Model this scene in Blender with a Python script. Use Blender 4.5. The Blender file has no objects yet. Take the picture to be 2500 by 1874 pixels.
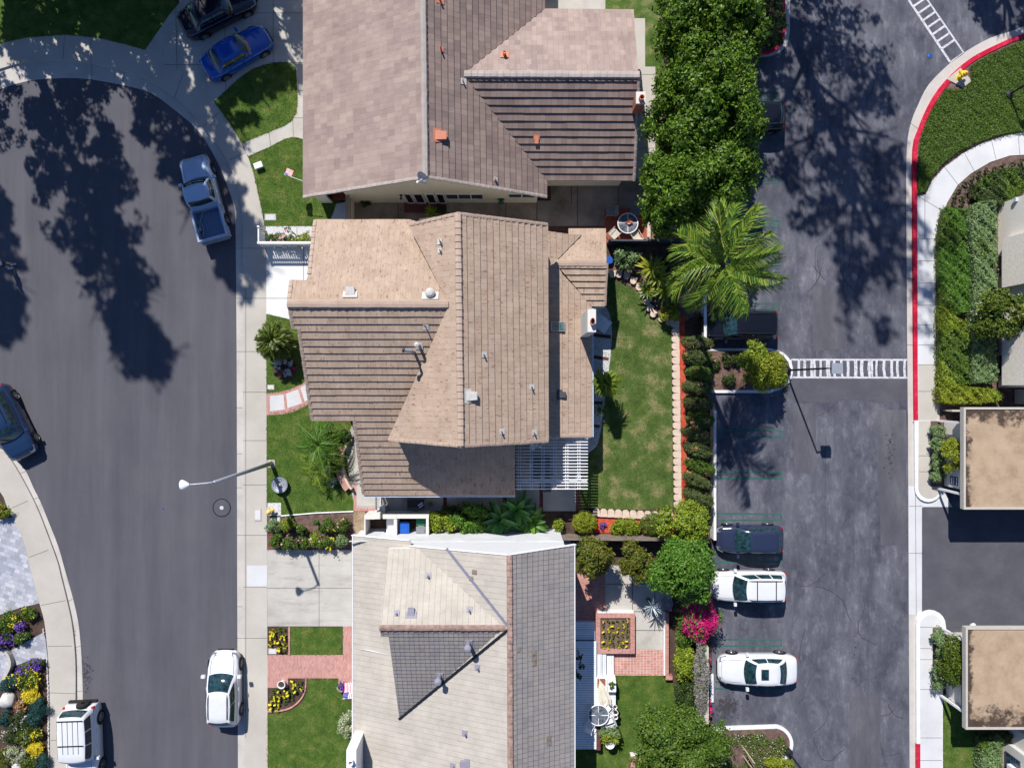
import bpy, bmesh, math, random
import numpy as np
from mathutils import Vector, Matrix, Euler

# ------------------------------------------------------------------ camera, world, sun, exposure
C = bpy.context.scene
H = 41.67                      # height of the drone over the ground, metres
cam_d = bpy.data.cameras.new('camera'); cam_d.lens = 24.0; cam_d.sensor_width = 36.0
cam_d.clip_start = 0.5; cam_d.clip_end = 3000
cam = bpy.data.objects.new('camera', cam_d); C.collection.objects.link(cam)
cam.location = (0, 0, H); cam.rotation_euler = (0, 0, 0); C.camera = cam
SUN = Vector((0.356, -0.92, -1.0)).normalized()
world = bpy.data.worlds.new('World'); C.world = world; world.use_nodes = True
wn = world.node_tree; wn.nodes.clear()
sky = wn.nodes.new('ShaderNodeTexSky'); sky.sky_type = 'NISHITA'; sky.sun_disc = False
sky.sun_elevation = math.radians(45.4); sky.sun_rotation = math.radians(-21.2)
sky.air_density = 1.0; sky.dust_density = 0.3; sky.ozone_density = 1.6
bg = wn.nodes.new('ShaderNodeBackground'); bg.inputs['Strength'].default_value = 0.068
wo = wn.nodes.new('ShaderNodeOutputWorld')
tint = wn.nodes.new('ShaderNodeMix'); tint.data_type = 'RGBA'; tint.blend_type = 'MULTIPLY'; tint.inputs[0].default_value = 1.0
tint.inputs[7].default_value = (.78, .95, 1.25, 1)
wn.links.new(sky.outputs[0], tint.inputs[6]); wn.links.new(tint.outputs[2], bg.inputs[0]); wn.links.new(bg.outputs[0], wo.inputs[0])
sd = bpy.data.lights.new('sun', 'SUN'); sd.energy = 5.0; sd.angle = math.radians(0.55); sd.color = (1.0, 0.965, 0.915)
sun = bpy.data.objects.new('sun', sd); C.collection.objects.link(sun)
sun.rotation_euler = SUN.to_track_quat('-Z', 'Y').to_euler(); sun.location = (-15, 40, 42)
C.view_settings.view_transform = 'Standard'; C.view_settings.look = 'None'
C.view_settings.exposure = 0.29; C.view_settings.gamma = 1.0
C.cycles.max_bounces = 5; C.cycles.diffuse_bounces = 2; C.cycles.transparent_max_bounces = 6
C.cycles.use_denoising = True

R = random.Random(7)
NP = np.random.default_rng(11)
rad = math.radians

# ------------------------------------------------------------------ helpers
def W(px, py, z=0.0):
    k = (1 - z / H) / 40.0
    return Vector(((px - 1250) * k, (937 - py) * k, z))

def setp(o, label=None, cat=None, group=None, kind=None):
    if label: o['label'] = label
    if cat: o['category'] = cat
    if group: o['group'] = group
    if kind: o['kind'] = kind
    return o

def thing(name, label, cat, loc=(0, 0, 0), rz=0.0, group=None):
    o = bpy.data.objects.new(name, None); C.collection.objects.link(o)
    o.location = loc; o.rotation_euler = (0, 0, rz); o.empty_display_size = .3
    return setp(o, label, cat, group)

def link(name, me, parent=None, loc=None, rot=None, scale=None):
    o = bpy.data.objects.new(name, me); C.collection.objects.link(o)
    if parent: o.parent = parent
    if loc is not None: o.location = loc
    if rot is not None: o.rotation_euler = rot
    if scale is not None: o.scale = scale
    return o

def kids(o): return [c for c in bpy.data.objects if c.parent == o]
def dup(o, loc=None, rz=None, scale=None, label=None, group=None, parent=None):
    c = o.copy(); C.collection.objects.link(c)
    if parent: c.parent = parent
    if loc is not None: c.location = loc
    if rz is not None: c.rotation_euler = (c.rotation_euler[0], c.rotation_euler[1], rz)
    if scale is not None: c.scale = scale if hasattr(scale, '__len__') else (scale,) * 3
    if label: c['label'] = label
    if group: c['group'] = group
    for k in o.children: dup(k, parent=c)
    return c

class MB:
    def __init__(s): s.v = []; s.f = []; s.m = []; s.uv = []; s.has = False
    def face(s, pts, m=0, uv=None):
        b = len(s.v); s.v += [tuple(p) for p in pts]; s.f.append(tuple(range(b, b + len(pts)))); s.m.append(m)
        if uv: s.has = True
        s.uv += uv if uv else [(0, 0)] * len(pts)
        return s
    def prism(s, pts, z0, z1, m=0, ms=None):
        """pts: xy list, top given; sides vertical"""
        ms = m if ms is None else ms
        a = sum(pts[i][0] * pts[(i + 1) % len(pts)][1] - pts[(i + 1) % len(pts)][0] * pts[i][1] for i in range(len(pts)))
        if a < 0: pts = pts[::-1]
        s.face([(p[0], p[1], z1) for p in pts], m)
        for i in range(len(pts)):
            p, q = pts[i], pts[(i + 1) % len(pts)]
            s.face([(p[0], p[1], z0), (q[0], q[1], z0), (q[0], q[1], z1), (p[0], p[1], z1)], ms)
        s.face([(p[0], p[1], z0) for p in pts[::-1]], ms)
        return s
    def box(s, x0, x1, y0, y1, z0, z1, m=0, rz=0, c=(0, 0), M=None):
        P = [Vector((x, y, z)) for z in (z0, z1) for (x, y) in ((x0, y0), (x1, y0), (x1, y1), (x0, y1))]
        if rz:
            ca, sa = math.cos(rz), math.sin(rz)
            P = [Vector((p.x * ca - p.y * sa + c[0], p.x * sa + p.y * ca + c[1], p.z)) for p in P]
        elif c != (0, 0): P = [p + Vector((c[0], c[1], 0)) for p in P]
        if M is not None: P = [M @ p for p in P]
        for f in ((3, 2, 1, 0), (4, 5, 6, 7), (0, 1, 5, 4), (1, 2, 6, 5), (2, 3, 7, 6), (3, 0, 4, 7)):
            s.face([P[i] for i in f], m)
        return s
    def tube(s, pts, rs, n=8, m=0, cap=True):
        pts = [Vector(p) for p in pts]
        if not hasattr(rs, '__len__'): rs = [rs] * len(pts)
        rings = []
        prev = None
        for i, p in enumerate(pts):
            d = (pts[min(i + 1, len(pts) - 1)] - pts[max(i - 1, 0)]).normalized()
            a = prev if prev is not None else (Vector((1, 0, 0)) if abs(d.x) < .8 else Vector((0, 1, 0)))
            u = (a - d * a.dot(d)).normalized(); w = d.cross(u); prev = u
            rings.append([p + (u * math.cos(2 * math.pi * k / n) + w * math.sin(2 * math.pi * k / n)) * rs[i] for k in range(n)])
        for a, b in zip(rings, rings[1:]):
            for k in range(n): s.face([a[k], a[(k + 1) % n], b[(k + 1) % n], b[k]], m)
        if cap: s.face(rings[0][::-1], m); s.face(rings[-1], m)
        return s
    def lathe(s, prof, n=16, c=(0, 0, 0), m=0, M=None):
        rings = [[Vector((c[0] + r * math.cos(2 * math.pi * k / n), c[1] + r * math.sin(2 * math.pi * k / n), c[2] + z)) for k in range(n)] for r, z in prof]
        if M is not None: rings = [[M @ p for p in r] for r in rings]
        for a, b in zip(rings, rings[1:]):
            for k in range(n): s.face([a[k], a[(k + 1) % n], b[(k + 1) % n], b[k]], m)
        return s
    def build(s, name, mats, parent=None, smooth=False, loc=None, rot=None, weld=False):
        me = bpy.data.meshes.new(name)
        me.from_pydata(s.v, [], s.f)
        for m in (mats if isinstance(mats, (list, tuple)) else [mats]): me.materials.append(m)
        me.polygons.foreach_set('material_index', s.m)
        if s.has:
            uvl = me.uv_layers.new(name='UVMap'); uvl.data.foreach_set('uv', np.array(s.uv, dtype=np.float32).ravel())
        if weld or smooth:
            bm = bmesh.new(); bm.from_mesh(me); bmesh.ops.remove_doubles(bm, verts=bm.verts, dist=0.0008)
            bmesh.ops.recalc_face_normals(bm, faces=bm.faces); bm.to_mesh(me); bm.free()
        if smooth:
            me.polygons.foreach_set('use_smooth', [True] * len(me.polygons))
        me.update()
        return link(name, me, parent, loc, rot)

# ------------------------------------------------------------------ materials
def newmat(name):
    m = bpy.data.materials.new(name); m.use_nodes = True
    nt = m.node_tree; return m, nt, nt.nodes['Principled BSDF']
def nd(nt, t, **kw):
    n = nt.nodes.new(t)
    for k, v in kw.items():
        if k in n.inputs: n.inputs[k].default_value = v
        else: setattr(n, k, v)
    return n
def mixc(nt, fac, a, b, mode='MIX'):
    n = nt.nodes.new('ShaderNodeMix'); n.data_type = 'RGBA'; n.blend_type = mode
    for sock, val in ((0, fac), (6, a), (7, b)):
        if hasattr(val, 'is_output') or isinstance(val, bpy.types.NodeSocket): nt.links.new(val, n.inputs[sock])
        else: n.inputs[sock].default_value = val if sock == 0 else (*val[:3], 1)
    return n.outputs[2]
def ramp(nt, src, stops):
    n = nt.nodes.new('ShaderNodeValToRGB'); el = n.color_ramp.elements
    while len(el) < len(stops): el.new(.5)
    for e, (p, c) in zip(el, stops): e.position = p; e.color = (*c, 1) if len(c) == 3 else c
    nt.links.new(src, n.inputs[0]); return n.outputs[0]
def pos(nt, scale=(1, 1, 1), rz=0.0, loc=(0, 0, 0), src=None):
    mp = nt.nodes.new('ShaderNodeMapping'); mp.inputs['Scale'].default_value = scale
    mp.inputs['Rotation'].default_value = (0, 0, rz); mp.inputs['Location'].default_value = loc
    if src is None: src = nt.nodes.new('ShaderNodeNewGeometry').outputs['Position']
    nt.links.new(src, mp.inputs[0]); return mp.outputs[0]
def noise(nt, vec, scale, detail=4, rough=.6, col=False):
    n = nt.nodes.new('ShaderNodeTexNoise'); n.inputs['Scale'].default_value = scale
    n.inputs['Detail'].default_value = detail; n.inputs['Roughness'].default_value = rough
    nt.links.new(vec, n.inputs['Vector']); return n.outputs['Color' if col else 'Fac']
def bump(nt, b, h, strength=.4, dist=.02):
    n = nt.nodes.new('ShaderNodeBump'); n.inputs['Strength'].default_value = strength; n.inputs['Distance'].default_value = dist
    nt.links.new(h, n.inputs['Height']); nt.links.new(n.outputs[0], b.inputs['Normal'])
W3 = lambda v: (v, v, v)

def plain(name, col, rough=.6, metal=0, var=.12, sc=6, spec=.4, bmp=0, coat=0):
    m, nt, b = newmat(name)
    b.inputs['Roughness'].default_value = rough; b.inputs['Metallic'].default_value = metal
    b.inputs['Specular IOR Level'].default_value = spec
    if coat: b.inputs['Coat Weight'].default_value = coat; b.inputs['Coat Roughness'].default_value = .05
    p = pos(nt); f = noise(nt, p, sc, 6)
    c = ramp(nt, f, [(.3, tuple(x * (1 - var) for x in col)), (.7, tuple(min(1, x * (1 + var)) for x in col))])
    nt.links.new(c, b.inputs['Base Color'])
    if bmp: bump(nt, b, noise(nt, p, sc * 6, 5), bmp, .01)
    return m

def ground_mat(name, c0, c1, c2, sc_big, sc_fine, stretch=(1, 1, 1), rough=.9, bmp=.3, fine=.35, stains=None, spec=.2, worn=None):
    m, nt, b = newmat(name)
    b.inputs['Roughness'].default_value = rough; b.inputs['Specular IOR Level'].default_value = spec
    p = pos(nt, stretch)
    base = ramp(nt, noise(nt, p, sc_big, 6, .65), [(.3, c0), (.5, c1), (.72, c2)])
    pf = pos(nt)
    g = ramp(nt, noise(nt, pf, sc_fine, 3, .8), [(.25, W3(1 - fine)), (.75, W3(1 + fine * .6))])
    col = mixc(nt, 1.0, base, g, 'MULTIPLY')
    if stains:
        sc, lo, hi, c = stains
        f = ramp(nt, noise(nt, pos(nt, (1, 1, 1), .6, (7, 3, 0)), sc, 7, .7), [(lo, W3(0)), (hi, W3(1))])
        col = mixc(nt, f, col, c, 'MULTIPLY')
    if worn:
        f = ramp(nt, noise(nt, pos(nt, worn[4] if len(worn) > 4 else (1, 1, 1), .3, (3, 11, 0)), worn[0], 8, .75), [(worn[1], W3(0)), (worn[2], W3(1))])
        col = mixc(nt, f, col, worn[3], 'MULTIPLY' if max(worn[3]) > .5 else 'MIX')
    nt.links.new(col, b.inputs['Base Color'])
    if bmp: bump(nt, b, noise(nt, pf, sc_fine * .7, 4, .7), bmp, .01)
    return m

def brick_mat(name, ca, cb, cm, bw, bh, rz=0, mortar=.01, src_uv=False, big=None, bias=0, rough=.85, offset=.5, streak=None, bmp=.3, loc=(0, 0, 0), fine=.15):
    m, nt, b = newmat(name); b.inputs['Roughness'].default_value = rough; b.inputs['Specular IOR Level'].default_value = .25
    src = None
    if src_uv: src = nt.nodes.new('ShaderNodeUVMap').outputs[0]
    v = pos(nt, (1, 1, 1), rz, loc, src)
    t = nt.nodes.new('ShaderNodeTexBrick'); t.offset = offset
    nt.links.new(v, t.inputs['Vector'])
    for k, c in (('Color1', ca), ('Color2', cb), ('Mortar', cm)): t.inputs[k].default_value = (*c, 1)
    t.inputs['Scale'].default_value = 1; t.inputs['Mortar Size'].default_value = mortar; t.inputs['Bias'].default_value = bias
    t.inputs['Brick Width'].default_value = bw; t.inputs['Row Height'].default_value = bh; t.inputs['Mortar Smooth'].default_value = .2
    col = t.outputs[0]
    if big:
        t2 = nt.nodes.new('ShaderNodeTexBrick'); nt.links.new(v, t2.inputs['Vector']); t2.offset = .37
        for k, c in (('Color1', W3(1)), ('Color2', big[2]), ('Mortar', W3(1))): t2.inputs[k].default_value = (*c, 1)
        t2.inputs['Scale'].default_value = 1; t2.inputs['Mortar Size'].default_value = 0; t2.inputs['Bias'].default_value = big[3]
        t2.inputs['Brick Width'].default_value = big[0]; t2.inputs['Row Height'].default_value = big[1]
        col = mixc(nt, 1.0, col, t2.outputs[0], 'MULTIPLY')
    p = pos(nt)
    g = ramp(nt, noise(nt, p, 30, 3, .8), [(.3, W3(1 - fine)), (.7, W3(1 + fine))])
    col = mixc(nt, 1.0, col, g, 'MULTIPLY')
    g = ramp(nt, noise(nt, p, .9, 7, .7), [(.3, W3(.84)), (.7, W3(1.1))])
    col = mixc(nt, 1.0, col, g, 'MULTIPLY')
    if streak:
        sv = pos(nt, streak[1], 0, (0, 0, 0), src)
        f = ramp(nt, noise(nt, sv, streak[2], 3, .6), [(streak[3], W3(0)), (streak[3] + .12, W3(1))])
        col = mixc(nt, f, col, streak[0], 'MULTIPLY')
    nt.links.new(col, b.inputs['Base Color'])
    if bmp: bump(nt, b, t.outputs['Fac'], -bmp, .01)
    return m

def leaf_mat(name, cols, rough=.5, trans=.25, spec=.35):
    m, nt, b = newmat(name); b.inputs['Roughness'].default_value = rough; b.inputs['Specular IOR Level'].default_value = spec
    a = nt.nodes.new('ShaderNodeAttribute'); a.attribute_name = 'rnd'
    n = len(cols); c = ramp(nt, a.outputs['Fac'], [(i / max(1, n - 1), cc) for i, cc in enumerate(cols)])
    nt.links.new(c, b.inputs['Base Color'])
    if trans:
        tr = nt.nodes.new('ShaderNodeBsdfTranslucent'); nt.links.new(c, tr.inputs[0])
        mx = nt.nodes.new('ShaderNodeMixShader'); mx.inputs[0].default_value = trans
        nt.links.new(b.outputs[0], mx.inputs[1]); nt.links.new(tr.outputs[0], mx.inputs[2])
        nt.links.new(mx.outputs[0], nt.nodes['Material Output'].inputs[0])
    return m

def glass_mat(name, col=(.012, .03, .035), rough=.06):
    m, nt, b = newmat(name); b.inputs['Base Color'].default_value = (*col, 1); b.inputs['Roughness'].default_value = rough
    b.inputs['Specular IOR Level'].default_value = .8
    f = noise(nt, pos(nt), 5, 3)
    c = ramp(nt, f, [(.35, tuple(x * .5 for x in col)), (.65, tuple(min(1, x * 2.2) for x in col))])
    nt.links.new(c, b.inputs['Base Color']); return m

M = {}
M['road'] = ground_mat('street_asphalt', (.088, .087, .102), (.104, .102, .118), (.124, .12, .137), .9, 55, (1, .08, 1), fine=.4, stains=(.25, .45, .7, (.88, .88, .9)))
M['lot'] = ground_mat('parking_asphalt', (.06, .062, .082), (.1, .102, .126), (.165, .165, .19), .7, 60, (1, .3, 1), fine=.4, stains=(.5, .5, .64, (.66, .66, .72)), worn=(2.4, .5, .64, (1.5, 1.47, 1.42), (1, .45, 1)))
M['seal'] = ground_mat('sealed_asphalt', (.075, .076, .09), (.09, .09, .106), (.11, .11, .126), .8, 60, fine=.3)
M['walk'] = ground_mat('sidewalk_concrete', (.42, .385, .34), (.47, .435, .385), (.52, .485, .435), .35, 25, fine=.08, bmp=.1)
M['walk2'] = ground_mat('new_concrete', (.52, .52, .53), (.58, .58, .59), (.63, .63, .64), .5, 25, fine=.06, bmp=.1)
M['white_drive'] = ground_mat('pale_concrete', (.62, .62, .61), (.68, .68, .67), (.72, .72, .71), .5, 25, fine=.04, bmp=.05)
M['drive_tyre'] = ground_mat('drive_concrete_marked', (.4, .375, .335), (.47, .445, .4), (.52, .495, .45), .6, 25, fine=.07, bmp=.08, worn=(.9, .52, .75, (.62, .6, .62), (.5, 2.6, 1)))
M['drive'] = ground_mat('drive_concrete', (.4, .375, .335), (.47, .445, .4), (.52, .495, .45), .6, 25, fine=.07, bmp=.08, stains=(.5, .6, .75, (.75, .72, .72)))
M['gutter'] = ground_mat('gutter_concrete', (.42, .39, .36), (.5, .47, .43), (.56, .52, .48), .7, 25, fine=.1, bmp=.1)
M['patio'] = ground_mat('brown_patio', (.14, .11, .085), (.27, .225, .18), (.4, .345, .285), .55, 30, fine=.2, bmp=.1)
M['patio2'] = ground_mat('grey_patio', (.33, .31, .28), (.4, .38, .35), (.46, .44, .41), .8, 40, fine=.2, bmp=.1)
M['path_grey'] = ground_mat('path_panel', (.5, .5, .5), (.56, .56, .56), (.62, .62, .62), 1, 30, fine=.1, bmp=.1)
M['joint'] = plain('joint_line', (.09, .08, .07), .9)
M['crack'] = plain('crack_line', (.045, .04, .045), .9)
M['soil'] = ground_mat('garden_soil', (.05, .032, .024), (.085, .055, .042), (.13, .085, .068), 2.5, 30, fine=.6, bmp=1)
M['mulch'] = ground_mat('bark_mulch', (.09, .055, .045), (.16, .1, .085), (.25, .17, .14), 3, 26, fine=.6, bmp=1)
M['redmulch'] = ground_mat('red_mulch', (.38, .05, .025), (.52, .08, .04), (.62, .13, .07), 3, 30, fine=.5, bmp=1)
M['dirt'] = ground_mat('dry_dirt', (.22, .15, .09), (.34, .25, .16), (.45, .35, .24), 1.5, 20, fine=.5, bmp=.6)
M['lawn'] = ground_mat('lawn_green', (.04, .085, .012), (.075, .135, .02), (.17, .19, .05), 1.7, 28, fine=.65, bmp=1, rough=.95)
M['lawn_dry'] = ground_mat('lawn_patchy', (.045, .085, .016), (.085, .14, .028), (.33, .27, .14), 1.0, 22, fine=.6, bmp=1, rough=.95)
M['ground'] = ground_mat('far_ground', (.12, .1, .06), (.18, .15, .1), (.25, .22, .16), .1, 10)
M['redpaint'] = ground_mat('red_kerb_paint', (.42, .006, .03), (.55, .01, .045), (.62, .04, .09), 2, 20, fine=.2, bmp=.1, rough=.6, worn=(7, .6, .66, (.42, .3, .3)))
M['whitepaint'] = ground_mat('white_line_paint', (.45, .45, .47), (.6, .6, .62), (.68, .68, .7), 3, 14, fine=.3, bmp=.1, worn=(9, .56, .6, (.14, .14, .165)))
M['greenpaint'] = ground_mat('green_line_paint', (.012, .1, .08), (.018, .13, .1), (.04, .16, .13), 3, 18, fine=.35, bmp=0, worn=(5, .5, .58, (.085, .09, .105)))
M['kerbwhite'] = ground_mat('white_kerb', (.62, .62, .62), (.7, .7, .7), (.76, .76, .76), 2, 20, fine=.08, bmp=.1)
M['brick'] = brick_mat('red_brick', (.4, .14, .11), (.5, .24, .195), (.48, .38, .34), .2, .085, 0, .008)
M['brick90'] = brick_mat('red_brick_turned', (.42, .17, .14), (.52, .27, .23), (.48, .36, .33), .2, .085, math.pi / 2, .008)
M['brickdark'] = brick_mat('dark_brick', (.11, .03, .028), (.17, .055, .05), (.08, .06, .055), .2, .085, 0, .01)
M['brickbasket'] = brick_mat('basket_brick', (.47, .16, .12), (.6, .28, .22), (.62, .5, .45), .2, .1, 0, .014, offset=0, big=(.2, .2, (.86, .86, .86), 0))
M['terr'] = plain('terracotta_floor', (.3, .07, .04), .8, var=.2, sc=3)
M['paver'] = brick_mat('grey_paver', (.33, .335, .365), (.56, .56, .59), (.3, .3, .33), .34, .24, .32, .008, big=(.68, .72, (.8, .82, .88), 0))
M['stucco'] = plain('cream_stucco', (.82, .73, .56), .95, var=.06, sc=3, bmp=.4)
M['stucco_grey'] = plain('grey_stucco', (.46, .43, .38), .95, var=.08, sc=4, bmp=.5)
M['white'] = plain('white_paint', (.8, .8, .8), .55, var=.03)
M['whitewall'] = brick_mat('white_siding', (.78, .78, .79), (.82, .82, .83), (.6, .61, .65), 60, .15, 0, .008, bmp=.5, fine=.02)
M['fascia'] = plain('fascia_brown', (.34, .26, .2), .7)
M['fascia_w'] = plain('fascia_white', (.7, .69, .68), .6)
M['gutterblue'] = plain('eave_gutter', (.5, .53, .58), .4)
# roof tiles: UV u = metres along the course, v = course number
M['tile1w'] = brick_mat('tiles_mauve_sunlit', (.31, .235, .205), (.38, .29, .25), (.26, .195, .17), .3, 1, 0, .008, True, big=(.62, 3.0, (.78, .76, .8), -.3), bmp=.2)  # lighter copy for the sunward slopes, sunlight put into the colour
M['tile1e'] = brick_mat('tiles_mauve_shaded', (.22, .163, .142), (.285, .213, .182), (.17, .125, .115), .3, 1, 0, .01, True, big=(.9, 1.0, (.75, .74, .8), -.2), bmp=.2)  # darker copy of the mauve tiles, colour carries shade of slopes facing away
M['tile2'] = brick_mat('tiles_sand', (.39, .288, .212), (.44, .333, .255), (.33, .235, .18), .28, 1, 0, .01, True, streak=((.66, .47, .47), (9, 1.2, 1), .9, .565), bmp=.2)
M['tile3'] = brick_mat('tiles_pale_sunlit', (.45, .41, .352), (.5, .458, .398), (.34, .305, .27), .3, 1, 0, .014, True, big=(.3, 1.0, (.85, .82, .8), -.5), bmp=.2)  # bright copy for slopes toward the sun, light included in the colour
M['tile3d'] = brick_mat('tiles_pale_shaded', (.23, .215, .215), (.33, .3, .275), (.13, .12, .12), .26, 1, 0, .014, True, big=(.26, 1.0, (.74, .72, .72), -.3), bmp=.2)  # same roof's tiles darkened and greyed, shade painted in for the far slopes
M['cap1'] = plain('cap_grey_mauve', (.38, .33, .3), .85, var=.15, sc=2)
M['cap2'] = plain('cap_sand', (.4, .3, .235), .85, var=.12, sc=2)
M['cap3'] = plain('cap_mauve_brown', (.3, .2, .165), .85, var=.4, sc=4)
M['orange'] = plain('orange_vent', (.55, .2, .12), .6)
M['ventgrey'] = plain('vent_grey', (.5, .48, .45), .6)
M['ventblue'] = plain('vent_lavender', (.26, .25, .3), .6)
M['flashing'] = plain('blue_flashing', (.18, .18, .24), .45, .3)
M['chimney'] = plain('chimney_stucco', (.62, .6, .56), .9, var=.05)
M['soot_and_shade'] = plain('soot_and_shade_black', (.012, .012, .012), .9)  # soot inside flues, painted shade in the roof vent mouths
M['black'] = plain('black_metal', (.015, .015, .018), .5)
M['darkgrey'] = plain('dark_grey_metal', (.07, .075, .085), .45, .2)
M['grey'] = plain('grey_metal', (.34, .36, .4), .45, .3)
M['wood'] = plain('weathered_wood', (.2, .16, .13), .9, var=.3, sc=3)
M['woodlight'] = plain('pale_wood', (.5, .4, .28), .8)
M['bark'] = plain('tree_bark', (.1, .075, .055), .9, var=.4, sc=8, bmp=.6)
M['deck'] = brick_mat('deck_planks', (.78, .85, .9), (.84, .88, .92), (.12, .14, .17), 40, .14, 0, .009, bmp=.5)
M['deckv'] = brick_mat('deck_planks_turned', (.68, .7, .72), (.76, .78, .8), (.14, .15, .17), 40, .14, math.pi / 2, .009, bmp=.5)
M['stone'] = plain('pale_block_stone', (.6, .47, .38), .9, var=.12, sc=5, bmp=.4)
M['rock'] = plain('boulder_rock', (.55, .53, .5), .9, var=.15, sc=3, bmp=.6)
M['roofflat'] = ground_mat('tan_flat_roof', (.36, .26, .18), (.43, .315, .225), (.48, .36, .265), 1.2, 24, fine=.2, bmp=.3, stains=(.55, .55, .62, (.3, .27, .26)))
M['glass'] = glass_mat('car_glass', (.01, .028, .034), .05)
M['winglass'] = glass_mat('window_glass', (.008, .01, .012), .05)
M['winblue'] = glass_mat('window_blind_glass', (.02, .05, .09), .2)
M['rubber'] = plain('tyre_rubber', (.012, .012, .013), .8)
M['rim'] = plain('alloy_rim', (.45, .46, .48), .3, .8)
M['lens'] = plain('lamp_lens', (.5, .52, .55), .15, 0)
M['headl'] = plain('headlight_glass', (.2, .22, .25), .1, .2)
M['tail'] = plain('tail_lens_red', (.5, .01, .012), .2)
M['amber'] = plain('amber_lens', (.7, .22, .02), .2)
M['yellow'] = plain('hydrant_yellow', (.75, .52, .04), .5)
M['hydr'] = plain('hydrant_pale_yellow', (.72, .5, .16), .5)
M['blue'] = plain('blue_plastic', (.01, .09, .42), .4)
M['greenpl'] = plain('green_plastic', (.01, .13, .06), .4)
M['greypl'] = plain('grey_plastic', (.2, .21, .22), .5)
M['clearglass'] = glass_mat('table_glass', (.09, .1, .12), .1)
M['cushion'] = plain('beige_sling', (.5, .45, .38), .9)
M['flagred'] = plain('flag_red', (.55, .03, .05), .8)
M['flagwhite'] = plain('flag_white', (.75, .74, .75), .8)
M['flagblue'] = plain('flag_blue', (.04, .06, .25), .8)
M['sign'] = plain('sign_blue', (.03, .07, .2), .5)
M['skin'] = plain('skin_tone', (.5, .3, .2), .6)
M['cloth_w'] = plain('white_cloth', (.7, .72, .76), .9)
M['cloth_b'] = plain('navy_cloth', (.03, .05, .13), .9)
M['hair'] = plain('dark_hair', (.03, .02, .015), .8)
def paint(name, col, rough=.28, metal=0.0): return plain(name, col, rough, metal, .03, 3, .5, 0, .5)
P_white = paint('paint_white', (.66, .67, .69)); P_blue = paint('paint_blue', (.004, .075, .38), .14); P_navy = paint('paint_midnight', (.006, .007, .022), .2)
P_silver = paint('paint_silver', (.4, .5, .66), .25, .1); P_black = paint('paint_black', (.006, .006, .009), .2); P_slate = paint('paint_slate', (.022, .03, .065), .25)
P_teal = paint('paint_teal', (.012, .032, .085), .2)
# leaves
L = {}
L['ficus'] = leaf_mat('leaf_ficus', [(.022, .06, .003), (.075, .155, .007), (.17, .28, .014)])
L['dark'] = leaf_mat('leaf_dark', [(.02, .04, .01), (.045, .08, .016), (.08, .12, .025)])
L['topiary'] = leaf_mat('leaf_topiary', [(.035, .06, .015), (.06, .1, .025), (.12, .16, .04), (.16, .17, .06)])
L['lime'] = leaf_mat('leaf_lime', [(.08, .14, .01), (.2, .28, .02), (.36, .42, .03)])
L['yellowg'] = leaf_mat('leaf_yellow_green', [(.1, .15, .01), (.22, .27, .015), (.38, .38, .03)])
L['mid'] = leaf_mat('leaf_mid', [(.04, .085, .01), (.08, .15, .015), (.15, .23, .025)])
L['bright'] = leaf_mat('leaf_bright', [(.04, .12, .012), (.09, .21, .02), (.16, .3, .03)])
L['rust'] = leaf_mat('leaf_rust_green', [(.05, .08, .01), (.1, .13, .012), (.2, .13, .02), (.13, .18, .015), (.07, .12, .01)])
L['grey'] = leaf_mat('leaf_grey_green', [(.1, .17, .06), (.18, .28, .1), (.29, .39, .18)])
L['teal'] = leaf_mat('leaf_blue_green', [(.012, .055, .05), (.025, .09, .08), (.04, .13, .11)])
L['silver'] = leaf_mat('leaf_silver', [(.35, .45, .5), (.52, .6, .65), (.65, .72, .74)])
L['vari'] = leaf_mat('leaf_variegated', [(.14, .2, .06), (.4, .44, .26), (.6, .6, .45)])
L['banana'] = leaf_mat('leaf_banana', [(.02, .09, .02), (.04, .15, .03), (.09, .24, .04)], .35, .2)
L['palm'] = leaf_mat('leaf_palm', [(.02, .06, .008), (.06, .14, .013), (.14, .23, .022), (.34, .38, .05)], .4, .2)
L['sago'] = leaf_mat('leaf_sago', [(.025, .06, .006), (.07, .12, .01), (.18, .2, .02)], .4, .15)
L['grassb'] = leaf_mat('grass_blades', [(.05, .09, .012), (.1, .16, .025), (.19, .23, .05)], .7, .2)
L['grassd'] = leaf_mat('grass_blades_dry', [(.055, .09, .02), (.11, .15, .035), (.28, .24, .11)], .7, .2)
L['magenta'] = leaf_mat('petal_magenta', [(.6, .006, .13), (.75, .015, .22), (.8, .05, .34)], .6, .3)
L['yellowf'] = leaf_mat('petal_yellow', [(.6, .42, .01), (.75, .6, .02), (.8, .7, .05)], .6, .2)
L['purple'] = leaf_mat('petal_purple', [(.08, .02, .25), (.15, .05, .4), (.2, .09, .5)], .6, .2)
L['redf'] = leaf_mat('petal_red', [(.55, .01, .03), (.7, .04, .06)], .6, .2)
L['pinkf'] = leaf_mat('petal_pink', [(.65, .2, .3), (.75, .45, .5)], .6, .2)
L['whitef'] = leaf_mat('petal_white', [(.65, .65, .6), (.78, .78, .74)], .6, .2)
L['orangeleaf'] = leaf_mat('leaf_orange_brown', [(.25, .09, .02), (.4, .2, .06), (.5, .35, .2)], .8, .1)
L['greyvine'] = leaf_mat('twig_grey', [(.14, .13, .12), (.22, .2, .19), (.3, .28, .27)], .9, 0)

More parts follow.
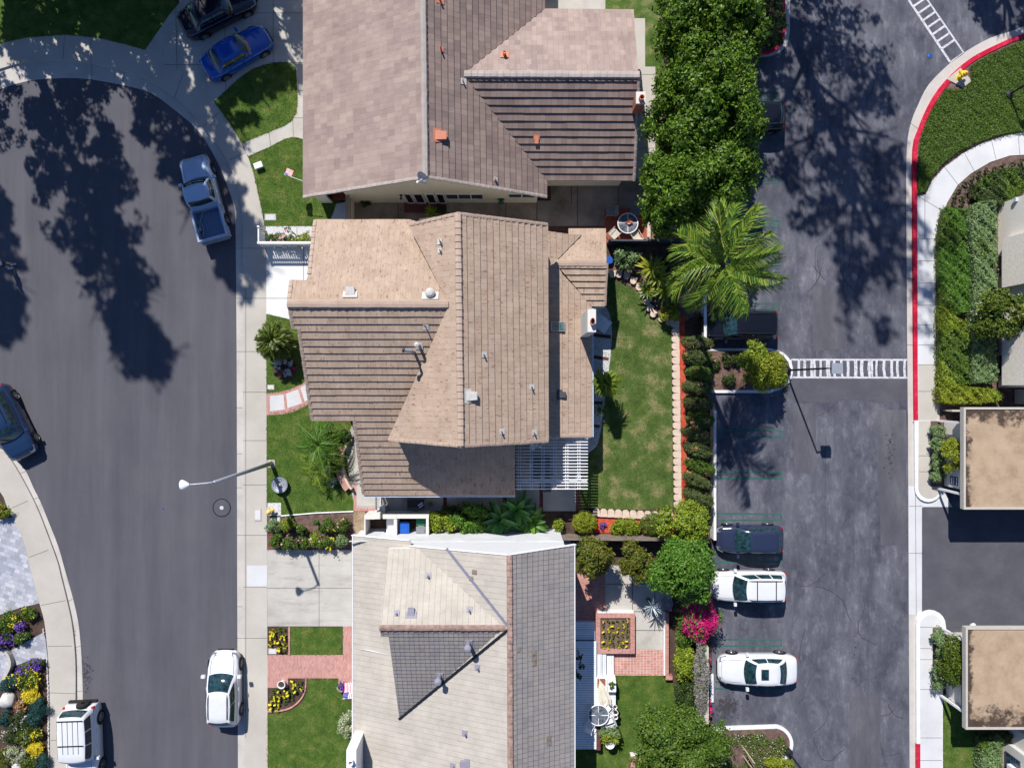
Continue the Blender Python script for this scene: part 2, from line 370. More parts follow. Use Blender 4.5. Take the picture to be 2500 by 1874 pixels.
# ------------------------------------------------------------------ leaf geometry (numpy)
def leafmesh(name, sets, mats):
    """sets: list of (P Nx3, N Nx3, size N, aspect, matindex)"""
    V = []; mi = []; rn = []
    for (P, Nn, S, asp, m) in sets:
        n = len(P)
        Nn = Nn / (np.linalg.norm(Nn, axis=1, keepdims=True) + 1e-9)
        t = NP.normal(size=(n, 3)); t -= Nn * (t * Nn).sum(1, keepdims=True); t /= (np.linalg.norm(t, axis=1, keepdims=True) + 1e-9)
        b = np.cross(Nn, t); S = np.asarray(S).reshape(-1, 1) * np.ones((n, 1))
        q = np.stack([P - t * S, P - b * S * asp + t * S * .1, P + t * S, P + b * S * asp + t * S * .1], 1)
        V.append(q.reshape(-1, 3)); mi.append(np.full(n, m)); rn.append(NP.random(n))
    V = np.concatenate(V); mi = np.concatenate(mi); rn = np.concatenate(rn); n = len(mi)
    me = bpy.data.meshes.new(name); me.vertices.add(len(V)); me.vertices.foreach_set('co', V.astype(np.float32).ravel())
    me.loops.add(n * 4); me.loops.foreach_set('vertex_index', np.arange(n * 4, dtype=np.int32))
    me.polygons.add(n); me.polygons.foreach_set('loop_start', np.arange(0, n * 4, 4, dtype=np.int32))
    try: me.polygons.foreach_set('loop_total', np.full(n, 4, dtype=np.int32))
    except Exception: pass
    for m in mats: me.materials.append(m)
    me.polygons.foreach_set('material_index', mi.astype(np.int32))
    at = me.attributes.new('rnd', 'FLOAT', 'FACE'); at.data.foreach_set('value', rn.astype(np.float32))
    me.update(); me.validate(); return me

def shell(center, radii, n, lobes=24, lr=.35, spread=.25, low=-.3, seed=None, rough=.7, spr=.07, irr=.13):
    """leaf positions on lumpy lobes spread over an ellipsoid; returns P, N"""
    c = np.array(center, float); r = np.array(radii, float)
    d = NP.normal(size=(lobes * 3, 3)); d /= np.linalg.norm(d, axis=1, keepdims=True); d = d[d[:, 2] > low][:lobes]
    lobes = len(d)
    th = np.arctan2(d[:, 1], d[:, 0]); f1, f2 = NP.uniform(0, 6.28, 2); md = 1 + irr * (np.sin(3 * th + f1) + .7 * np.sin(5 * th + f2)) + NP.uniform(-1, 1, lobes) * irr
    lc = d * r * (1 - lr * NP.uniform(.5, 1.15, (lobes, 1))) * md[:, None]
    li = NP.integers(0, lobes, n)
    e = NP.normal(size=(n, 3)); e /= np.linalg.norm(e, axis=1, keepdims=True)
    e += d[li] * .45; e[:, 2] += .2; e /= np.linalg.norm(e, axis=1, keepdims=True)
    lsz = NP.uniform(.65, 1.35, lobes)
    # twigs: leaves gather in small sprays that stick out of the lobe by different amounts
    k = max(6, n // 9); tw = NP.integers(0, k, n); jit = NP.uniform(1 - spread, 1.22, k)[tw][:, None]; src = NP.integers(0, n, k)
    own = NP.random((n, 1)) < rough; e2 = np.where(own, e[src][tw], e); l2 = np.where(own[:, 0], li[src][tw], li); ls2 = (lr * lsz)[l2][:, None]
    P = lc[l2] + e2 * r * ls2 * np.where(own, jit, NP.uniform(1 - spread, 1.0, (n, 1))) + NP.normal(size=(n, 3)) * own * spr
    Nn = e2 + NP.normal(size=(n, 3)) * .7 + np.array([0, 0, .35])
    return P + c, Nn

def inpoly(X, Y, poly):
    ins = np.zeros(len(X), bool); j = len(poly) - 1
    for i in range(len(poly)):
        xi, yi = poly[i][:2]; xj, yj = poly[j][:2]
        c = ((yi > Y) != (yj > Y)) & (X < (xj - xi) * (Y - yi) / ((yj - yi) + 1e-12) + xi)
        ins ^= c; j = i
    return ins
def scatter(poly, dens):
    xs = [p[0] for p in poly]; ys = [p[1] for p in poly]
    n = int((max(xs) - min(xs)) * (max(ys) - min(ys)) * dens)
    X = NP.uniform(min(xs), max(xs), n); Y = NP.uniform(min(ys), max(ys), n); k = inpoly(X, Y, poly)
    return X[k], Y[k]

# ------------------------------------------------------------------ ground pieces
def strip(mb, pts, w, z, m=0):
    """flat ribbon through world xy pts"""
    pts = [Vector((p[0], p[1], 0)) for p in pts]; Lf = []; Rt = []
    for i, p in enumerate(pts):
        d = (pts[min(i + 1, len(pts) - 1)] - pts[max(0, i - 1)]).normalized(); nrm = Vector((-d.y, d.x, 0)) * w / 2
        Lf.append(p + nrm); Rt.append(p - nrm)
    for i in range(len(pts) - 1):
        mb.face([(Rt[i].x, Rt[i].y, z), (Rt[i + 1].x, Rt[i + 1].y, z), (Lf[i + 1].x, Lf[i + 1].y, z), (Lf[i].x, Lf[i].y, z)], m)
def pw(pts, z=0): return [W(x, y, z) for x, y in pts]
def slab(name, px, z, mat, joints=(), label=None, cat=None, kind='structure', jw=.025, z0=-.04, jm=None, extra=None):
    mb = MB(); mb.prism([(p.x, p.y) for p in pw(px, z)], z0, z, 0)
    for j in joints: strip(mb, pw(j, z), jw, z + .004, 1)
    o = mb.build(name, [mat, jm or M['joint']]); setp(o, label, cat, None, kind)
    return o
def band(inner, outer): return list(inner) + list(outer)[::-1]
def smooth_pts(pts, n=4):
    out = []
    for i in range(len(pts) - 1):
        p0 = pts[max(i - 1, 0)]; p1 = pts[i]; p2 = pts[i + 1]; p3 = pts[min(i + 2, len(pts) - 1)]
        for k in range(n):
            t = k / n
            out.append(tuple(.5 * (2 * p1[a] + (p2[a] - p0[a]) * t + (2 * p0[a] - 5 * p1[a] + 4 * p2[a] - p3[a]) * t * t + (-p0[a] + 3 * p1[a] - 3 * p2[a] + p3[a]) * t ** 3) for a in (0, 1)))
    out.append(pts[-1]); return out

def lawn(px, label, dry=False, z=.13, dens=260):
    poly = [(p.x, p.y) for p in pw(px, z)]
    mb = MB(); mb.prism(poly, 0, z, 0)
    o = mb.build('lawn', [M['lawn_dry' if dry else 'lawn']]); setp(o, label, 'lawn', None, 'structure')
    X, Y = scatter(poly, dens); n = len(X)
    ex, ey = [], []
    for i in range(len(poly)):
        a_, b_ = poly[i], poly[(i + 1) % len(poly)]; ln = math.hypot(b_[0] - a_[0], b_[1] - a_[1])
        if ln > 40: continue
        m_ = int(ln * 26); f = NP.random(m_); ex.append(a_[0] + (b_[0] - a_[0]) * f + NP.normal(size=m_) * .035); ey.append(a_[1] + (b_[1] - a_[1]) * f + NP.normal(size=m_) * .035)
    X = np.concatenate([X] + ex); Y = np.concatenate([Y] + ey); n = len(X)
    P = np.stack([X, Y, z + NP.uniform(.005, .035, n)], 1); N = NP.normal(size=(n, 3)) * .8 + np.array([0, 0, .5])
    g = link('grass', leafmesh('grass', [(P, N, NP.uniform(.02, .045, n), .35, 0)], [L['grassd' if dry else 'grassb']]))
    setp(g, 'short grass blades growing over the ' + label, 'grass', None, 'stuff')
    return o

# ================================================================== SETTING
g = MB(); g.prism([(-400, -400), (400, -400), (400, 400), (-400, 400)], -1, -.06)
setp(g.build('ground', M['ground']), 'dry brown ground under the whole neighbourhood', 'ground', None, 'structure')
setp(MB().prism([(p.x, p.y) for p in pw([(-1500, -1200), (720, -1200), (720, 3000), (-1500, 3000)])], -.05, 0).build('street', M['road']),
     'grey asphalt residential street ending in a turning circle', 'street', None, 'structure')
setp(MB().prism([(p.x, p.y) for p in pw([(1700, -1500), (3600, -1500), (3600, 3200), (1700, 3200)])], -.05, 0).build('parking_lot', M['lot']),
     'worn grey asphalt car park with stalls along its left side', 'car park', None, 'structure')

asph = [(-260, 330), (-120, 265), (0, 218), (47, 203), (95, 194), (190, 191), (275, 203), (342, 218), (380, 234), (427, 269), (475, 310), (506, 351), (538, 411), (560, 468), (570, 500), (574, 529), (576, 640), (578, 950), (579, 1400), (581, 1874), (583, 2400)]
kerb = [(-260, 290), (-120, 215), (0, 168), (63, 152), (152, 146), (221, 155), (285, 169), (348, 190), (395, 218), (443, 253), (490, 304), (538, 364), (570, 427), (582, 468), (587, 500), (592, 545), (593, 671), (593, 950), (595, 1400), (596, 1874), (598, 2400)]
outr = [(-260, 215), (-120, 145), (0, 106), (63, 92), (158, 85), (237, 92), (304, 108), (354, 122), (430, 165), (494, 218), (538, 269), (570, 316), (601, 373), (620, 427), (636, 500), (645, 545), (649, 615), (650, 766), (651, 1100), (652, 1400), (654, 1874), (656, 2400)]
asph, kerb, outr = [smooth_pts(a, 3) for a in (asph, kerb, outr)]
jw_ = [((593, y), (651, y)) for y in (728, 858, 957, 1075, 1183, 1306, 1432, 1557)]
slab('gutter', band(asph, kerb), .012, M['gutter'], [((576, y), (592, y)) for y in (606, 728, 858, 995, 1107, 1190, 1306, 1480, 1557)] + [((225, 196), (224, 157)), ((300, 206), (303, 176))],
     'pale concrete gutter along the curved right side of the street', 'gutter')
slab('sidewalk', band(kerb, outr), .12, M['walk'], jw_ + [((158, 85), (153, 146)), ((222, 92), (222, 155)), ((448, 180), (425, 240)), ((540, 270), (495, 310)), ((601, 373), (560, 390)), ((648, 606), (593, 606)),
     ((600, 700), (600, 1800))], 'curved concrete sidewalk running past the three tiled houses', 'sidewalk')
slab('sidewalk_panel', [(603, 1380), (652, 1380), (652, 1431), (603, 1431)], .126, M['walk2'], label='newer white square panel of the sidewalk beside the pale driveway', cat='sidewalk')
# west side of the street
wa = [(-40, 1075), (20, 1105), (40, 1125), (63, 1150), (82, 1191), (98, 1223), (120, 1277), (142, 1333), (161, 1400), (177, 1456), (190, 1513), (196, 1564), (199, 1611), (201, 1659), (202, 1716), (202, 1874), (202, 2300)]
wk = [(-40, 1090), (5, 1103), (25, 1121), (47, 1156), (73, 1204), (95, 1251), (117, 1308), (139, 1368), (147, 1400), (164, 1469), (174, 1516), (180, 1564), (184, 1627), (184, 1716), (184, 1760), (184, 1874), (184, 2300)]
wo_ = [(-200, 1120), (-60, 1160), (0, 1200), (19, 1242), (47, 1295), (63, 1343), (76, 1400), (86, 1435), (95, 1469), (108, 1516), (115, 1580), (118, 1620), (120, 1659), (121, 1700), (121, 1722), (122, 1874), (122, 2300)]
wa, wk, wo_ = [smooth_pts(a, 3) for a in (wa, wk, wo_)]
slab('gutter', band(wa, wk), .012, M['gutter'], [((47, 1156), (63, 1150)), ((73, 1220), (98, 1213)), ((164, 1469), (177, 1461)), ((180, 1580), (197, 1576)), ((184, 1687), (201, 1686))], 'pale concrete gutter along the left edge of the street', 'gutter')
slab('sidewalk', band(wk, wo_), .12, M['walk'], [((28, 1240), (68, 1222)), ((70, 1360), (118, 1342)), ((100, 1477), (160, 1465)), ((117, 1577), (175, 1576)), ((121, 1690), (184, 1692)), ((122, 1806), (184, 1806))],
     'concrete sidewalk beside the flower beds at the lower left', 'sidewalk')
slab('garden_ground', band(wo_, [(-900, 1120)] + [(-900, 1300)] * (len(wo_) - 2) + [(-900, 2300)]), .1, M['soil'], label='dark mulch of the garden at the lower left corner', cat='garden soil')
slab('paver_driveway', [(-300, 1280), (0, 1268), (30, 1262), (50, 1300), (63, 1343), (76, 1400), (86, 1435), (96, 1472), (80, 1476), (50, 1482), (0, 1500), (-300, 1600)], .128, M['paver'], label='driveway of grey mixed block pavers at the left edge', cat='driveway')
slab('paver_path', [(106, 1543), (111, 1560), (116, 1607), (70, 1612), (28, 1628), (10, 1660), (-10, 1700), (-60, 1740), (-60, 1590), (30, 1585), (75, 1560)], .129, M['paver'], label='grey paver path between the two flower beds', cat='path')
# central block
slab('garden_ground', [(x, y) for x, y in outr] + [(1738, 2400), (1738, 1300), (1733, 1000), (1720, 860), (1715, 600), (1700, 0), (1700, -900), (-260, -900)], .1, M['soil'], label='dark soil of the gardens around the three houses', cat='garden soil')
lawn([(-260, -300), (420, -300), (420, 0), (437, 8), (416, 32), (354, 122), (304, 108), (237, 92), (158, 85), (63, 92), (0, 106), (-120, 145), (-260, 215)], 'shaded lawn in the top left corner', dens=120)
dw = [(-0, 0)]
slab('concrete_driveway', [(354, 122), (416, 32), (437, 8), (437, -300), (760, -300), (760, 342), (745, 342), (727, 336), (711, 335), (695, 339), (657, 359), (606, 381), (601, 373), (593, 352), (600, 346), (657, 323), (695, 307), (711, 297), (723, 278), (727, 253), (724, 190), (722, 165), (705, 152), (680, 152), (649, 157), (617, 168), (585, 190), (551, 221), (522, 249), (494, 218), (430, 165)],
     .124, M['drive'], [((429, 10), (432, 168)), ((667, -50), (667, 156)), ((548, 0), (551, 221)), ((360, 32), (745, 32)), ((400, 158), (548, 158)), ((657, 153), (745, 153)), ((657, 323), (661, 357)), ((715, 290), (716, 335)), ((724, 222), (740, 222)), ((716, 288), (740, 288))],
     label='large grey concrete driveway with two blue cars, winding to a footpath', cat='driveway')
lawn([(522, 249), (551, 221), (585, 190), (617, 168), (649, 157), (680, 152), (705, 152), (722, 165), (724, 190), (727, 253), (723, 278), (711, 297), (695, 307), (657, 323), (600, 346), (593, 352), (570, 316), (538, 269)], 'bean shaped lawn below the blue sedan')
lawn([(606, 381), (657, 359), (695, 339), (711, 335), (745, 342), (860, 342), (860, 470), (821, 497), (812, 525), (800, 552), (647, 552), (645, 545), (636, 500), (620, 427)], 'lawn with the small flag beside the mauve roof')
slab('entry_path', [(821, 497), (865, 490), (865, 560), (795, 560), (807, 535), (814, 518)], .131, M['path_grey'], label='curved grey path to the shaded entry of the mauve roofed house', cat='path')
slab('footpath', [(648, 552), (800, 552), (800, 586), (650, 586)], .126, M['walk2'], [((725, 552), (725, 586))], 'white footpath above the picket fence rose bed', 'path')
slab('white_driveway', [(650, 603), (800, 603), (800, 800), (650, 800)], .127, M['white_drive'], [((650, 728), (760, 728)), ((741, 603), (741, 790))], 'bright white driveway below the picket fence', 'driveway')
lawn([(650, 766), (800, 800), (800, 1030), (863, 1030), (863, 1250), (770, 1252), (686, 1259), (652, 1259), (651, 1010), (700, 1005), (740, 990), (755, 975), (755, 928), (735, 940), (700, 955), (651, 960)], 'front lawn of the sand coloured house')
# curved brick path
cpath = [(651, 985), (690, 984), (725, 972), (757, 950)]
slab('brick_path', [(651, 960), (680, 957), (710, 949), (735, 938), (758, 922), (758, 983), (740, 994), (715, 1005), (690, 1011), (651, 1013)], .136, M['brick90'], label='curved brick bordered path to the sand coloured house', cat='path')
for i, q in enumerate([[(659, 966), (692, 963), (695, 999), (659, 1004)], [(698, 961), (727, 950), (738, 984), (702, 996)], [(733, 946), (757, 930), (757, 974), (744, 980)]]):
    slab('path_panel', q, .141, M['path_grey'], label='pale concrete panel set in the curved brick path, ' + ['nearest the sidewalk', 'the middle one', 'nearest the house'][i], cat='paving panel')
mb = MB(); strip(mb, pw([(686, 1259), (770, 1252), (863, 1248)], .16), .07, .16); mb2 = MB()
pts = pw([(686, 1259), (770, 1252), (863, 1248)], .16)
for a, b_ in zip(pts, pts[1:]): mb2.tube([a, b_], .04, 6)
setp(mb2.build('lawn_edging', M['white']), 'thin white edging between front lawn and rose bed', 'edging')
slab('rose_bed', [(652, 1259), (686, 1260), (770, 1253), (863, 1250), (863, 1342), (652, 1342)], .118, M['mulch'], label='mulched bed of rose bushes beside the sidewalk', cat='flower bed')
mb = MB(); a, b_ = W(652, 1297, .15), W(866, 1296, .15); mb.box(a.x, b_.x, a.y - .04, a.y + .04, .1, .19)
setp(mb.build('brick_edging', M['brickdark']), 'low red edging strip through the middle of the rose bed', 'edging')
slab('concrete_driveway', [(652, 1342), (880, 1342), (880, 1528), (653, 1528)], .125, M['drive_tyre'], [((653, 1435), (880, 1435)), ((779, 1342), (779, 1528))], 'pale concrete driveway crossed by the street lamp shadow', 'driveway')
slab('brick_path', [(653, 1598), (837, 1598), (837, 1528), (880, 1528), (880, 1720), (826, 1680), (826, 1655), (703, 1655), (703, 1678), (653, 1678)], .137, M['brick90'], label='wide pink brick path from the sidewalk to the lower house', cat='path')
slab('flower_bed', [(653, 1531), (705, 1531), (705, 1598), (653, 1598)], .128, M['soil'], label='square bed of yellow flowers below the pale driveway', cat='flower bed')
mb = MB(); a, b_ = W(706, 1598, .15), W(706, 1530, .15); mb.box(a.x - .05, a.x + .05, a.y, b_.y, .1, .17)
setp(mb.build('brick_edging', M['brick']), 'thin brick edging between the square flower bed and small lawn', 'edging')
lawn([(709, 1530), (836, 1530), (836, 1597), (709, 1598)], 'small rectangular lawn above the brick path')
arc2 = smooth_pts([(653, 1736), (680, 1735), (710, 1727), (733, 1708), (745, 1685), (747, 1656)], 4)
slab('flower_bed', [(653, 1678), (703, 1678), (703, 1656), (747, 1656)] + arc2[::-1], .129, M['soil'], label='quarter round bed of yellow flowers below the brick path', cat='flower bed')
mb = MB()
for a, b_ in zip(arc2, arc2[1:]): mb.tube([W(*a, .13), W(*b_, .13)], .055, 6)
setp(mb.build('brick_edging', M['brick']), 'curved pink edging round the quarter round flower bed', 'edging')
lawn([(751, 1656), (826, 1656), (826, 1680), (840, 1705), (880, 1725), (880, 2100), (654, 2100), (653, 1741)] + [(x + 3, y + 5) for x, y in arc2], 'front lawn of the lower house at the bottom edge')

# patio between house 1 and 2
slab('patio', [(862, 490), (1345, 490), (1345, 436), (1590, 436), (1590, 510), (1476, 510), (1476, 560), (862, 560)], .126, M['patio'],
     [((972, 490), (972, 560)), ((1235, 490), (1235, 560)), ((1311, 490), (1311, 560)), ((1410, 436), (1410, 553)), ((1509, 436), (1509, 508)), ((1311, 553), (1476, 553)), ((1342, 445), (1395, 445)), ((1395, 436), (1395, 500))], 'brown stained concrete patio between the two upper houses', 'patio', jw=.05)
slab('brick_step', [(987, 494), (1090, 494), (1090, 519), (987, 519)], .16, M['brickdark'], label='dark brick step below the glass doors', cat='step')
slab('brick_terrace', [(1476, 508), (1580, 508), (1580, 592), (1476, 592)], .14, M['terr'], label='red tile terrace under the round glass table', cat='terrace')
slab('brick_strip', [(1338, 553), (1476, 553), (1476, 562), (1338, 562)], .15, M['brickdark'], label='thin red brick strip at the edge of the brown patio', cat='paving strip')
slab('dirt_bed', [(1588, 500), (1735, 500), (1735, 596), (1588, 596)], .115, M['dirt'], label='bare dirt behind the table terrace', cat='garden soil')
slab('dry_yard', [(1478, -300), (1620, -300), (1620, 500), (1590, 500), (1590, 436), (1560, 436), (1560, 150), (1478, 30)], .117, M['lawn_dry'], label='dry grass between the mauve roof and the tree row', cat='lawn')
slab('side_path', [(1548, 45), (1575, 45), (1575, 163), (1600, 163), (1600, 440), (1545, 440)], .121, M['walk'], [((1560, 182), (1600, 182)), ((1560, 262), (1600, 262)), ((1560, 362), (1600, 362))], 'narrow concrete path beside the mauve roof', 'path')
slab('patio', [(1330, -300), (1478, -300), (1478, 40), (1330, 40)], .119, M['drive'], label='pale patio slab at the top edge beside the mauve roof', cat='patio')
# back garden of house 2
ptl = smooth_pts([(1450, 735), (1478, 748), (1490, 775), (1494, 810), (1492, 850), (1487, 900), (1478, 960), (1470, 1030), (1462, 1075), (1450, 1095), (1430, 1110)], 3)
lawn([(1484, 670), (1510, 690), (1540, 700), (1570, 730), (1590, 765), (1640, 790), (1643, 1240), (1560, 1244), (1444, 1240), (1420, 1237), (1400, 1100), (1440, 1095), (1440, 680)], 'patchy back lawn right of the sand coloured house', dry=True, dens=300)
slab('curved_path', ptl + [(1380, 1115), (1380, 735)], .139, M['path_grey'], label='curved concrete path along the back of the sand coloured house', cat='path')
for y0, y1, nm in ((768, 774, 'upper'), (812, 822, 'middle'), (868, 878, 'lower')):
    pass
for q, t in (([(1446, 813), (1492, 818), (1491, 827), (1446, 821)], 'just below the chimney'), ([(1446, 866), (1487, 873), (1485, 880), (1446, 875)], 'below the first strip'), ([(1446, 978), (1472, 980), (1471, 987), (1446, 986)], 'beside the spiky palm'), ([(1446, 1035), (1465, 1037), (1464, 1044), (1446, 1042)], 'nearest the white pergola')):
    slab('brick_strip', q, .144, M['brickdark'], label='short dark brick strip across the curved path, ' + t, cat='paving strip')
slab('patio', [(935, 1190), (1260, 1190), (1260, 1060), (1436, 1060), (1436, 1110), (1405, 1247), (935, 1247)], .137, M['patio2'], [], 'grey concrete patio under the white pergola', 'patio')
for x0, x1, y0, y1, t in ((1082, 1091, 1195, 1248, 'behind the white enclosure'), (1228, 1237, 1195, 1248, 'left of the pergola'), (1317, 1326, 1150, 1248, 'under the pergola'), (1406, 1416, 1180, 1248, 'at the right end of the patio')):
    slab('brick_strip', [(x0, y0), (x1, y0), (x1, y1), (x0, y1)], .143, M['brickdark'], label='dark brick strip in the grey patio, ' + t, cat='paving strip')
slab('entry_patio', smooth_pts([(866, 1240), (850, 1150), (845, 1100), (852, 1060), (862, 1030)], 3) + [(980, 1030), (980, 1247), (866, 1247)], .138, M['drive'], [((872, 1180), (940, 1180)), ((872, 1236), (935, 1236))], 'pale entry patio beside the curved brick bench', 'patio')
slab('brick_border', [(863, 1180), (870, 1180), (870, 1239), (935, 1239), (935, 1247), (863, 1247)], .146, M['brick90'], label='pink brick border of the pale entry patio', cat='paving strip')
slab('red_mulch_strip', [(1657, 770), (1672, 770), (1678, 1250), (1660, 1240)], .128, M['redmulch'], label='strip of red mulch beside the topiary row', cat='mulch', kind='structure')
slab('red_mulch_bed', [(1450, 1255), (1660, 1255), (1660, 1300), (1450, 1300)], .127, M['redmulch'], label='bed of red mulch around the round shrubs', cat='mulch')
slab('mulch_bed', [(1490, 596), (1740, 596), (1740, 760), (1640, 790), (1590, 765), (1570, 730), (1540, 700), (1500, 680)], .122, M['mulch'], label='mulched bed under the big palm', cat='mulch')
# house 3 back garden
slab('brick_terrace', [(1400, 1400), (1478, 1400), (1478, 1500), (1460, 1520), (1400, 1520)], .13, M['brick'], label='shaded brick terrace beside the grey tiled roof', cat='terrace')
slab('patio', [(1478, 1380), (1640, 1380), (1640, 1492), (1620, 1492), (1620, 1585), (1540, 1585), (1540, 1495), (1478, 1495)], .132, M['drive'], [((1478, 1425), (1640, 1425)), ((1544, 1380), (1544, 1492)), ((1599, 1380), (1599, 1492)), ((1478, 1492), (1640, 1492)), ((1540, 1538), (1622, 1538))], 'pale patio of square panels beside the brick planter', 'patio', jw=.04)
slab('brick_terrace', [(1500, 1585), (1622, 1585), (1622, 1648), (1500, 1648)], .134, M['brickbasket'], label='pink basket weave brick terrace below the flower planter', cat='terrace')
lawn([(1400, 1640), (1500, 1648), (1622, 1648), (1645, 1660), (1650, 1760), (1640, 2100), (1400, 2100)], 'back lawn of the lower house right of the deck')

# ---- right side: gutters, kerbs, sidewalks
ra = smooth_pts([(2700, -20), (2500, 65), (2420, 92), (2363, 123), (2319, 155), (2268, 206), (2243, 253), (2224, 301), (2214, 364), (2213, 500), (2214, 671), (2216, 950), (2217, 1026)], 3)
rk = smooth_pts([(2700, 0), (2500, 82), (2464, 95), (2385, 133), (2338, 168), (2294, 215), (2265, 263), (2243, 316), (2230, 364), (2229, 500), (2230, 671), (2232, 950), (2233, 1026)], 3)
ro = smooth_pts([(2705, 9), (2503, 91), (2468, 104), (2391, 142), (2345, 176), (2303, 222), (2274, 268), (2252, 320), (2240, 366), (2239, 500), (2240, 671), (2241, 950), (2242, 1026)], 3)
slab('gutter', band(ra, rk), .012, M['gutter'], [((2214, 680), (2230, 680)), ((2214, 842), (2231, 842)), ((2213, 515), (2229, 515)), ((2222, 300), (2243, 316))], 'concrete gutter curving beside the red painted kerb', 'gutter')
slab('red_kerb', band(rk, ro), .15, M['redpaint'], label='long curved red painted kerb of the car park', cat='kerb')
slab('gutter', [(2217, 1026), (2250, 1026), (2254, 1237), (2254, 1500), (2221, 2300), (2221, 1874), (2219, 1500)], .011, M['gutter'], [((2218, 1232), (2250, 1232)), ((2218, 1350), (2250, 1350))], 'straight pale gutter at the lower right of the car park', 'gutter')
slab('gutter_apron', [(2218, 1186), (2300, 1190), (2325, 1237), (2252, 1237), (2252, 1500), (2219, 1500)], .016, M['walk2'], [((2219, 1235), (2252, 1235)), ((2219, 1350), (2252, 1350)), ((2235, 1200), (2237, 1500))], 'pale concrete apron before the side driveway', 'gutter')
sw = [(2240, 478), (2260, 475), (2275, 443), (2306, 408), (2354, 373), (2401, 348), (2449, 332), (2500, 321), (2620, 315)]
sw2 = [(2620, 372), (2500, 378), (2465, 380), (2417, 396), (2370, 424), (2338, 452), (2313, 494), (2306, 513), (2295, 560), (2293, 600), (2294, 1026)]
slab('right_ground', [(2230, 1030)] + ro[::-1] + [(3600, 100), (3600, 1030)], .1, M['mulch'], label='brown mulch around the right hand hedges and building', cat='mulch')
slab('sidewalk', sw + sw2 + [(2241, 1026)], .135, M['walk2'], [((2241, y), (2294, y)) for y in (583, 637, 691, 745, 793, 842, 890)] + [((2240, 478), (2306, 518)), ((2258, 480), (2258, 583)), ((2420, 340), (2432, 390)), ((2485, 322), (2490, 378)), ((2306, 408), (2340, 452)), ((2354, 373), (2380, 420))],
     'pale curved sidewalk along the red kerb', 'sidewalk')
slab('sidewalk_panel', [(2242, 890), (2294, 890), (2294, 1026), (2242, 1026)], .139, M['walk'], [((2242, 955), (2294, 955))], 'beige end section of the sidewalk by the carport', 'sidewalk')
# islands in front of the carports
def arc(cx, cy, r, a0, a1, n=10): return [(cx + r * math.cos(rad(a0 + (a1 - a0) * i / n)), cy + r * math.sin(rad(a0 + (a1 - a0) * i / n))) for i in range(n + 1)]
slab('kerb', [(2233, 1026), (2299, 1026), (2299, 1190)] + arc(2267, 1192, 33, 0, 180), .15, M['kerbwhite'], label='white rounded kerb before the upper carport', cat='kerb')
slab('sidewalk_panel', [(2243, 1027), (2272, 1027), (2272, 1187), (2294, 1187)] + arc(2269, 1190, 27, 0, 180), .156, M['walk'], [((2243, 1112), (2272, 1112)), ((2243, 1151), (2272, 1151))], 'beige rounded walk tip before the upper carport', 'sidewalk')
slab('planter_soil', [(2272, 1027), (2303, 1027), (2303, 1187), (2272, 1187)], .16, M['mulch'], label='narrow mulch planter before the upper carport', cat='mulch')
slab('kerb', arc(2273, 1525, 36, 180, 360) + [(2310, 1535), (2302, 1538), (2302, 2300), (2238, 2300), (2238, 1874)], .15, M['kerbwhite'], label='white rounded kerb before the lower carport', cat='kerb')
slab('sidewalk', arc(2273, 1527, 27, 180, 360) + [(2300, 2300), (2247, 2300), (2247, 1870)], .156, M['walk2'], [((2247, y), (2300, y)) for y in (1530, 1582, 1609, 1682, 1800, 1855)], 'pale walk with rounded tip before the lower carport', 'sidewalk')
slab('planter_soil', [(2277, 1532), (2303, 1532), (2303, 1682), (2277, 1682)], .162, M['mulch'], label='narrow mulch planter before the lower carport', cat='mulch')
slab('red_kerb', [(2238, 1815), (2247, 1815), (2248, 2300), (2239, 2300)], .166, M['redpaint'], label='short red painted kerb at the bottom right', cat='kerb')
slab('side_driveway', [(2251, 1238), (3300, 1238), (3300, 1532), (2310, 1532), (2290, 1500), (2270, 1489), (2251, 1495)], .02, M['seal'], label='dark asphalt side driveway between the two carports', cat='driveway')
slab('right_ground', [(2302, 1690), (3600, 1690), (3600, 2400), (2302, 2400)], .12, M['mulch'], label='mulch at the bottom right behind the lower carport', cat='mulch')
lawn([(2302, 1690), (2420, 1740), (2440, 1830), (2384, 1830), (2384, 2100), (2302, 2100)], 'small lawn at the bottom right corner', dens=200)

# ---- parking lot islands
def island(pts_out, pts_in, lab, soil_lab):
    mb = MB(); mb.prism([(p.x, p.y) for p in pw(band(pts_out, pts_in), .16)], -.02, .16)
    setp(mb.build('kerb', M['kerbwhite']), lab, 'kerb', None, 'structure')
    slab('island_soil', pts_in, .12, M['mulch'], label=soil_lab, cat='mulch')
o1 = [(1720, 850), (1880, 850)] + arc(1885, 904, 51, -80, 80, 14) + [(1880, 959), (1738, 959)]
i1 = [(1720, 856), (1880, 856)] + arc(1885, 904, 44, -80, 80, 14) + [(1880, 952), (1738, 952)]
island(o1, i1, 'white kerb round the planted island by the crosswalk', 'brown mulch of the island by the crosswalk')
o2 = [(1740, 1775), (1890, 1770)] + arc(1890, 1816, 47, -80, 60, 12) + [(1890, 1900), (1740, 1900)]
i2 = [(1741, 1783), (1889, 1778)] + arc(1890, 1816, 39, -80, 60, 12) + [(1885, 1896), (1741, 1896)]
island(o2, i2, 'white kerb round the planted island at the bottom edge', 'brown mulch of the island at the bottom edge')
o3 = [(1930, -400), (1929, 0), (1928, 80), (1922, 110), (1905, 128), (1880, 138), (1840, 142)]; m3 = [(1918, -400), (1917, 0), (1917, 80), (1911, 105), (1899, 120), (1878, 130), (1840, 134)]; i3 = [(1912, -400), (1911, 0), (1911, 78), (1905, 101), (1895, 114), (1877, 124), (1840, 128)]
slab('gutter', band(o3, m3), .02, M['gutter'], label='short gutter at the top of the car park', cat='gutter')
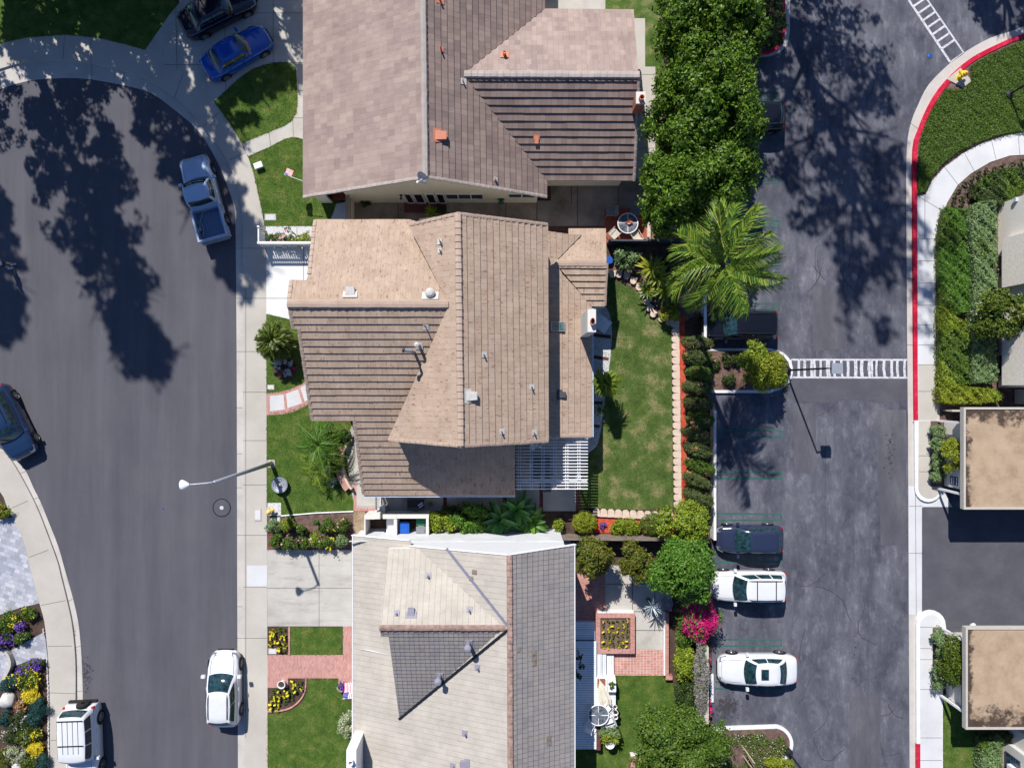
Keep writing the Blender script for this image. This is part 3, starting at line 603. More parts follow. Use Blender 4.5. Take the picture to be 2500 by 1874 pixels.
slab('red_kerb', band(m3, i3), .16, M['redpaint'], label='red painted kerb round the hedge at the top', cat='kerb')
slab('garden_ground', i3 + [(1700, 128), (1700, -400)], .13, M['soil'], label='dark soil under the hedge at the top', cat='garden soil')
slab('sealed_patch', [(1928, 925), (2216, 925), (2216, 975), (2150, 985), (2080, 974), (2010, 984), (1950, 978), (1900, 968), (1920, 950)], .006, M['seal'], label='darker sealed band of asphalt below the crosswalk', cat='asphalt patch')

# ---- painted markings
mb = MB()
def qp(mb, a, b, w, z=.011, m=0): strip(mb, pw([a, b], z), w, z, m)
for i in range(17):
    x = 1932 + i * 17.4 + R.uniform(-2, 2)
    for k in range(R.choice((1, 1, 2))):
        strip(mb, pw([(x + k * 5, 878), (x + k * 5 + R.uniform(-2, 2), 900), (x + k * 5 + R.uniform(-1, 3), 920)], .011), R.uniform(.1, .2) if i else .1, .011)
mb.face([tuple(p) for p in pw([(1932, 880), (1932, 875.5), (2215, 876), (2215, 880.5)], .0115)][::-1] if 0 else [tuple(p) for p in pw([(1932, 880), (2215, 880.5), (2215, 876), (1932, 875.5)], .0115)])
mb.face([tuple(p) for p in pw([(1932, 923), (2215, 924), (2215, 919.5), (1932, 918.5)], .0115)])
setp(mb.build('crosswalk', M['whitepaint']), 'worn white ladder crosswalk between island and red kerb', 'crosswalk', None, 'structure')
mb = MB()
qp(mb, (2205, -20), (2320, 152), .14, .0115); qp(mb, (2236, -41), (2353, 129), .1, .0115); qp(mb, (2320, 152), (2353, 129), .09, .012)
for i in range(9):
    t = (i * 17.2 + 2) / 172 ; a = (2205 + 115 * t, -20 + 172 * t); qp(mb, a, (a[0] + 32, a[1] - 22), .13, .011)
setp(mb.build('crosswalk', M['whitepaint']), 'white ladder crosswalk running diagonally at the top right', 'crosswalk', None, 'structure')
for i, y in enumerate((234, 335, 440, 546, 647, 748, 1058, 1159, 1261, 1363, 1465, 1568, 1672)):
    mb = MB(); xe = 1908 if y > 900 else 1903; d = 8
    qp(mb, (1745, y - d), (xe, y - d + 1), .09, .01); qp(mb, (1745, y + d), (xe, y + d), .09, .01); qp(mb, (xe - 1, y - d - 1), (xe - 1, y + d + 1), .09, .013)
    o = mb.build('stall_line', M['greenpaint'])
    setp(o, 'faded green double line between parking stalls, number %s from the top' % ('one two three four five six seven eight nine ten eleven twelve thirteen'.split()[i]), 'stall line', 'green stall lines', 'structure')
mb = MB()
for _ in range(26):
    x = R.uniform(1950, 2200); y = R.uniform(20, 1850); pts = [(x, y)]; a = R.choice((math.pi / 2, math.pi / 2, 0.2, 2.4))
    for k in range(R.randint(5, 16)):
        a += R.uniform(-.4, .4); x += math.cos(a) * R.uniform(5, 11); y += math.sin(a) * R.uniform(5, 11)
        if 1945 < x < 2205: pts.append((x, y))
    if len(pts) > 2: strip(mb, pw(pts, .005), R.uniform(.025, .05), .005)
for xs in ((2084, 1190, 1400), (2015, 1060, 1330), (2120, 1440, 1740), (1992, 600, 900), (2060, 500, 820)):
    strip(mb, pw([(xs[0] + R.uniform(-2, 2), yy) for yy in range(xs[1], xs[2], 14)], .0052), .022, .0052)
setp(mb.build('asphalt_cracks', M['crack']), 'thin dark cracks wandering through the car park asphalt', 'cracks', None, 'stuff')
def blot(cx, cy, rx, ry, n, lab, nm='oil_stain', z=.006):
    mb = MB()
    for _ in range(n):
        x = R.gauss(cx, rx / 2); y = R.gauss(cy, ry / 2); r = R.uniform(.02, .075); c = W(x, y, z)
        mb.face([(c.x + r * R.uniform(.6, 1.1) * math.cos(t), c.y + r * R.uniform(.6, 1.1) * math.sin(t), z) for t in [i * math.pi / 4 for i in range(8)]])
        z += .00002
    setp(mb.build(nm, M['crack']), lab, 'oil stain', None, 'structure')
for i, q in enumerate(([(1985, 700), (2062, 695), (2062, 850), (1985, 858)], [(2075, 1700), (2150, 1700), (2150, 1920), (2075, 1920)], [(1935, 985), (1990, 985), (1995, 1160), (1940, 1150)], [(2140, 1000), (2213, 1000), (2213, 1330), (2150, 1330)])):
    slab('asphalt_patch', q, .0062, ground_mat('patched_asphalt', (.072, .072, .088), (.098, .097, .114), (.15, .147, .162), .9, 60, (1, .3, 1), fine=.35), label='slightly darker rectangular asphalt repair in the car park, ' + ['above the crosswalk', 'at the bottom edge', 'just below the lamp post island', 'beside the gutter near the upper carport'][i], cat='asphalt patch', z0=-.03)
blot(211, 1645, 14, 45, 80, 'speckled dark oil drips by the left gutter')
blot(2172, 1105, 14, 60, 60, 'rusty oil drips along the right car park lane')
blot(1770, 1722, 30, 24, 220, 'dark oil stain in the empty stall below the white sedan')
blot(2085, 1590, 30, 60, 8, 'few tar spots in the lower car park lane')
mb = MB(); c = W(541, 1239, .02); mb.lathe([(.0, .012), (.5, .012), (.5, .008)], 32, (c.x, c.y, 0)); mb.lathe([(.56, .004), (.56, .014), (.5, .016), (.5, .006)], 32, (c.x, c.y, 0), 1); mb.lathe([(0, .02), (.12, .02), (.12, .01)], 20, (c.x, c.y, 0), 2)
setp(mb.build('manhole_cover', [M['seal'], M['black'], M['lens']]), 'round manhole with a black ring in the left street', 'manhole cover')
for (x, y, r, m, nm, lab) in ((2270, 137, .13, 'blue', 'valve_cover', 'small blue round cover beside the diagonal crosswalk'), (398, 1241, .05, 'blue', 'road_marker', 'tiny blue reflector in the middle of the left street')):
    mb = MB(); c = W(x, y); mb.lathe([(0, .03), (r * .7, .028), (r, .014)], 16, (c.x, c.y, 0)); mb.lathe([(r, .014), (r * 1.3, .012), (r * 1.35, .004)], 16, (c.x, c.y, 0), 1)
    setp(mb.build(nm, [M[m], M['darkgrey']]), lab, 'road marker' if r < .1 else 'valve cover')
for (x, y, w, h, lab) in ((629, 1256, 16, 30, 'rectangular utility lid set in the sidewalk beside the rose bed'), (661, 962 - 17, 17, 12, 'white utility lid above the curved brick path'), (665, 1589, 20, 14, 'pale utility lid in the square flower bed'),
        (660, 530, 28, 16, 'grey utility lid on the lawn above the picket fence'), (672, 1269, 24, 14, 'pale utility lid in the rose bed by the hydrant')):
    mb = MB(); c = W(x, y, .15); a, b_ = w / 80, h / 80; mb.box(-a, a, -b_, b_, .1, .152, 0, 0, (c.x, c.y)); mb.box(-a * .8, a * .8, -b_ * .75, b_ * .75, .1, .158, 1, 0, (c.x, c.y))
    setp(mb.build('utility_cover', [M['walk'], M['walk2']]), lab, 'utility cover')
o = MB(); c = W(630, 403, .4); o.box(-.22, .22, -.14, .14, .1, .38, 0, .35, (c.x, c.y)); o.box(-.25, .25, -.17, .17, .38, .42, 0, .35, (c.x, c.y)); setp(o.build('utility_box', M['white']), 'white utility box at the corner of the lawn with the flag', 'utility box')
c = W(625, 402, .4)

# ================================================================== HOUSES
CAMP = Vector((0, 0, H))
def clip(poly, k, v, keep_ge):
    out = []
    for i in range(len(poly)):
        a, b = poly[i], poly[(i + 1) % len(poly)]
        ia = (a[k] >= v) if keep_ge else (a[k] <= v); ib = (b[k] >= v) if keep_ge else (b[k] <= v)
        if ia: out.append(a)
        if ia != ib:
            t = (v - a[k]) / (b[k] - a[k]); out.append((a[0] + t * (b[0] - a[0]), a[1] + t * (b[1] - a[1])))
    return out
class Plane:
    def __init__(s, p3):
        a, b, c = [W(*p) for p in p3]; s.o = a; s.n = (b - a).cross(c - a).normalized()
        if s.n.z < 0: s.n = -s.n
        s.d = (Vector((0, 0, -1)) + s.n * s.n.z).normalized(); s.u = s.n.cross(s.d).normalized()
    def hit(s, px, py):
        r = (W(px, py, 0) - CAMP); t = (s.o - CAMP).dot(s.n) / r.dot(s.n); return CAMP + r * t
    def z(s, x, y): return s.o.z - (s.n.x * (x - s.o.x) + s.n.y * (y - s.o.y)) / s.n.z
def roofplane(mb, ub, p3, px, course=.36, t=.05, thick=.18, phase=0):
    pl = Plane(p3); poly3 = [pl.hit(*p) for p in px]
    P2 = [((p - pl.o).dot(pl.u), (p - pl.o).dot(pl.d)) for p in poly3]
    smax = max(p[1] for p in P2); smin = min(p[1] for p in P2); n = int((smax - smin) / course) + 1
    for i in range(n):
        s1 = smax - i * course; s0 = s1 - course
        band_ = clip(clip(P2, 1, s0, True), 1, s1, False)
        if len(band_) < 3: continue
        umin = min(p[0] for p in band_); umax = max(p[0] for p in band_); u = umin; sj = 0
        while u < umax - 1e-6:
            u2 = min(umax, u + R.choice((.56, .84, 1.12, 1.4)))
            if umax - u2 < .25: u2 = umax
            q = clip(clip(band_, 0, u, True), 0, u2, False)
            if len(q) >= 3:
                tt = t * R.uniform(.92, 1.1); js = R.uniform(-.006, .006)
                def pt(a, top=True):
                    f = (a[1] - s0) / course; ss = a[1] + (js if abs(a[1] - s1) < 1e-5 else 0)
                    return pl.o + pl.u * a[0] + pl.d * ss + pl.n * ((tt * f + .004) if top else -.02)
                top = [pt(a) for a in q]
                uv = [(a[0] + 50 + (i % 2) * .15, (-i + .02 + .96 * (s1 - a[1]) / course) + 100) for a in q]
                nn = (top[1] - top[0]).cross(top[2] - top[0])
                if nn.dot(pl.n) < 0: top = top[::-1]; uv = uv[::-1]; q = q[::-1]
                mb.face(top, 0, uv)
                for k in range(len(q)):
                    a, b = q[k], q[(k + 1) % len(q)]
                    if abs(a[1] - s1) < 1e-5 and abs(b[1] - s1) < 1e-5 and abs(a[0] - b[0]) > 1e-4:
                        mb.face([pt(a), pt(a, False), pt(b, False), pt(b)], 0, [(a[0] + 50, -i + 100.03), (a[0] + 50, -i + 100.05), (b[0] + 50, -i + 100.05), (b[0] + 50, -i + 100.03)])
            u = u2
    top = [p - pl.n * .006 for p in poly3]; bot = [p - Vector((0, 0, thick)) for p in poly3]
    if (top[1] - top[0]).cross(top[2] - top[0]).dot(pl.n) < 0: top = top[::-1]; bot = bot[::-1]
    ub.face(top, 0); ub.face(bot[::-1], 0)
    for k in range(len(top)):
        a, b = k, (k + 1) % len(top); ub.face([bot[a], bot[b], top[b], top[a]], 0)
    return pl
def caps(mb, a, b, w=.17, h=.07, seg=.34, lift=.04, m=0, flat=False):
    a, b = Vector(a), Vector(b); d = b - a; Ln = d.length; n = max(1, round(Ln / seg)); d.normalize()
    side = d.cross(Vector((0, 0, 1))).normalized(); up = side.cross(d).normalized()
    for i in range(n):
        p = a + d * (Ln * i / n); q = a + d * (Ln * (i + 1.12) / n); j = R.uniform(-.008, .008)
        sec = [(-w, -.03), (-w * .75, h * .7), (0, h), (w * .75, h * .7), (w, -.03)]
        A = [p + side * (x + j) + up * (y + .0) for x, y in sec]; B = [q + side * (x * 1.06 + j) + up * (y + lift) for x, y in sec]
        for k in range(4): mb.face([A[k], A[k + 1], B[k + 1], B[k]], m)
        mb.face(A, m); mb.face(B[::-1], m); mb.face([A[0], B[0], B[4], A[4]], m)
def bar(mb, a, b, w, h, m=0, up=Vector((0, 0, 1))):
    a, b = Vector(a), Vector(b); d = (b - a).normalized(); s_ = d.cross(up).normalized() * w / 2; u = s_.cross(d).normalized() * h
    A = [a - s_, a + s_, a + s_ + u, a - s_ + u]; B = [p + (b - a) for p in A]
    for f in ((0, 1, 2, 3),): mb.face([A[i] for i in f][::-1], m); mb.face([B[i] for i in f], m)
    for k in range(4): mb.face([A[k], A[(k + 1) % 4], B[(k + 1) % 4], B[k]], m)
def window(parent, o, ux, w, h, frame_m, pane_m, mull=0, depth=.06, rows=0, name='window'):
    """o = world lower-left corner on the wall, ux = direction along wall, outward = ux x z"""
    ux = Vector(ux).normalized(); out = ux.cross(Vector((0, 0, 1))); z = Vector((0, 0, 1)); o = Vector(o)
    mb = MB(); f = .06
    def bx(u0, u1, z0, z1, d0, d1, m=0):
        P = [o + ux * u + z * zz + out * dd for dd in (d0, d1) for (u, zz) in ((u0, z0), (u1, z0), (u1, z1), (u0, z1))]
        for q in ((0, 1, 2, 3), (7, 6, 5, 4), (0, 4, 5, 1), (1, 5, 6, 2), (2, 6, 7, 3), (3, 7, 4, 0)): mb.face([P[i] for i in q], m)
    bx(0, w, 0, f, 0, depth); bx(0, w, h - f, h, 0, depth); bx(0, f, f, h - f, 0, depth); bx(w - f, w, f, h - f, 0, depth)
    for k in range(mull): x = w * (k + 1) / (mull + 1); bx(x - f / 2, x + f / 2, f, h - f, 0, depth * .9)
    for k in range(rows): y = h * (k + 1) / (rows + 1); bx(f, w - f, y - .02, y + .02, 0, depth * .8)
    fr = mb.build(name, frame_m, parent, weld=True); mb = MB(); bx(f, w - f, f, h - f, .01, .025); mb.build('pane', pane_m, fr, weld=True)
    return fr

# ---------- house 1
h1 = thing('house', 'tiled house with a mauve brown shingle roof at the top', 'house', W(1038, 200, 0)); base1 = h1.location.copy()
def par(mb, name, mats, root, **k):
    o = mb.build(name, mats, root, **k)
    r = root
    while r.parent: r = r.parent
    o.matrix_parent_inverse = Matrix.Translation(-r.location) if root is r else Matrix.Identity(4)
    return o
def wpar(fr, root): fr.matrix_parent_inverse = Matrix.Translation(-root.location); return fr
ub = MB(); mbw = MB(); mbe = MB(); cp = MB()
A3 = [(1038, 430, 6.4), (1033, 0, 6.4), (740, 478, 2.7)]
plA = roofplane(mbw, ub, A3, [(740, -420), (740, 478), (1038, 430), (1033, 0), (1029, -400)], .46, .022)
B3 = [(1038, 430, 6.4), (1033, 0, 6.4), (1335, 478, 2.7)]
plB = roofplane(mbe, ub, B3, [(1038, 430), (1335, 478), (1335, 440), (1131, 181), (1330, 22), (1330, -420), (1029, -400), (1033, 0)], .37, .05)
vz = plB.hit(1131, 181).z
C3 = [(1131, 181, vz), (1558, 183, vz), (1547, 24, 2.7)]
roofplane(mbw, ub, C3, [(1131, 181), (1558, 183), (1547, 24), (1330, 22)], .4, .022)
D3 = [(1131, 181, vz), (1558, 183, vz), (1547, 440, 2.7)]
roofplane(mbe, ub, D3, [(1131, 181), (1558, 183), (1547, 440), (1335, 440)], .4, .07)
rf = par(mbw, 'roof', M['tile1w'], h1); rf['label'] = 'pinkish roof slopes with sunlight tinted into the tiles'
rf2 = par(mbe, 'roof', M['tile1e'], h1); rf2['label'] = 'brown roof slopes with shade tinted into the tiles and shadowed courses'
par(ub, 'roof_deck', M['fascia'], h1)
caps(cp, W(1038, 431, 6.42), W(1029, -300, 6.42)); caps(cp, W(1133, 181, vz), W(1559, 183, vz), w=.2)
caps(cp, W(1548, 442, 2.72), W(1560, 184, vz), w=.09, h=.05); caps(cp, W(1335, 480, 2.74), W(1038, 431, 6.4), w=.1, h=.05); caps(cp, W(740, 480, 2.74), W(1038, 432, 6.4), w=.1, h=.03, lift=.015)
par(cp, 'ridge_cap', M['cap1'], h1)
mb = MB()   # valley flashing
for q in (((1131, 181), (1335, 440)), ((1131, 181), (1330, 22))):
    pass
yw = 11.02
mb = MB(); xl = -9.7; xr = 1.5
zt = lambda x: min(plA.z(x, yw), plB.z(x, yw)) - .2
xm = W(1038, 430, 6.4).x
prof = [(xl, .0), (xr, .0), (xr, zt(xr)), (xm, zt(xm)), (xl, zt(xl))]
mb.face([(x, yw, z) for x, z in prof]); mb.face([(x, 30, z) for x, z in prof][::-1])
for k in range(5):
    a, b_ = prof[k], prof[(k + 1) % 5]; mb.face([(b_[0], yw, b_[1]), (a[0], yw, a[1]), (a[0], 30, a[1]), (b_[0], 30, b_[1])])
a = W(747, 440, 0); mb.box(-11.75, -9.71, 12.6, 30, 0, 2.35); mb.box(1.51, 6.5, 12.05, 21, 0, 2.4)
par(mb, 'wall', M['stucco'], h1)
mb = MB(); mb.box(-11.6, -11.4, 11.0, 12.6, 0, 2.3); mb.box(-11.4, -10.9, 11.0, 11.1, 0, 2.3)
o = par(mb, 'garage_wall', M['stucco'], h1)
mb = MB(); mb.box(-10.9, -9.75, 11.2, 12.58, .1, .3); mb.box(-9.82, -9.72, 11.3, 11.5, .3, 1.2)
par(mb, 'porch_step', M['terr'], h1)
# openings in the south wall
def wz(py, y=yw): return H * (1 - (y * 40) / (937 - py))
def wx(px, z): return (px - 1250) / 40 * (1 - z / H)
for (x0, x1) in ((990, 1009), (1012, 1036), (1042, 1064), (1067, 1087)):
    wpar(window(h1, (wx(x0, 1.1), yw - .002, .12), (1, 0, 0), wx(x1, 1.1) - wx(x0, 1.1), 2.05, M['white'], M['winglass'], name='glass_door'), h1)
wpar(window(h1, (wx(1088, 1.5), yw - .002, 1.0), (1, 0, 0), wx(1181, 1.5) - wx(1088, 1.5), 1.15, M['white'], M['winglass'], 2), h1)
wpar(window(h1, (wx(1240, 1.7), yw - .002, 1.35), (1, 0, 0), wx(1308, 1.7) - wx(1240, 1.7), .85, M['white'], M['winglass'], 1), h1)
mb = MB(); mb.box(1.9, 2.0, 12.0, 12.05, .1, .4); mb.box(1.6, 4.9, 11.95, 12.04, .14, .16)
# chimney house 1
mb = MB(); mb.box(304 / 40 * .861, 325 / 40 * .861, 685 / 40 * .861, 712 / 40 * .861, .1, 5.8)
ch = par(mb, 'chimney', brick_mat('chimney_brick', (.33, .09, .05), (.45, .17, .1), (.3, .2, .16), .2, .085, 0, .01), h1)
mb = MB(); mb.box(303 / 40 * .858, 326 / 40 * .858, 684 / 40 * .858, 713 / 40 * .858, 5.8, 5.92); par(mb, 'chimney_cap', M['chimney'], ch)
mb = MB(); c = Vector((316 / 40 * .855, 697 / 40 * .855, 5.92)); mb.lathe([(.13, 0), (.14, .3), (.11, .3), (.1, .02)], 16, c); mb.lathe([(0, .05), (.1, .05)], 16, c, 1); o = par(mb, 'flue', [M['orange'], M['soot_and_shade']], ch)
def vent_pipe(root, pl, px, py, r=.05, h=.4, m='orange', plate=.22, pm=None, cap=False, name='roof_vent'):
    p = pl.hit(px, py); mb = MB()
    A = [p + pl.u * a + pl.d * b + pl.n * .062 for a, b in ((-plate, -plate), (plate, -plate), (plate, plate), (-plate, plate))]
    B_ = [q - pl.n * .05 for q in A]
    mb.face(A if (A[1] - A[0]).cross(A[2] - A[0]).z > 0 else A[::-1], 1)
    for k in range(4): mb.face([A[k], A[(k + 1) % 4], B_[(k + 1) % 4], B_[k]], 1)
    mb.lathe([(r * 1.5, -.05), (r, .06), (r, h), (r * .7, h), (r * .7, h - .05), (0, h - .05)], 12, p, 0)
    if cap: mb.lathe([(0, h + .12), (r * 1.5, h + .07), (r * 1.8, h), (0, h)], 12, p, 0)
    return par(mb, name, [M[m], M[pm or m]], root)
def vent_box(root, pl, px, py, w=.42, d=.42, h=.26, m='orange', name='roof_vent'):
    """dormer style vent: open lower side"""
    p = pl.hit(px, py); mb = MB(); u, s_, n = pl.u, pl.d, pl.n; w /= 2
    base = [p + u * a + s_ * b + n * .066 for a, b in ((-w * 1.5, -d * .7), (w * 1.5, -d * .7), (w * 1.4, d * .1), (-w * 1.4, d * .1))]
    if (base[1] - base[0]).cross(base[2] - base[0]).z < 0: base = base[::-1]
    mb.face(base, 0)
    A = [p - u * w - s_ * d / 2, p + u * w - s_ * d / 2, p + u * w * .8 + s_ * d / 2, p - u * w * .8 + s_ * d / 2]
    T = [A[0] + n * .07, A[1] + n * .07, A[2] + n * h, A[3] + n * h]
    mb.face(T if (T[1] - T[0]).cross(T[2] - T[0]).z > 0 else T[::-1], 0)
    mb.face([A[1], T[1], T[2], A[2]], 0); mb.face([A[0], T[0], T[3], A[3]], 0); mb.face([A[2] - s_ * .02, T[2] - s_ * .02, T[3] - s_ * .02, A[3] - s_ * .02], 1)  # last face: black sheet over the open side, painted as its inner shade
    return par(mb, name, [M[m], M['soot_and_shade']], root)
def vent_dome(root, pl, px, py, r=.24, m='ventgrey'):
    p = pl.hit(px, py); mb = MB(); mb.lathe([(r * .8, 0), (r * .8, .18), (r * 1.05, .2), (r, .28), (r * .6, .36), (0, .38)], 18, p)
    A = [p + pl.u * a + pl.d * b + pl.n * .066 for a, b in ((-.42, -.38), (.42, -.38), (.42, .05), (-.42, .05))]
    mb.face(A if (A[1] - A[0]).cross(A[2] - A[0]).z > 0 else A[::-1])
    return par(mb, 'roof_vent', [M[m]], root, smooth=False)
plC = Plane(C3); plD = Plane(D3)
vent_pipe(h1, plC, 1232, 136, .09, .42); vent_pipe(h1, plB, 1077, 122, .045, .4, 'orange', .12); vent_pipe(h1, plB, 1074, 0, .05, .4)
vent_box(h1, plB, 1073, 332, .5, .55, .3); vent_box(h1, plD, 1310, 340, .26, .42, .18)
vent_pipe(h1, plB, 1131, 200, .04, .35, 'ventgrey', .16); vent_pipe(h1, plB, 1209, 438, .06, .3, 'ventgrey', .1)
def dish(px, py, z, lab, rz, root=None, blue=False):
    t = thing('satellite_dish', lab, 'satellite dish', W(px, py, z), rz)
    mb = MB(); Mt = Matrix.Rotation(rad(55), 4, 'Y'); prof = [(0, 0), (.15, .015), (.26, .05), (.33, .09), (.33, .1), (.26, .062), (.15, .03), (0, .015)]
    mb.lathe([(r, z_) for r, z_ in prof], 20, (0, 0, 0), 0, Matrix.Translation((0, 0, .35)) @ Mt); mb.build('reflector', M['grey'], t, smooth=True)
    mb = MB(); mb.tube([(0, 0, -.05), (0, 0, .35)], .025, 8); mb.build('mast', M['ventgrey'], t)
    mb = MB(); mb.tube([(0, 0, .15), (.25, 0, .35), (.42, 0, .55)], .015, 6); mb.box(.38, .5, -.04, .04, .52, .6); mb.build('feed_arm', M['white'], t)
    return t
dish(1036, 436, 6.2, 'grey satellite dish at the gable peak of the mauve roof', -rad(130))
# hose reel, wall lamp, meter boxes
for x, z, nm, mm, lab, cat, s in ((1223, 1.0, 'hose_reel', 'greenpl', 'dark green hose reel on the cream wall', 'hose reel', .2), (979, 1.9, 'wall_lamp', 'black', 'black wall lamp left of the glass doors', 'lamp', .08)):
    mb = MB(); c = Vector((wx(x, z), yw - .02, z)); mb.lathe([(0, 0), (s, 0), (s, .06), (s * .5, .07), (s * .5, .18), (s, .19), (s, .25), (0, .25)], 14, (0, 0, 0), 0, Matrix.Translation(c) @ Matrix.Rotation(rad(90), 4, 'X'))
    setp(mb.build(nm, M[mm]), lab, cat)
# side gate between house1 and 2
t = thing('gate', 'beige wooden gate and fence between the entry path and brown patio', 'gate', (wx(866, 0), 9.9, .1))
mb = MB(); mb.box(-.06, .06, -1.3, 1.05, 0, 1.75); mb.build('gate_panel', M['stucco'], t)
mb = MB(); mb.box(-.1, .12, -1.32, 1.07, 1.751, 1.83); mb.box(.061, .1, -1.3, 1.0, .2, .32); mb.box(.061, .1, -1.3, 1.0, 1.3, 1.42); bar(mb, (.08, -.3, .3), (.08, -1.2, 1.3), .1, .04); mb.build('frame', M['fascia'], t)

# ---------- house 2
h2 = thing('house', 'sand coloured tiled house with crossing roofs in the centre', 'house', W(1100, 850, 0))
ub = MB(); mt = MB(); cp = MB()
zr = 7.9; ze = 5.35
A3 = [(1118, 521, zr), (1125, 1086, zr), (1338, 800, ze)]
pA = roofplane(mt, ub, A3, [(1118, 521), (1337, 548), (1339, 1075), (1125, 1087)], .37, .05)
slope = (zr - ze) / (pA.hit(1338, 800).x - W(1121, 800, zr).x)
W3p = [(1118, 521, zr), (1125, 1086, zr)]
wb = W(1121, 800, zr); c = Vector((wb.x - 3, wb.y, zr - 3 * slope)); k = (1 - c.z / H) / 40
pW3 = W3p + [(1250 + c.x / k, 937 - c.y / k, c.z)]
pB = Plane(pW3)
rz_ = pB.hit(1097, 744).z
roofplane(mt, ub, pW3, [(1118, 521), (1125, 1087), (947, 1072), (1097, 744), (997, 549)], .37, .022)
# front wing: north slope and long south slope
N3 = [(1097, 744, rz_), (710, 744, rz_), (880, 536, 5.25)]
pN = roofplane(mt, ub, N3, [(1097, 744), (706, 742), (711, 683), (748, 684), (755, 668), (769, 536), (1000, 536), (1030, 545), (997, 549)], .36, .022)
pn2 = [(1097, 744, rz_), (710, 744, rz_), (1050, 1207, 2.65)]
pS = roofplane(mt, ub, pn2, [(1097, 744), (706, 742), (716, 802), (729, 803), (763, 1026), (864, 1026), (888, 1207), (1257, 1207), (1258, 1080), (1125, 1087), (947, 1072)], .4, .054)
# fill under the gable: south slope continues beneath the main roof
par(mt, 'roof', M['tile2'], h2)
# lower east roof
ml = MB(); E3 = [(1338, 640, 3.45), (1338, 1060, 3.45), (1445, 900, 2.62)]
pE = roofplane(ml, ub, E3, [(1320, 562), (1394, 572), (1420, 573), (1356, 638), (1372, 668), (1444, 746), (1445, 1065), (1320, 1062)], .37, .045)
er = pE.hit(1356, 642).z
En = [(1345, 642, er), (1478, 643, er), (1475, 558, 2.62)]
roofplane(ml, ub, En, [(1356, 642), (1481, 643), (1479, 558), (1388, 558), (1388, 572), (1419, 574)], .36, .022)
Es = [(1345, 642, er), (1478, 643, er), (1475, 747, 2.62)]
roofplane(ml, ub, Es, [(1356, 642), (1481, 643), (1476, 747), (1444, 747)], .36, .08)
lo = par(ml, 'roof', M['tile2'], h2); lo['label'] = 'low roof with shadow band on the right of the house'
par(ub, 'roof_deck', M['fascia'], h2)
caps(cp, W(1118, 522, zr), W(1125, 1086, zr)); caps(cp, W(1095, 743, rz_), W(704, 742, rz_), w=.2)
caps(cp, W(1480, 643, er), W(1340, 642, er), w=.2, h=.06)
for a, b_ in (((1339, 1076, ze), (1125, 1088, zr)), ((1337, 548, ze), (1118, 522, zr)), ((1000, 549, pB.hit(1000, 549).z), (1118, 522, zr)), ((948, 1073, pB.hit(948, 1073).z), (1125, 1088, zr))): caps(cp, W(*a), W(*b_), w=.1, h=.04, lift=.03)
def onp(pl, x, y): p = pl.hit(x, y); return p
for pl, a, b_ in ((pS, (716, 802), (706, 744)), (pS, (763, 1026), (730, 803)), (pS, (888, 1206), (865, 1024)), (pN, (711, 684), (705, 742)), (pN, (769, 537), (755, 668)), (pE, (1444, 1064), (1340, 1063)), (Plane(Es), (1476, 746), (1481, 644))):
    caps(cp, onp(pl, *a), onp(pl, *b_), w=.11, h=.04, lift=.03, seg=.37)
par(cp, 'ridge_cap', M['cap2'], h2)
def wallbox(mb, px0, px1, py0, py1, zt, z0=0):
    k = 1 / 40; mb.box((px0 - 1250) * k, (px1 - 1250) * k, (937 - py1) * k, (937 - py0) * k, z0, zt)
mb = MB()
mb.box(-6.2, 1.55, -2.9, 8.2, 0, 4.75)
def gable(mb, x0, x1, y, pl1, pl2, xm, th=.2, low=4):
    pr = [(x0, low), (x1, low), (x1, pl2.z(x1, y) - .2), (xm, pl2.z(xm, y) - .2), (x0, pl1.z(x0, y) - .2)]
    mb.face([(x, y, z) for x, z in pr]); mb.face([(x, y + th, z) for x, z in pr][::-1])
gable(mb, -6.3, 1.5, -3.0, pB, pA, W(1121, 800, zr).x); gable(mb, -4.8, 1.5, 8.3, pB, pA, W(1121, 800, zr).x)
mb.box(-10.1, -5, -1.6, 8.3, 0, 2.5); mb.box(-10.1, -6.2, -1.4, 7.9, 2.5, 4.6); mb.box(-8.1, 0, -5.95, -1.7, 0, 2.45); mb.box(1.56, 4.35, -2.7, 4.1, 0, 2.35); mb.box(1.56, 5.1, 4.2, 8.3, 0, 2.35)
# gable end triangle facing the street
xg = -10.3; pr = [(-1.6, 2.5), (8.3, 2.5)] + [(y, (pN if y > 3.97 else pS).z(xg, y) - .22) for y in (8.3, 3.97, -1.6)]
mb.face([(xg, y, z) for y, z in pr][::-1]); mb.face([(xg + .15, y, z) for y, z in pr])
par(mb, 'wall', M['stucco_grey'], h2)
mb = MB()
for a, b_ in (((888, 1208), (1258, 1208)),): p, q = W(*a, 2.6), W(*b_, 2.6); bar(mb, p - Vector((0, .06, .1)), q - Vector((0, .06, .1)), .12, .12)
par(mb, 'eave_gutter', M['gutterblue'], h2); mb = MB()
for a, b_ in (((1447, 748), (1447, 1066)), ((1446, 750), (1476, 750))): p, q = W(*a, 2.55), W(*b_, 2.55); bar(mb, p - Vector((0, 0, .06)), q - Vector((0, 0, .06)), .09, .1)
par(mb, 'eave_gutter', M['gutterblue'], h2)
mb = MB(); kc = .8375 / 40; mb.box(185 * kc, 205.5 * kc, 127 * kc, 183 * kc, .1, 6.7)
ch = par(mb, 'chimney', M['chimney'], h2)
mb = MB(); c = Vector((196 * kc, 152 * kc, 6.7)); 
pts_ = []
for zz, rr in ((0, 1), (.3, 1.05)): pass
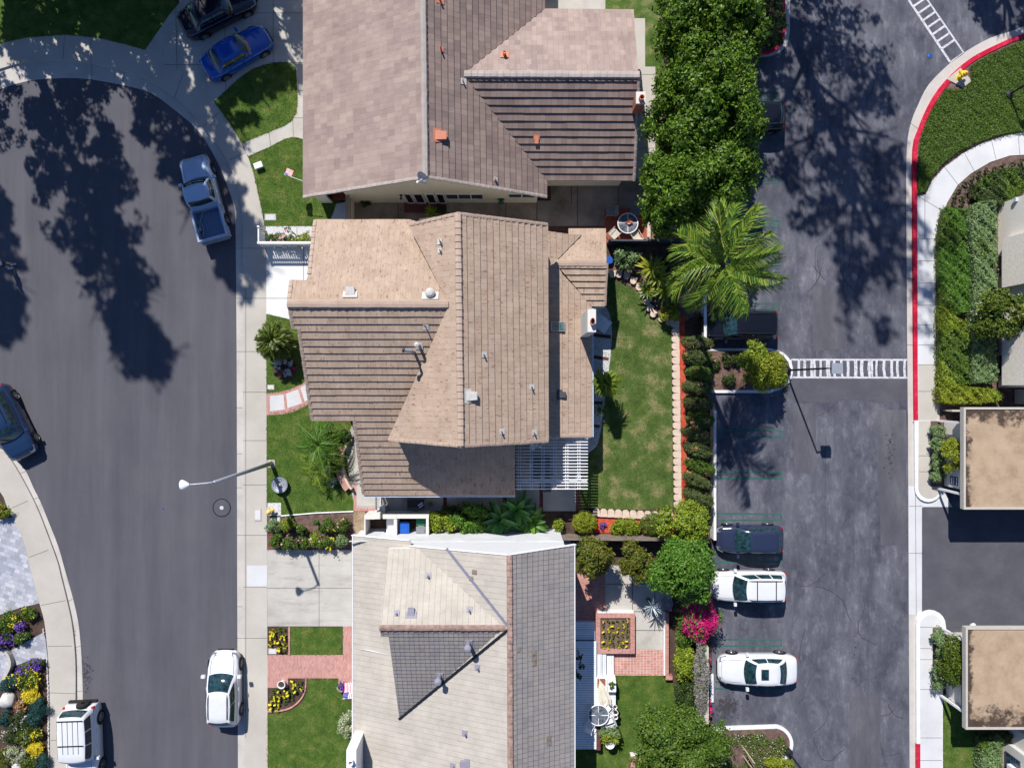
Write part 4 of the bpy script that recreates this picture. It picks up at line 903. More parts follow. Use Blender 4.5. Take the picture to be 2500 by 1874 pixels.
for (r0, r1, z0, z1, m_) in ((1, 1.05, 0, .3, 0), (1.05, .82, .3, .3, 0), (.82, .8, .3, .02, 1)):
    n = 20; A = [c + Vector((.12 * r0 * math.cos(2 * math.pi * i / n), .18 * r0 * math.sin(2 * math.pi * i / n), z0)) for i in range(n)]; B_ = [c + Vector((.12 * r1 * math.cos(2 * math.pi * i / n), .18 * r1 * math.sin(2 * math.pi * i / n), z1)) for i in range(n)]
    for i in range(n): mb.face([A[i], A[(i + 1) % n], B_[(i + 1) % n], B_[i]], m_)
par(mb, 'flue', [M['orange'], M['soot_and_shade']], ch)
mb = MB(); p = pE.hit(1359, 797); A = [p + pE.u * a + pE.d * b_ + pE.n * .16 for a, b_ in ((-.27, -.42), (.27, -.42), (.27, .42), (-.27, .42))]
A = A if (A[1] - A[0]).cross(A[2] - A[0]).z > 0 else A[::-1]; mb.face(A, 1)
for k in range(4):
    a, b_ = A[k], A[(k + 1) % 4]; mb.face([a, b_, b_ - pE.n * .16, a - pE.n * .16], 0)
    d_ = (p + pE.n * .16 - a) * .14; d2 = (p + pE.n * .16 - b_) * .14; mb.face([a + pE.n * .004, b_ + pE.n * .004, b_ + d2 + pE.n * .004, a + d_ + pE.n * .004], 0)
par(mb, 'skylight', [M['grey'], glass_mat('skylight_glass', (.05, .1, .1), .15)], h2)
vent_box(h2, pN, 856, 714, .5, .45, .3, 'ventgrey'); vent_dome(h2, pN, 1051, 716)
vent_pipe(h2, pS, 1040, 798, .03, .75, 'darkgrey', .14, 'ventgrey'); vent_pipe(h2, pS, 1024, 844, .08, 1.0, 'ventgrey', .18, None, True)
vent_pipe(h2, pB, 1075, 590, .05, .35, 'ventgrey', .14); vent_pipe(h2, pB, 1075, 612, .05, .25, 'ventgrey', .12)
vent_box(h2, pA, 1148, 966, .5, .5, .3, 'ventgrey'); vent_box(h2, pE, 1370, 963, .38, .4, .22, 'darkgrey')
for x, y in ((1182, 866), (1298, 944), (1225, 1053), (1304, 1055)): vent_pipe(h2, pA, x, y, .04, .35, 'grey', .14, 'ventgrey')
p = pS.hit(1012, 860); mb = MB(); mb.tube([p, p + Vector((0, 0, 1.5))], .075, 12); q = p + Vector((0, 0, 1.5)); mb.tube([q, q + Vector((-.28, .04, .18))], [.08, .09], 12); mb.tube([q + Vector((-.28, .04, .18)), q + Vector((-.34, .05, .2))], [.14, .12], 12, 1)
par(mb, 'stove_pipe', [M['grey'], M['black']], h2)
dish(1300, 1082, 3.6, 'blue grey satellite dish above the white pergola', -rad(20))

# ---------- house 3
h3 = thing('house', 'pale tiled house with white siding at the bottom', 'house', W(1150, 1600, 0))
ub = MB(); m3 = MB(); md = MB(); cp = MB(); z3 = 6.5
W3_ = [(1244, 1354, z3), (1246, 1874, z3), (863, 1600, 2.7)]
pw3 = roofplane(m3, ub, W3_, [(1244, 1355), (1003, 1333), (1003, 1320), (862, 1307), (862, 2300), (1248, 2300), (1246, 1874)], .31, .028)
E3_ = [(1244, 1354, z3), (1246, 1874, z3), (1401, 1600, 5.0)]
pe3 = roofplane(md, ub, E3_, [(1244, 1354), (1401, 1330), (1402, 2300), (1248, 2300), (1246, 1874)], .31, .045)
# cross gable dormer facing west
zd = 6.35
n3 = [(1240, 1530, zd), (930, 1530, zd), (948, 1340, pw3.hit(948, 1340).z + .75)]
pdn = roofplane(m3, ub, n3, [(1240, 1530), (928, 1530), (948, 1339), (1090, 1338), (1108, 1360)], .27, .04, thick=.3)
s3 = [(1240, 1533, zd), (930, 1533, zd), (975, 1752, pw3.hit(975, 1752).z + .05)]
pds = roofplane(md, ub, s3, [(1240, 1534), (928, 1534), (930, 1552), (949, 1553), (975, 1752)], .25, .035, thick=.3)
par(m3, 'roof', M['tile3'], h3)['label'] = 'pale roof slopes with a sunlit tone in the tile colour'
par(md, 'roof', M['tile3d'], h3)['label'] = 'tiled roof slopes greyed in colour for shade, with dark joints'
par(ub, 'roof_deck', M['fascia_w'], h3)
caps(cp, W(1244, 1356, z3), W(1248, 2200, z3), w=.15); caps(cp, W(1241, 1532, zd + .02), W(928, 1532, zd + .02), w=.15)
par(cp, 'ridge_cap', M['cap3'], h3)
mb = MB()
def onb(pl, x, y, o=.06): return pl.hit(x, y) + pl.n * o
bar(mb, onb(pw3, 1243, 1530, .03), onb(pw3, 1091, 1338, .03), .13, .06)
bar(mb, onb(pw3, 975, 1753, .03), onb(pw3, 1241, 1535, .03), .12, .07, 1)
par(mb, 'valley_flashing', [M['flashing'], M['black']], h3)
mb = MB()
for pl, a, b_ in ((pe3, (1402, 1329), (1403, 2300)), (pw3, (862, 1306), (861, 2300)), (pw3, (862, 1306), (1003, 1319)), (pw3, (1003, 1332), (1244, 1354)), (pe3, (1244, 1353), (1402, 1329))):
    p, q = onb(pl, *a), onb(pl, *b_); bar(mb, p - Vector((0, 0, .22)), q - Vector((0, 0, .22)), .045, .21)
mb.face([W(875, 1583, pw3.hit(875, 1583).z + .1), W(907, 1587, pw3.hit(907, 1587).z + .1), W(955, 1600, pw3.hit(955, 1600).z + .12), W(905, 1589, pw3.hit(905, 1589).z + .1)])
par(mb, 'fascia', M['white'], h3)
yn = -8.9; mb = MB(); xl = -9.2; xr = 2.9; xm = W(1244, 1354, z3).x
pr = [(xl, 0), (xr, 0), (xr, pe3.z(xr, yn) - .25), (xm, pe3.z(xm, yn) - .25), (xl, pw3.z(xl, yn) - .2)]
mb.face([(x, yn, z) for x, z in pr][::-1]); mb.face([(xr, yn, 0), (xr, yn, pr[2][1]), (xr, -34, pr[2][1]), (xr, -34, 0)]); mb.face([(xl, yn, 0), (xl, -34, 0), (xl, -34, pr[4][1]), (xl, yn, pr[4][1])])
mb.box(xl, xr + .02, yn, yn + .03, 3.0, 3.12)
par(mb, 'wall', brick_mat('white_boards', (.6, .61, .63), (.64, .65, .67), (.5, .52, .58), 80, .02, 0, .0, bmp=0), h3)
mb = MB()
for i in range(38):
    z_ = 3.2 + i * .09
    x1 = xr if z_ < pr[2][1] else None
    # board edges follow the gable
    def lim(z_):
        a = xl if z_ < pr[4][1] else xm - (pr[3][1] - z_) / (pr[3][1] - pr[4][1]) * (xm - xl)
        b_ = xr if z_ < pr[2][1] else xm + (pr[3][1] - z_) / (pr[3][1] - pr[2][1]) * (xr - xm)
        return a, b_
    a, b_ = lim(z_ + .02)
    if z_ < pr[3][1] - .1: mb.box(a, b_, yn + .001, yn + .018, z_, z_ + .075)
par(mb, 'siding_board', plain('siding_white', (.62, .63, .65), .7, var=.03), h3)
# chimney
kc = (1 - 4.85 / H) / 40; mb = MB(); mb.box(-405 * kc, -381 * kc, -1200 * kc, -894 * kc, .2, 4.8)
ch = par(mb, 'chimney', M['white'], h3); ch['label'] = 'white boxed chimney on the lower left roof edge'
mb = MB(); c = Vector((-392 * kc, -920 * kc, 4.8)); mb.lathe([(.13, 0), (.14, .28), (.11, .28), (.1, .02)], 16, c); mb.lathe([(0, .04), (.1, .04)], 16, c, 1); par(mb, 'flue', [M['white'], M['orange']], ch)
for x, y in ((1159, 1395), (1151, 1411), (1266, 1584), (1303, 1592), (1303, 1606), (1303, 1618), (1339, 1800), (1339, 1812)):
    pl = pe3 if x > 1246 else pw3; p = pl.hit(x, y); mb = MB(); A = [p + pl.u * a + pl.d * b_ + pl.n * .062 for a, b_ in ((-.12, -.13), (.12, -.13), (.12, .13), (-.12, .13))]
    mb.face(A if (A[1] - A[0]).cross(A[2] - A[0]).z > 0 else A[::-1]); par(mb, 'replaced_tile', M['wood'], h3)
for pl, x, y, r, h_ in ((pdn, 1046, 1404, .05, .3), (pdn, 1146, 1487, .04, .35), (pdn, 969, 1496, .05, .2), (pw3, 1166, 1628, .05, .3), (pw3, 1135, 1788, .05, .3), (pw3, 1106, 1868, .05, .3)):
    vent_pipe(h3, pl, x, y, r, h_, 'ventblue', .15)
vent_box(h3, pdn, 1004, 1494, .4, .4, .25, 'ventblue'); vent_box(h3, pw3, 1136, 1862, .4, .4, .25, 'ventblue')
for x, y in ((1144, 1568), (1073, 1648)): vent_pipe(h3, pds, x, y, .11, .8, 'ventblue', .2, None, True)

# ================================================================== VEHICLES
def interp(xs, tab):
    t = [a[0] for a in tab]; return [np.interp(xs, t, [a[k] for a in tab]) for k in range(1, len(tab[0]))]
SEDAN = dict(L=4.75, W=1.82, H=1.44, prof=[(-.5, .62, .5), (-.492, .8, .7), (-.47, .92, .83), (-.43, .97, .92), (-.36, 1.0, .975), (-.2, 1.0, 1), (0, .98, 1), (.16, .97, 1), (.3, .9, .985), (.4, .8, .93), (.45, .72, .83), (.48, .62, .68), (.493, .54, .52), (.5, .45, .36)],
    cab=(-.36, .2, -.22, .065), wr=.66, wb=.88)
SUV = dict(L=4.7, W=1.86, H=1.72, prof=[(-.5, .7, .7), (-.492, .95, .84), (-.46, 1.08, .95), (-.3, 1.1, 1), (0, 1.08, 1), (.2, 1.06, 1), (.32, 1.0, .98), (.42, .9, .91), (.465, .78, .8), (.49, .64, .64), (.5, .5, .48)],
    cab=(-.47, .24, -.41, .08), wr=.7, wb=.9)
HATCH = dict(L=4.15, W=1.74, H=1.5, prof=[(-.5, .6, .64), (-.488, .9, .82), (-.44, 1.0, .94), (-.2, 1.02, 1), (.15, 1.0, 1), (.28, .95, .985), (.4, .82, .91), (.455, .7, .8), (.485, .58, .64), (.5, .46, .42)],
    cab=(-.46, .25, -.36, .03), wr=.66, wb=.89)
BOXY = dict(L=4.7, W=1.9, H=1.85, prof=[(-.5, .9, .94), (-.49, 1.08, .97), (-.3, 1.12, 1), (.2, 1.12, 1), (.3, 1.1, 1), (.45, 1.04, .97), (.49, .95, .94), (.5, .6, .9)],
    cab=(-.49, .2, -.44, .12), wr=.8, wb=.93)
def body_mesh(name, sp, mat, parent, x0=-.5, x1=.5):
    L_, Wd = sp['L'], sp['W'] / 2
    xs = np.unique(np.concatenate([np.linspace(x0, x1, 30), [a[0] for a in sp['prof'] if x0 <= a[0] <= x1]])); zt, ww = interp(xs, sp['prof'])
    mb = MB(); rings = []
    for x, z, w in zip(xs, zt, ww):
        w *= Wd; b = .2 + .12 * max(0, abs(x) - .42) / .08
        half = [(0, z), (.45 * w, z - .006), (.78 * w, z - .03), (.93 * w, z - .085), (w, z - .22 if z > .7 else z - .1), (w * 1.005, (z + b) / 2), (w * .97, b + .04), (w * .9, b)]
        ring = [(x * L_, y, zz) for y, zz in half] + [(x * L_, -y, zz) for y, zz in half[:0:-1]]
        rings.append(ring)
    for a, b in zip(rings, rings[1:]):
        for k in range(len(a)):
            k2 = (k + 1) % len(a); mb.face([a[k], b[k], b[k2], a[k2]])
    mb.face(rings[0]); mb.face(rings[-1][::-1])
    return mb.build(name, mat, parent, smooth=True)
def cabin(sp, mat, parent, roofrails=False, sunroof=False, bars=0, pillars=(.48,), zb=None, grooves=False, roof_mat=None):
    L_, Wd, Ht = sp['L'], sp['W'] / 2, sp['H']; a0, a1, r0, r1 = [v * L_ for v in sp['cab']]; wb, wr = sp['wb'] * Wd, sp['wr'] * Wd
    zb_ = zb or (np.interp(.0, [p[0] for p in sp['prof']], [p[1] for p in sp['prof']]) - .04)
    zr_ = Ht - .05
    def P(side, u, v, off=0):
        # side: 0 front,1 left(+y),2 back,3 right ; v 0 belt, 1 roof edge
        vv = v ** .92; w = wb + (wr - wb) * vv; z = zb_ + (zr_ - zb_) * math.sin(v * math.pi / 2) ** .95 if v > 0 else zb_
        xf = a1 + (r1 - a1) * v; xb = a0 + (r0 - a0) * v; bf = .16 * (1 - v * .4); bb = .1 * (1 - v * .3)
        if side == 0: y = w * (1 - 2 * u); x = xf - bf * (y / w) ** 2; n = Vector((1, 0, .8))
        elif side == 2: y = w * (2 * u - 1); x = xb + bb * (y / w) ** 2; n = Vector((-1, 0, .8))
        else:
            uu = u if side == 3 else 1 - u
            x = (xf - bf) + ((xb + bb) - (xf - bf)) * uu; y = (w + .05 * math.sin(uu * math.pi)) * (1 if side == 1 else -1); n = Vector((0, 1 if side == 1 else -1, .5))
            if side == 3: pass
        return Vector((x, y, z)) + n.normalized() * off
    # rings: front (u 0..1: +y to -y), right side front->back, back (-y..+y), left back->front
    def ring(v):
        r = [P(0, u / 8, v) for u in range(8)] + [P(3, u / 8, v) for u in range(8)] + [P(2, u / 8, v) for u in range(8)] + [P(1, u / 8, v) for u in range(8)]
        return r
    mb = MB(); rs = [ring(v) for v in (0, .25, .5, .75, .9, 1)]
    cx = (r0 + r1) / 2
    for s_, dz in ((.93, .03), (.7, .045), (.35, .05)): rs.append([Vector((cx + (p.x - cx) * s_, p.y * s_, zr_ + dz)) for p in rs[5]])
    for a, b in zip(rs, rs[1:]):
        for k in range(32): mb.face([a[k], b[k], b[(k + 1) % 32], a[(k + 1) % 32]])
    mb.face(rs[-1]); cb = mb.build('cabin', mat, parent, smooth=True)
    def patch(name, side, u0, u1, v0, v1, m, n=8, off=.012, par_=None):
        mb = MB()
        for i in range(n):
            for j in range(4):
                ua, ub_ = u0 + (u1 - u0) * i / n, u0 + (u1 - u0) * (i + 1) / n; va, vb = v0 + (v1 - v0) * j / 4, v0 + (v1 - v0) * (j + 1) / 4
                mb.face([P(side, ua, va, off), P(side, ub_, va, off), P(side, ub_, vb, off), P(side, ua, vb, off)])
        return mb.build(name, m, par_ or parent, smooth=True)
    patch('windshield', 0, .05, .95, .04, .93, M['glass']); patch('rear_window', 2, .07, .93, .18, .93, M['glass'])
    ps = [.04] + list(pillars) + [.95]
    for sd_ in (1, 3):
        for a, b in zip(ps, ps[1:]):
            ua, ub_ = a + .015, b - .015
            if sd_ == 1: ua, ub_ = 1 - b + .015, 1 - a - .015
            patch('side_window', sd_, ua, ub_, .2, .9, M['glass'], 5)
    if sunroof:
        mb = MB(); x0, x1 = cx - .02, cx + .42; w = wr * .52; mb.box(x0, x1, -w, w, Ht - .03, Ht + .022); mb.build('sunroof', M['glass'], parent)
    if roofrails:
        for s_ in (-1, 1):
            mb = MB(); y = wr * .9 * s_; mb.tube([(r0 + .12, y * .95, zr_), (r0 + .25, y, Ht + .03), (cx, y * 1.02, Ht + .06), (r1 - .25, y, Ht + .03), (r1 - .1, y * .95, zr_)], .022, 6); mb.build('roof_rail', M['black'], parent)
    for k in range(bars):
        x = r0 + (r1 - r0) * (.25 + .5 * k / max(1, bars - 1)); mb = MB(); mb.box(x - .025, x + .025, -wr * .95, wr * .95, Ht + .03, Ht + .06); mb.build('roof_bar', M['black'], parent)
    if grooves:
        for s_ in (-.6, -.2, .2, .6):
            mb = MB(); mb.box(r0 + .25, r1 - .5, wr * s_ - .012, wr * s_ + .012, Ht - .005, Ht + .012); mb.build('roof_groove', M['darkgrey'], parent)
    return zb_
def wheel(parent, x, y, r=.33, w=.22):
    s_ = 1 if y > 0 else -1; Mt = Matrix.Translation((x, y, r)) @ Matrix.Rotation(-s_ * math.pi / 2, 4, 'X')
    mb = MB(); mb.lathe([(r * .62, w / 2), (r * .9, w / 2 + .005), (r, w * .35), (r, -w * .35), (r * .9, -w / 2), (r * .5, -w / 2)], 22, (0, 0, 0), 0, Mt); o = mb.build('wheel', M['rubber'], parent, smooth=True)
    mb = MB(); mb.lathe([(0, w / 2 + .012), (r * .16, w / 2 + .012), (r * .2, w / 2 - .01)], 12, (0, 0, 0), 0, Mt)
    mb.lathe([(r * .54, w / 2 - .02), (r * .56, w / 2 + .01), (r * .64, w / 2 + .008)], 22, (0, 0, 0), 0, Mt)
    for k in range(7):
        a = 2 * math.pi * k / 7; P_ = [Mt @ Vector((rr * math.cos(a + d), rr * math.sin(a + d), w / 2 + .004)) for rr, d in ((r * .15, -.3), (r * .56, -.13), (r * .56, .13), (r * .15, .3))]; mb.face(P_)
    mb.build('rim', M['rim'], o); mb = MB(); mb.lathe([(0, w / 2 - .03), (r * .6, w / 2 - .03)], 16, (0, 0, 0), 0, Mt); mb.build('brake_disc', M['black'], o)
def trims(root, sp, pm, wh=.33, tail=M['tail'], arch=True, wx=(.31, -.3)):
    L_, Wd = sp['L'], sp['W'] / 2
    for fx in wx:
        for s_ in (-1, 1):
            wheel(root, fx * L_, s_ * (Wd - .1), wh)
            mb = MB(); n = 10; r1, r2 = wh * 1.02, wh * 1.22
            for k in range(n):
                a, b = math.pi * k / n - .15, math.pi * (k + 1) / n + (0 if k < n - 1 else .15)
                mb.face([(fx * L_ + r * math.cos(t), s_ * (Wd + .012), wh + r * math.sin(t)) for r, t in ((r1, a), (r2, a), (r2, b), (r1, b))])
            mb.face([(fx * L_ + r1 * math.cos(t), s_ * (Wd + .006), wh + r1 * math.sin(t)) for t in [2 * math.pi * k / 20 for k in range(20)]])
            mb.build('wheel_arch', M['black'], root)
    for s_ in (-1, 1):
        mb = MB(); x = sp['cab'][1] * L_ - .2; z = .98; y = s_ * (Wd + .02); mb.box(x - .09, x + .07, min(y, y + s_ * .2), max(y, y + s_ * .2), z - .03, z + .12)
        bm_ = mb.build('mirror', pm, root); md_ = bm_.modifiers.new('b', 'BEVEL'); md_.width = .04; md_.segments = 2
        zf = np.interp(.455, [p[0] for p in sp['prof']], [p[1] for p in sp['prof']]); wf = np.interp(.46, [p[0] for p in sp['prof']], [p[2] for p in sp['prof']]) * Wd
        mb = MB(); x1 = L_ * .474; x0 = L_ * .395
        mb.face([(x0, s_ * (Wd * .955), zf - .0), (x1, s_ * (wf * .99), zf - .13), (x1 + .06, s_ * wf * .62, zf - .075), (x0 + .16, s_ * wf * .7, zf + .035)][::s_]); mb.build('headlight', M['headl'], root)
        zr2 = np.interp(-.49, [p[0] for p in sp['prof']], [p[1] for p in sp['prof']]); wr2 = np.interp(-.48, [p[0] for p in sp['prof']], [p[2] for p in sp['prof']]) * Wd
        mb = MB(); mb.box(-L_ * .492, -L_ * .462, min(s_ * wr2 * .84, s_ * wr2 * 1.0), max(s_ * wr2 * .84, s_ * wr2 * 1.0), zr2 - .16, zr2 - .03); t_ = mb.build('tail_light', tail, root); md_ = t_.modifiers.new('b', 'BEVEL'); md_.width = .03; md_.segments = 2
        for hx in (.02, -.18):
            mb = MB(); zz = .86; mb.box(hx * L_ - .09, hx * L_ + .09, min(s_ * (Wd + .003), s_ * (Wd + .03)), max(s_ * (Wd + .003), s_ * (Wd + .03)), zz, zz + .03); mb.build('door_handle', pm, root)
    mb = MB(); zf = np.interp(.49, [p[0] for p in sp['prof']], [p[1] for p in sp['prof']]); mb.box(L_ * .497, L_ * .505, -.45, .45, zf - .22, zf - .08); mb.build('grille', M['black'], root)
    mb = MB(); zc = [np.interp(q, [p[0] for p in sp['prof']], [p[1] for p in sp['prof']]) for q in (.2, .3, .4, .44)]
    for s_ in (-1, 1):
        for (xa, za, ya), (xb, zb__, yb) in zip([(.22, zc[0] , .74), (.32, zc[1], .73), (.4, zc[2], .7)], [(.32, zc[1], .73), (.4, zc[2], .7), (.45, zc[3], .6)]):
            za += .002; zb__ += .002
            mb.tube([(xa * L_, s_ * ya * Wd, za - .022), (xb * L_, s_ * yb * Wd, zb__ - .02)], .007, 4)
    mb.tube([(.45 * L_, -.6 * Wd, zc[3] - .01), (.462 * L_, 0, zc[3] - .01), (.45 * L_, .6 * Wd, zc[3] - .01)], .007, 4)
    mb.build('bonnet_seam', M['darkgrey'], root)
    mb = MB(); x = sp['cab'][1] * L_ + .03; mb.box(x - .02, x + .1, -Wd * .7, Wd * .7, 0, 0); 
def car(px, py, deg, sp, pm, lab, cat='car', name='parked_car', wh=.33, zc=.7, scale=1, **kw):
    """px,py image centre of the car seen at mid height, deg = heading (image degrees, 0 = right, 90 = up)"""
    p = W(px, py, zc); root = thing(name, lab, cat, (p.x, p.y, 0), rad(deg), 'parked cars'); root.scale = (scale,) * 3
    body_mesh('body', sp, pm, root); cabin(sp, pm, root, **kw); trims(root, sp, pm, wh); return root
car(576, 126, 31, SEDAN, P_blue, 'blue sedan parked on the grey driveway, fully in view', scale=.94)
car(533, 28, 27, SEDAN, P_navy, 'very dark blue sedan parked at the top edge beside the blue sedan', zc=.5)
c = car(547, 1680, 90, HATCH, P_white, 'white crossover parked on the left street by the lower sidewalk', roofrails=True, scale=1.08)
car(1830, 1316, 180, HATCH, P_slate, 'dark blue hatchback in a stall above the white estate', roofrails=False, scale=.97)
car(1827, 1430, 180, SUV, P_white, 'white estate with roof bars parked between blue hatchback and white sedan', roofrails=True, bars=2, scale=.96, pillars=(.36, .68))
car(1850, 1634, 180, SEDAN, P_white, 'white sedan with sunroof in the lowest occupied stall', sunroof=True)
car(1803, 793, 180, SUV, P_black, 'black car with red tail lights half hidden under the palm', roofrails=True, scale=.98, zc=.6)
car(1830, 290, 180, HATCH, P_black, 'black car in shade half hidden under the tree row', zc=.4, scale=.98)
car(26, 1032, -64, SUV, P_teal, 'dark blue green car half out of view at the left edge', roofrails=True, zc=.5, scale=.98)
c = car(200, 1815, 270 + 2, BOXY, P_white, 'boxy white off road car at the bottom left with a rear spare wheel', grooves=True, zc=.8, wh=.38, pillars=(.36, .66), scale=1.0)
mb = MB(); Mt = Matrix.Translation((-2.42, .25, .95)) @ Matrix.Rotation(-math.pi / 2, 4, 'Y'); mb.lathe([(.1, .1), (.33, .1), (.37, .05), (.37, -.1), (.1, -.1)], 20, (0, 0, 0), 0, Mt); mb.build('spare_wheel', M['rubber'], c, smooth=True)
mb = MB(); mb.box(-2.5, -2.36, -.85, .85, .45, .62); mb.build('rear_bumper', M['black'], c)
mb = MB(); mb.box(-1.9, -1.85, -.74, .74, 1.87, 1.9); mb.box(-.45, -.4, -.74, .74, 1.87, 1.9); mb.build('roof_rack', M['black'], c)
# pickup
PK = dict(L=5.3, W=1.86, H=1.72, prof=[(-.5, .95, .95), (-.1, 1.0, 1), (.2, 1.02, 1), (.3, 1.0, .98), (.42, .93, .95), (.47, .82, .9), (.5, .55, .8)], cab=(-.12, .22, -.085, .1), wr=.78, wb=.93)
p = W(495, 481, .8); pk = thing('pickup_truck', 'silver blue pickup truck in the tree shade by the curved kerb', 'pickup truck', (p.x, p.y, 0), rad(105), 'parked cars'); pk.scale = (.98,) * 3
PK2 = dict(PK); 
body_mesh('body', PK2, P_silver, pk, -.13, .5); cabin(PK, P_silver, pk, pillars=(.5,)); trims(pk, PK, P_silver, .36)
mb = MB(); hw = .93; xr_, xf_ = -2.65, -.69
mb.box(xr_, xf_, -hw, -hw + .12, .35, .99); mb.box(xr_, xf_, hw - .12, hw, .35, .99); mb.box(xr_, xr_ + .1, -hw + .12, hw - .12, .35, .98); mb.box(xf_ - .08, xf_, -hw + .12, hw - .12, .3, 1.0); b = mb.build('bed_side', P_silver, pk)
mb = MB(); mb.box(xr_ + .1, xf_ - .08, -hw + .12, hw - .12, .3, .5)
for i in range(11): y = -hw + .2 + i * .146; mb.box(xr_ + .12, xf_ - .1, y - .03, y + .03, .5, .525)
for s_ in (-1, 1): mb.box(-1.95, -1.15, min(s_ * .62, s_ * (hw - .125)), max(s_ * .62, s_ * (hw - .125)), .5, .68)
mb.build('bed_floor', paint('bed_liner', (.1, .16, .27), .5), pk)
mb = MB(); mb.box(xr_ - .12, xr_ - .01, -.85, .85, .42, .6); mb.build('rear_bumper', M['grey'], pk)
mb = MB(); mb.tube([(-.75, .3, .55), (-1.3, .62, .56), (-1.8, .55, .56), (-2.3, .7, .55)], .05, 8); mb.build('bed_hose', M['grey'], pk)

# ================================================================== STREET FURNITURE, BIG
p = W(665, 1130, 0); t = thing('street_lamp', 'tall street lamp whose arm reaches over the left street', 'street lamp', p)
mb = MB(); mb.tube([(0, 0, 0), (0, 0, 4), (0, 0, 8.15)], [.13, .11, .085], 12); mb.lathe([(.2, 0), (.2, .12), (.14, .16)], 12); mb.build('pole', M['grey'], t, smooth=True)
q = W(441, 1184, 8.55) - p; q0 = Vector((0, 0, 8.1)); m_ = q0.lerp(q, .5) + Vector((0, 0, .12)); e = q0.lerp(q, .76) + Vector((0, 0, .04))
mb = MB(); mb.tube([q0, q0.lerp(q, .2) + Vector((0, 0, .12)), m_, e], [.045, .035, .032, .03], 8); mb.build('arm', M['lens'], t, smooth=True)
mb = MB(); d = (q - q0).normalized(); ang = math.atan2(d.y, d.x)
Mt = Matrix.Translation(e + (q - e) * .5) @ Matrix.Rotation(ang, 4, 'Z'); Ln = (q - e).length / 2 + .06
prof = [(-1, .06), (-.7, .1), (-.2, .19), (.3, .25), (.75, .24), (.95, .16), (1, .05)]
rings = [[Mt @ Vector((x * Ln, w * math.cos(a), .6 * w * math.sin(a))) for a in [2 * math.pi * k / 14 for k in range(14)]] for x, w in prof]
for a, b in zip(rings, rings[1:]):
    for k in range(14): mb.face([a[k], a[(k + 1) % 14], b[(k + 1) % 14], b[k]])
mb.face(rings[0]); mb.face(rings[-1][::-1]); mb.build('lamp_head', M['white'], t, smooth=True)
def lot_lamp(px, py, h, rz, lab, headoff=.55):
    t = thing('parking_lamp', lab, 'lamp post', W(px, py, 0), rz)
    mb = MB(); mb.lathe([(.22, 0), (.22, .4), (.06, .45)], 12); mb.tube([(0, 0, .3), (0, 0, h)], [.065, .05], 10); mb.build('pole', M['black'], t)
    mb = MB(); mb.box(0, headoff - .27, -.03, .03, h - .12, h - .04); mb.build('arm', M['black'], t)
    mb = MB(); mb.box(headoff - .28, headoff + .3, -.28, .28, h - .22, h + .02); b = mb.build('lamp_head', M['grey'], t); md_ = b.modifiers.new('b', 'BEVEL'); md_.width = .04; return t
lot_lamp(1917, 904, 5.5, 0, 'dark lamp post on the island by the crosswalk')
lot_lamp(1921, 1829, 4.6, -.3, 'dark lamp post on the island at the bottom edge')
lot_lamp(2455, 236, 2.6, rad(32), 'short grey lamp post in the ground cover at the upper right', .3)
for (x, y, m, lab, s) in ((2340, 190, 'yellow', 'bright yellow fire hydrant on its pad by the red kerb', 1.0), (664, 1246, 'hydr', 'pale yellow fire hydrant beside the rose bed', .9)):
    t = thing('fire_hydrant', lab, 'fire hydrant', W(x, y, .12), rad(30)); t.scale = (s,) * 3
    mb = MB(); mb.lathe([(.2, 0), (.2, .06), (.13, .07), (.13, .5), (.19, .52), (.19, .57), (.15, .6), (.12, .7), (.05, .76), (.05, .8), (0, .8)], 14); mb.build('barrel', M[m], t, smooth=False)
    for k, a in enumerate((0, math.pi, math.pi / 2)):
        mb = MB(); d = Vector((math.cos(a), math.sin(a), 0)); r_ = .075 if k < 2 else .1; mb.tube([d * .1 + Vector((0, 0, .38)), d * .27 + Vector((0, 0, .38))], r_, 10); mb.tube([d * .27 + Vector((0, 0, .38)), d * .32 + Vector((0, 0, .38))], r_ * .6, 6); mb.build('nozzle', M[m], t)
slab('hydrant_pad', [(2312, 193), (2345, 166), (2373, 197), (2352, 214)], .165, M['walk'], label='square concrete pad under the yellow hydrant', cat='pad')
slab('hydrant_pad', [(653, 1227), (686, 1227), (686, 1258), (653, 1258)], .15, M['walk2'], label='square concrete pad under the pale hydrant', cat='pad')
slab('lamp_pad', [(652, 1122), (671, 1122), (671, 1141), (652, 1141)], .15, M['walk'], label='small concrete pad at the street lamp foot', cat='pad')

# ================================================================== SMALL STRUCTURES
# picket fence
t = thing('picket_fence', 'white picket fence along the rose bed by the bright driveway', 'fence', W(650, 604, 0)); o = t.location
mb = MB(); a = W(650, 604, 0); b = W(800, 604, 0)
n = int((b.x - a.x) / .14)
for i in range(n): x = i * .14; mb.box(x, x + .07, -.02, .02, .12, 1.25 + (.03 if i % 2 else 0))
mb.build('picket', M['white'], t).name = 'picket_row'
mb = MB(); mb.box(0, b.x - a.x, .021, .07, .3, .42); mb.box(0, b.x - a.x, .021, .07, .98, 1.1); mb.box(0, b.x - a.x, -.05, .09, 1.29, 1.33); mb.build('rail', M['white'], t)
mb = MB(); mb.box(-.06, .06, -.06, .08, .1, 1.36); mb.build('post', M['white'], t)
mb = MB()
for i in range(6): mb.box(-.02, .02, .1 + i * .14, .17 + i * .14, .12, 1.25)
mb.box(-.04, .04, .08, .95, 1.251, 1.3); mb.box(-.06, .06, .92, 1.02, .1, 1.36); mb.build('return_panel', M['white'], t)
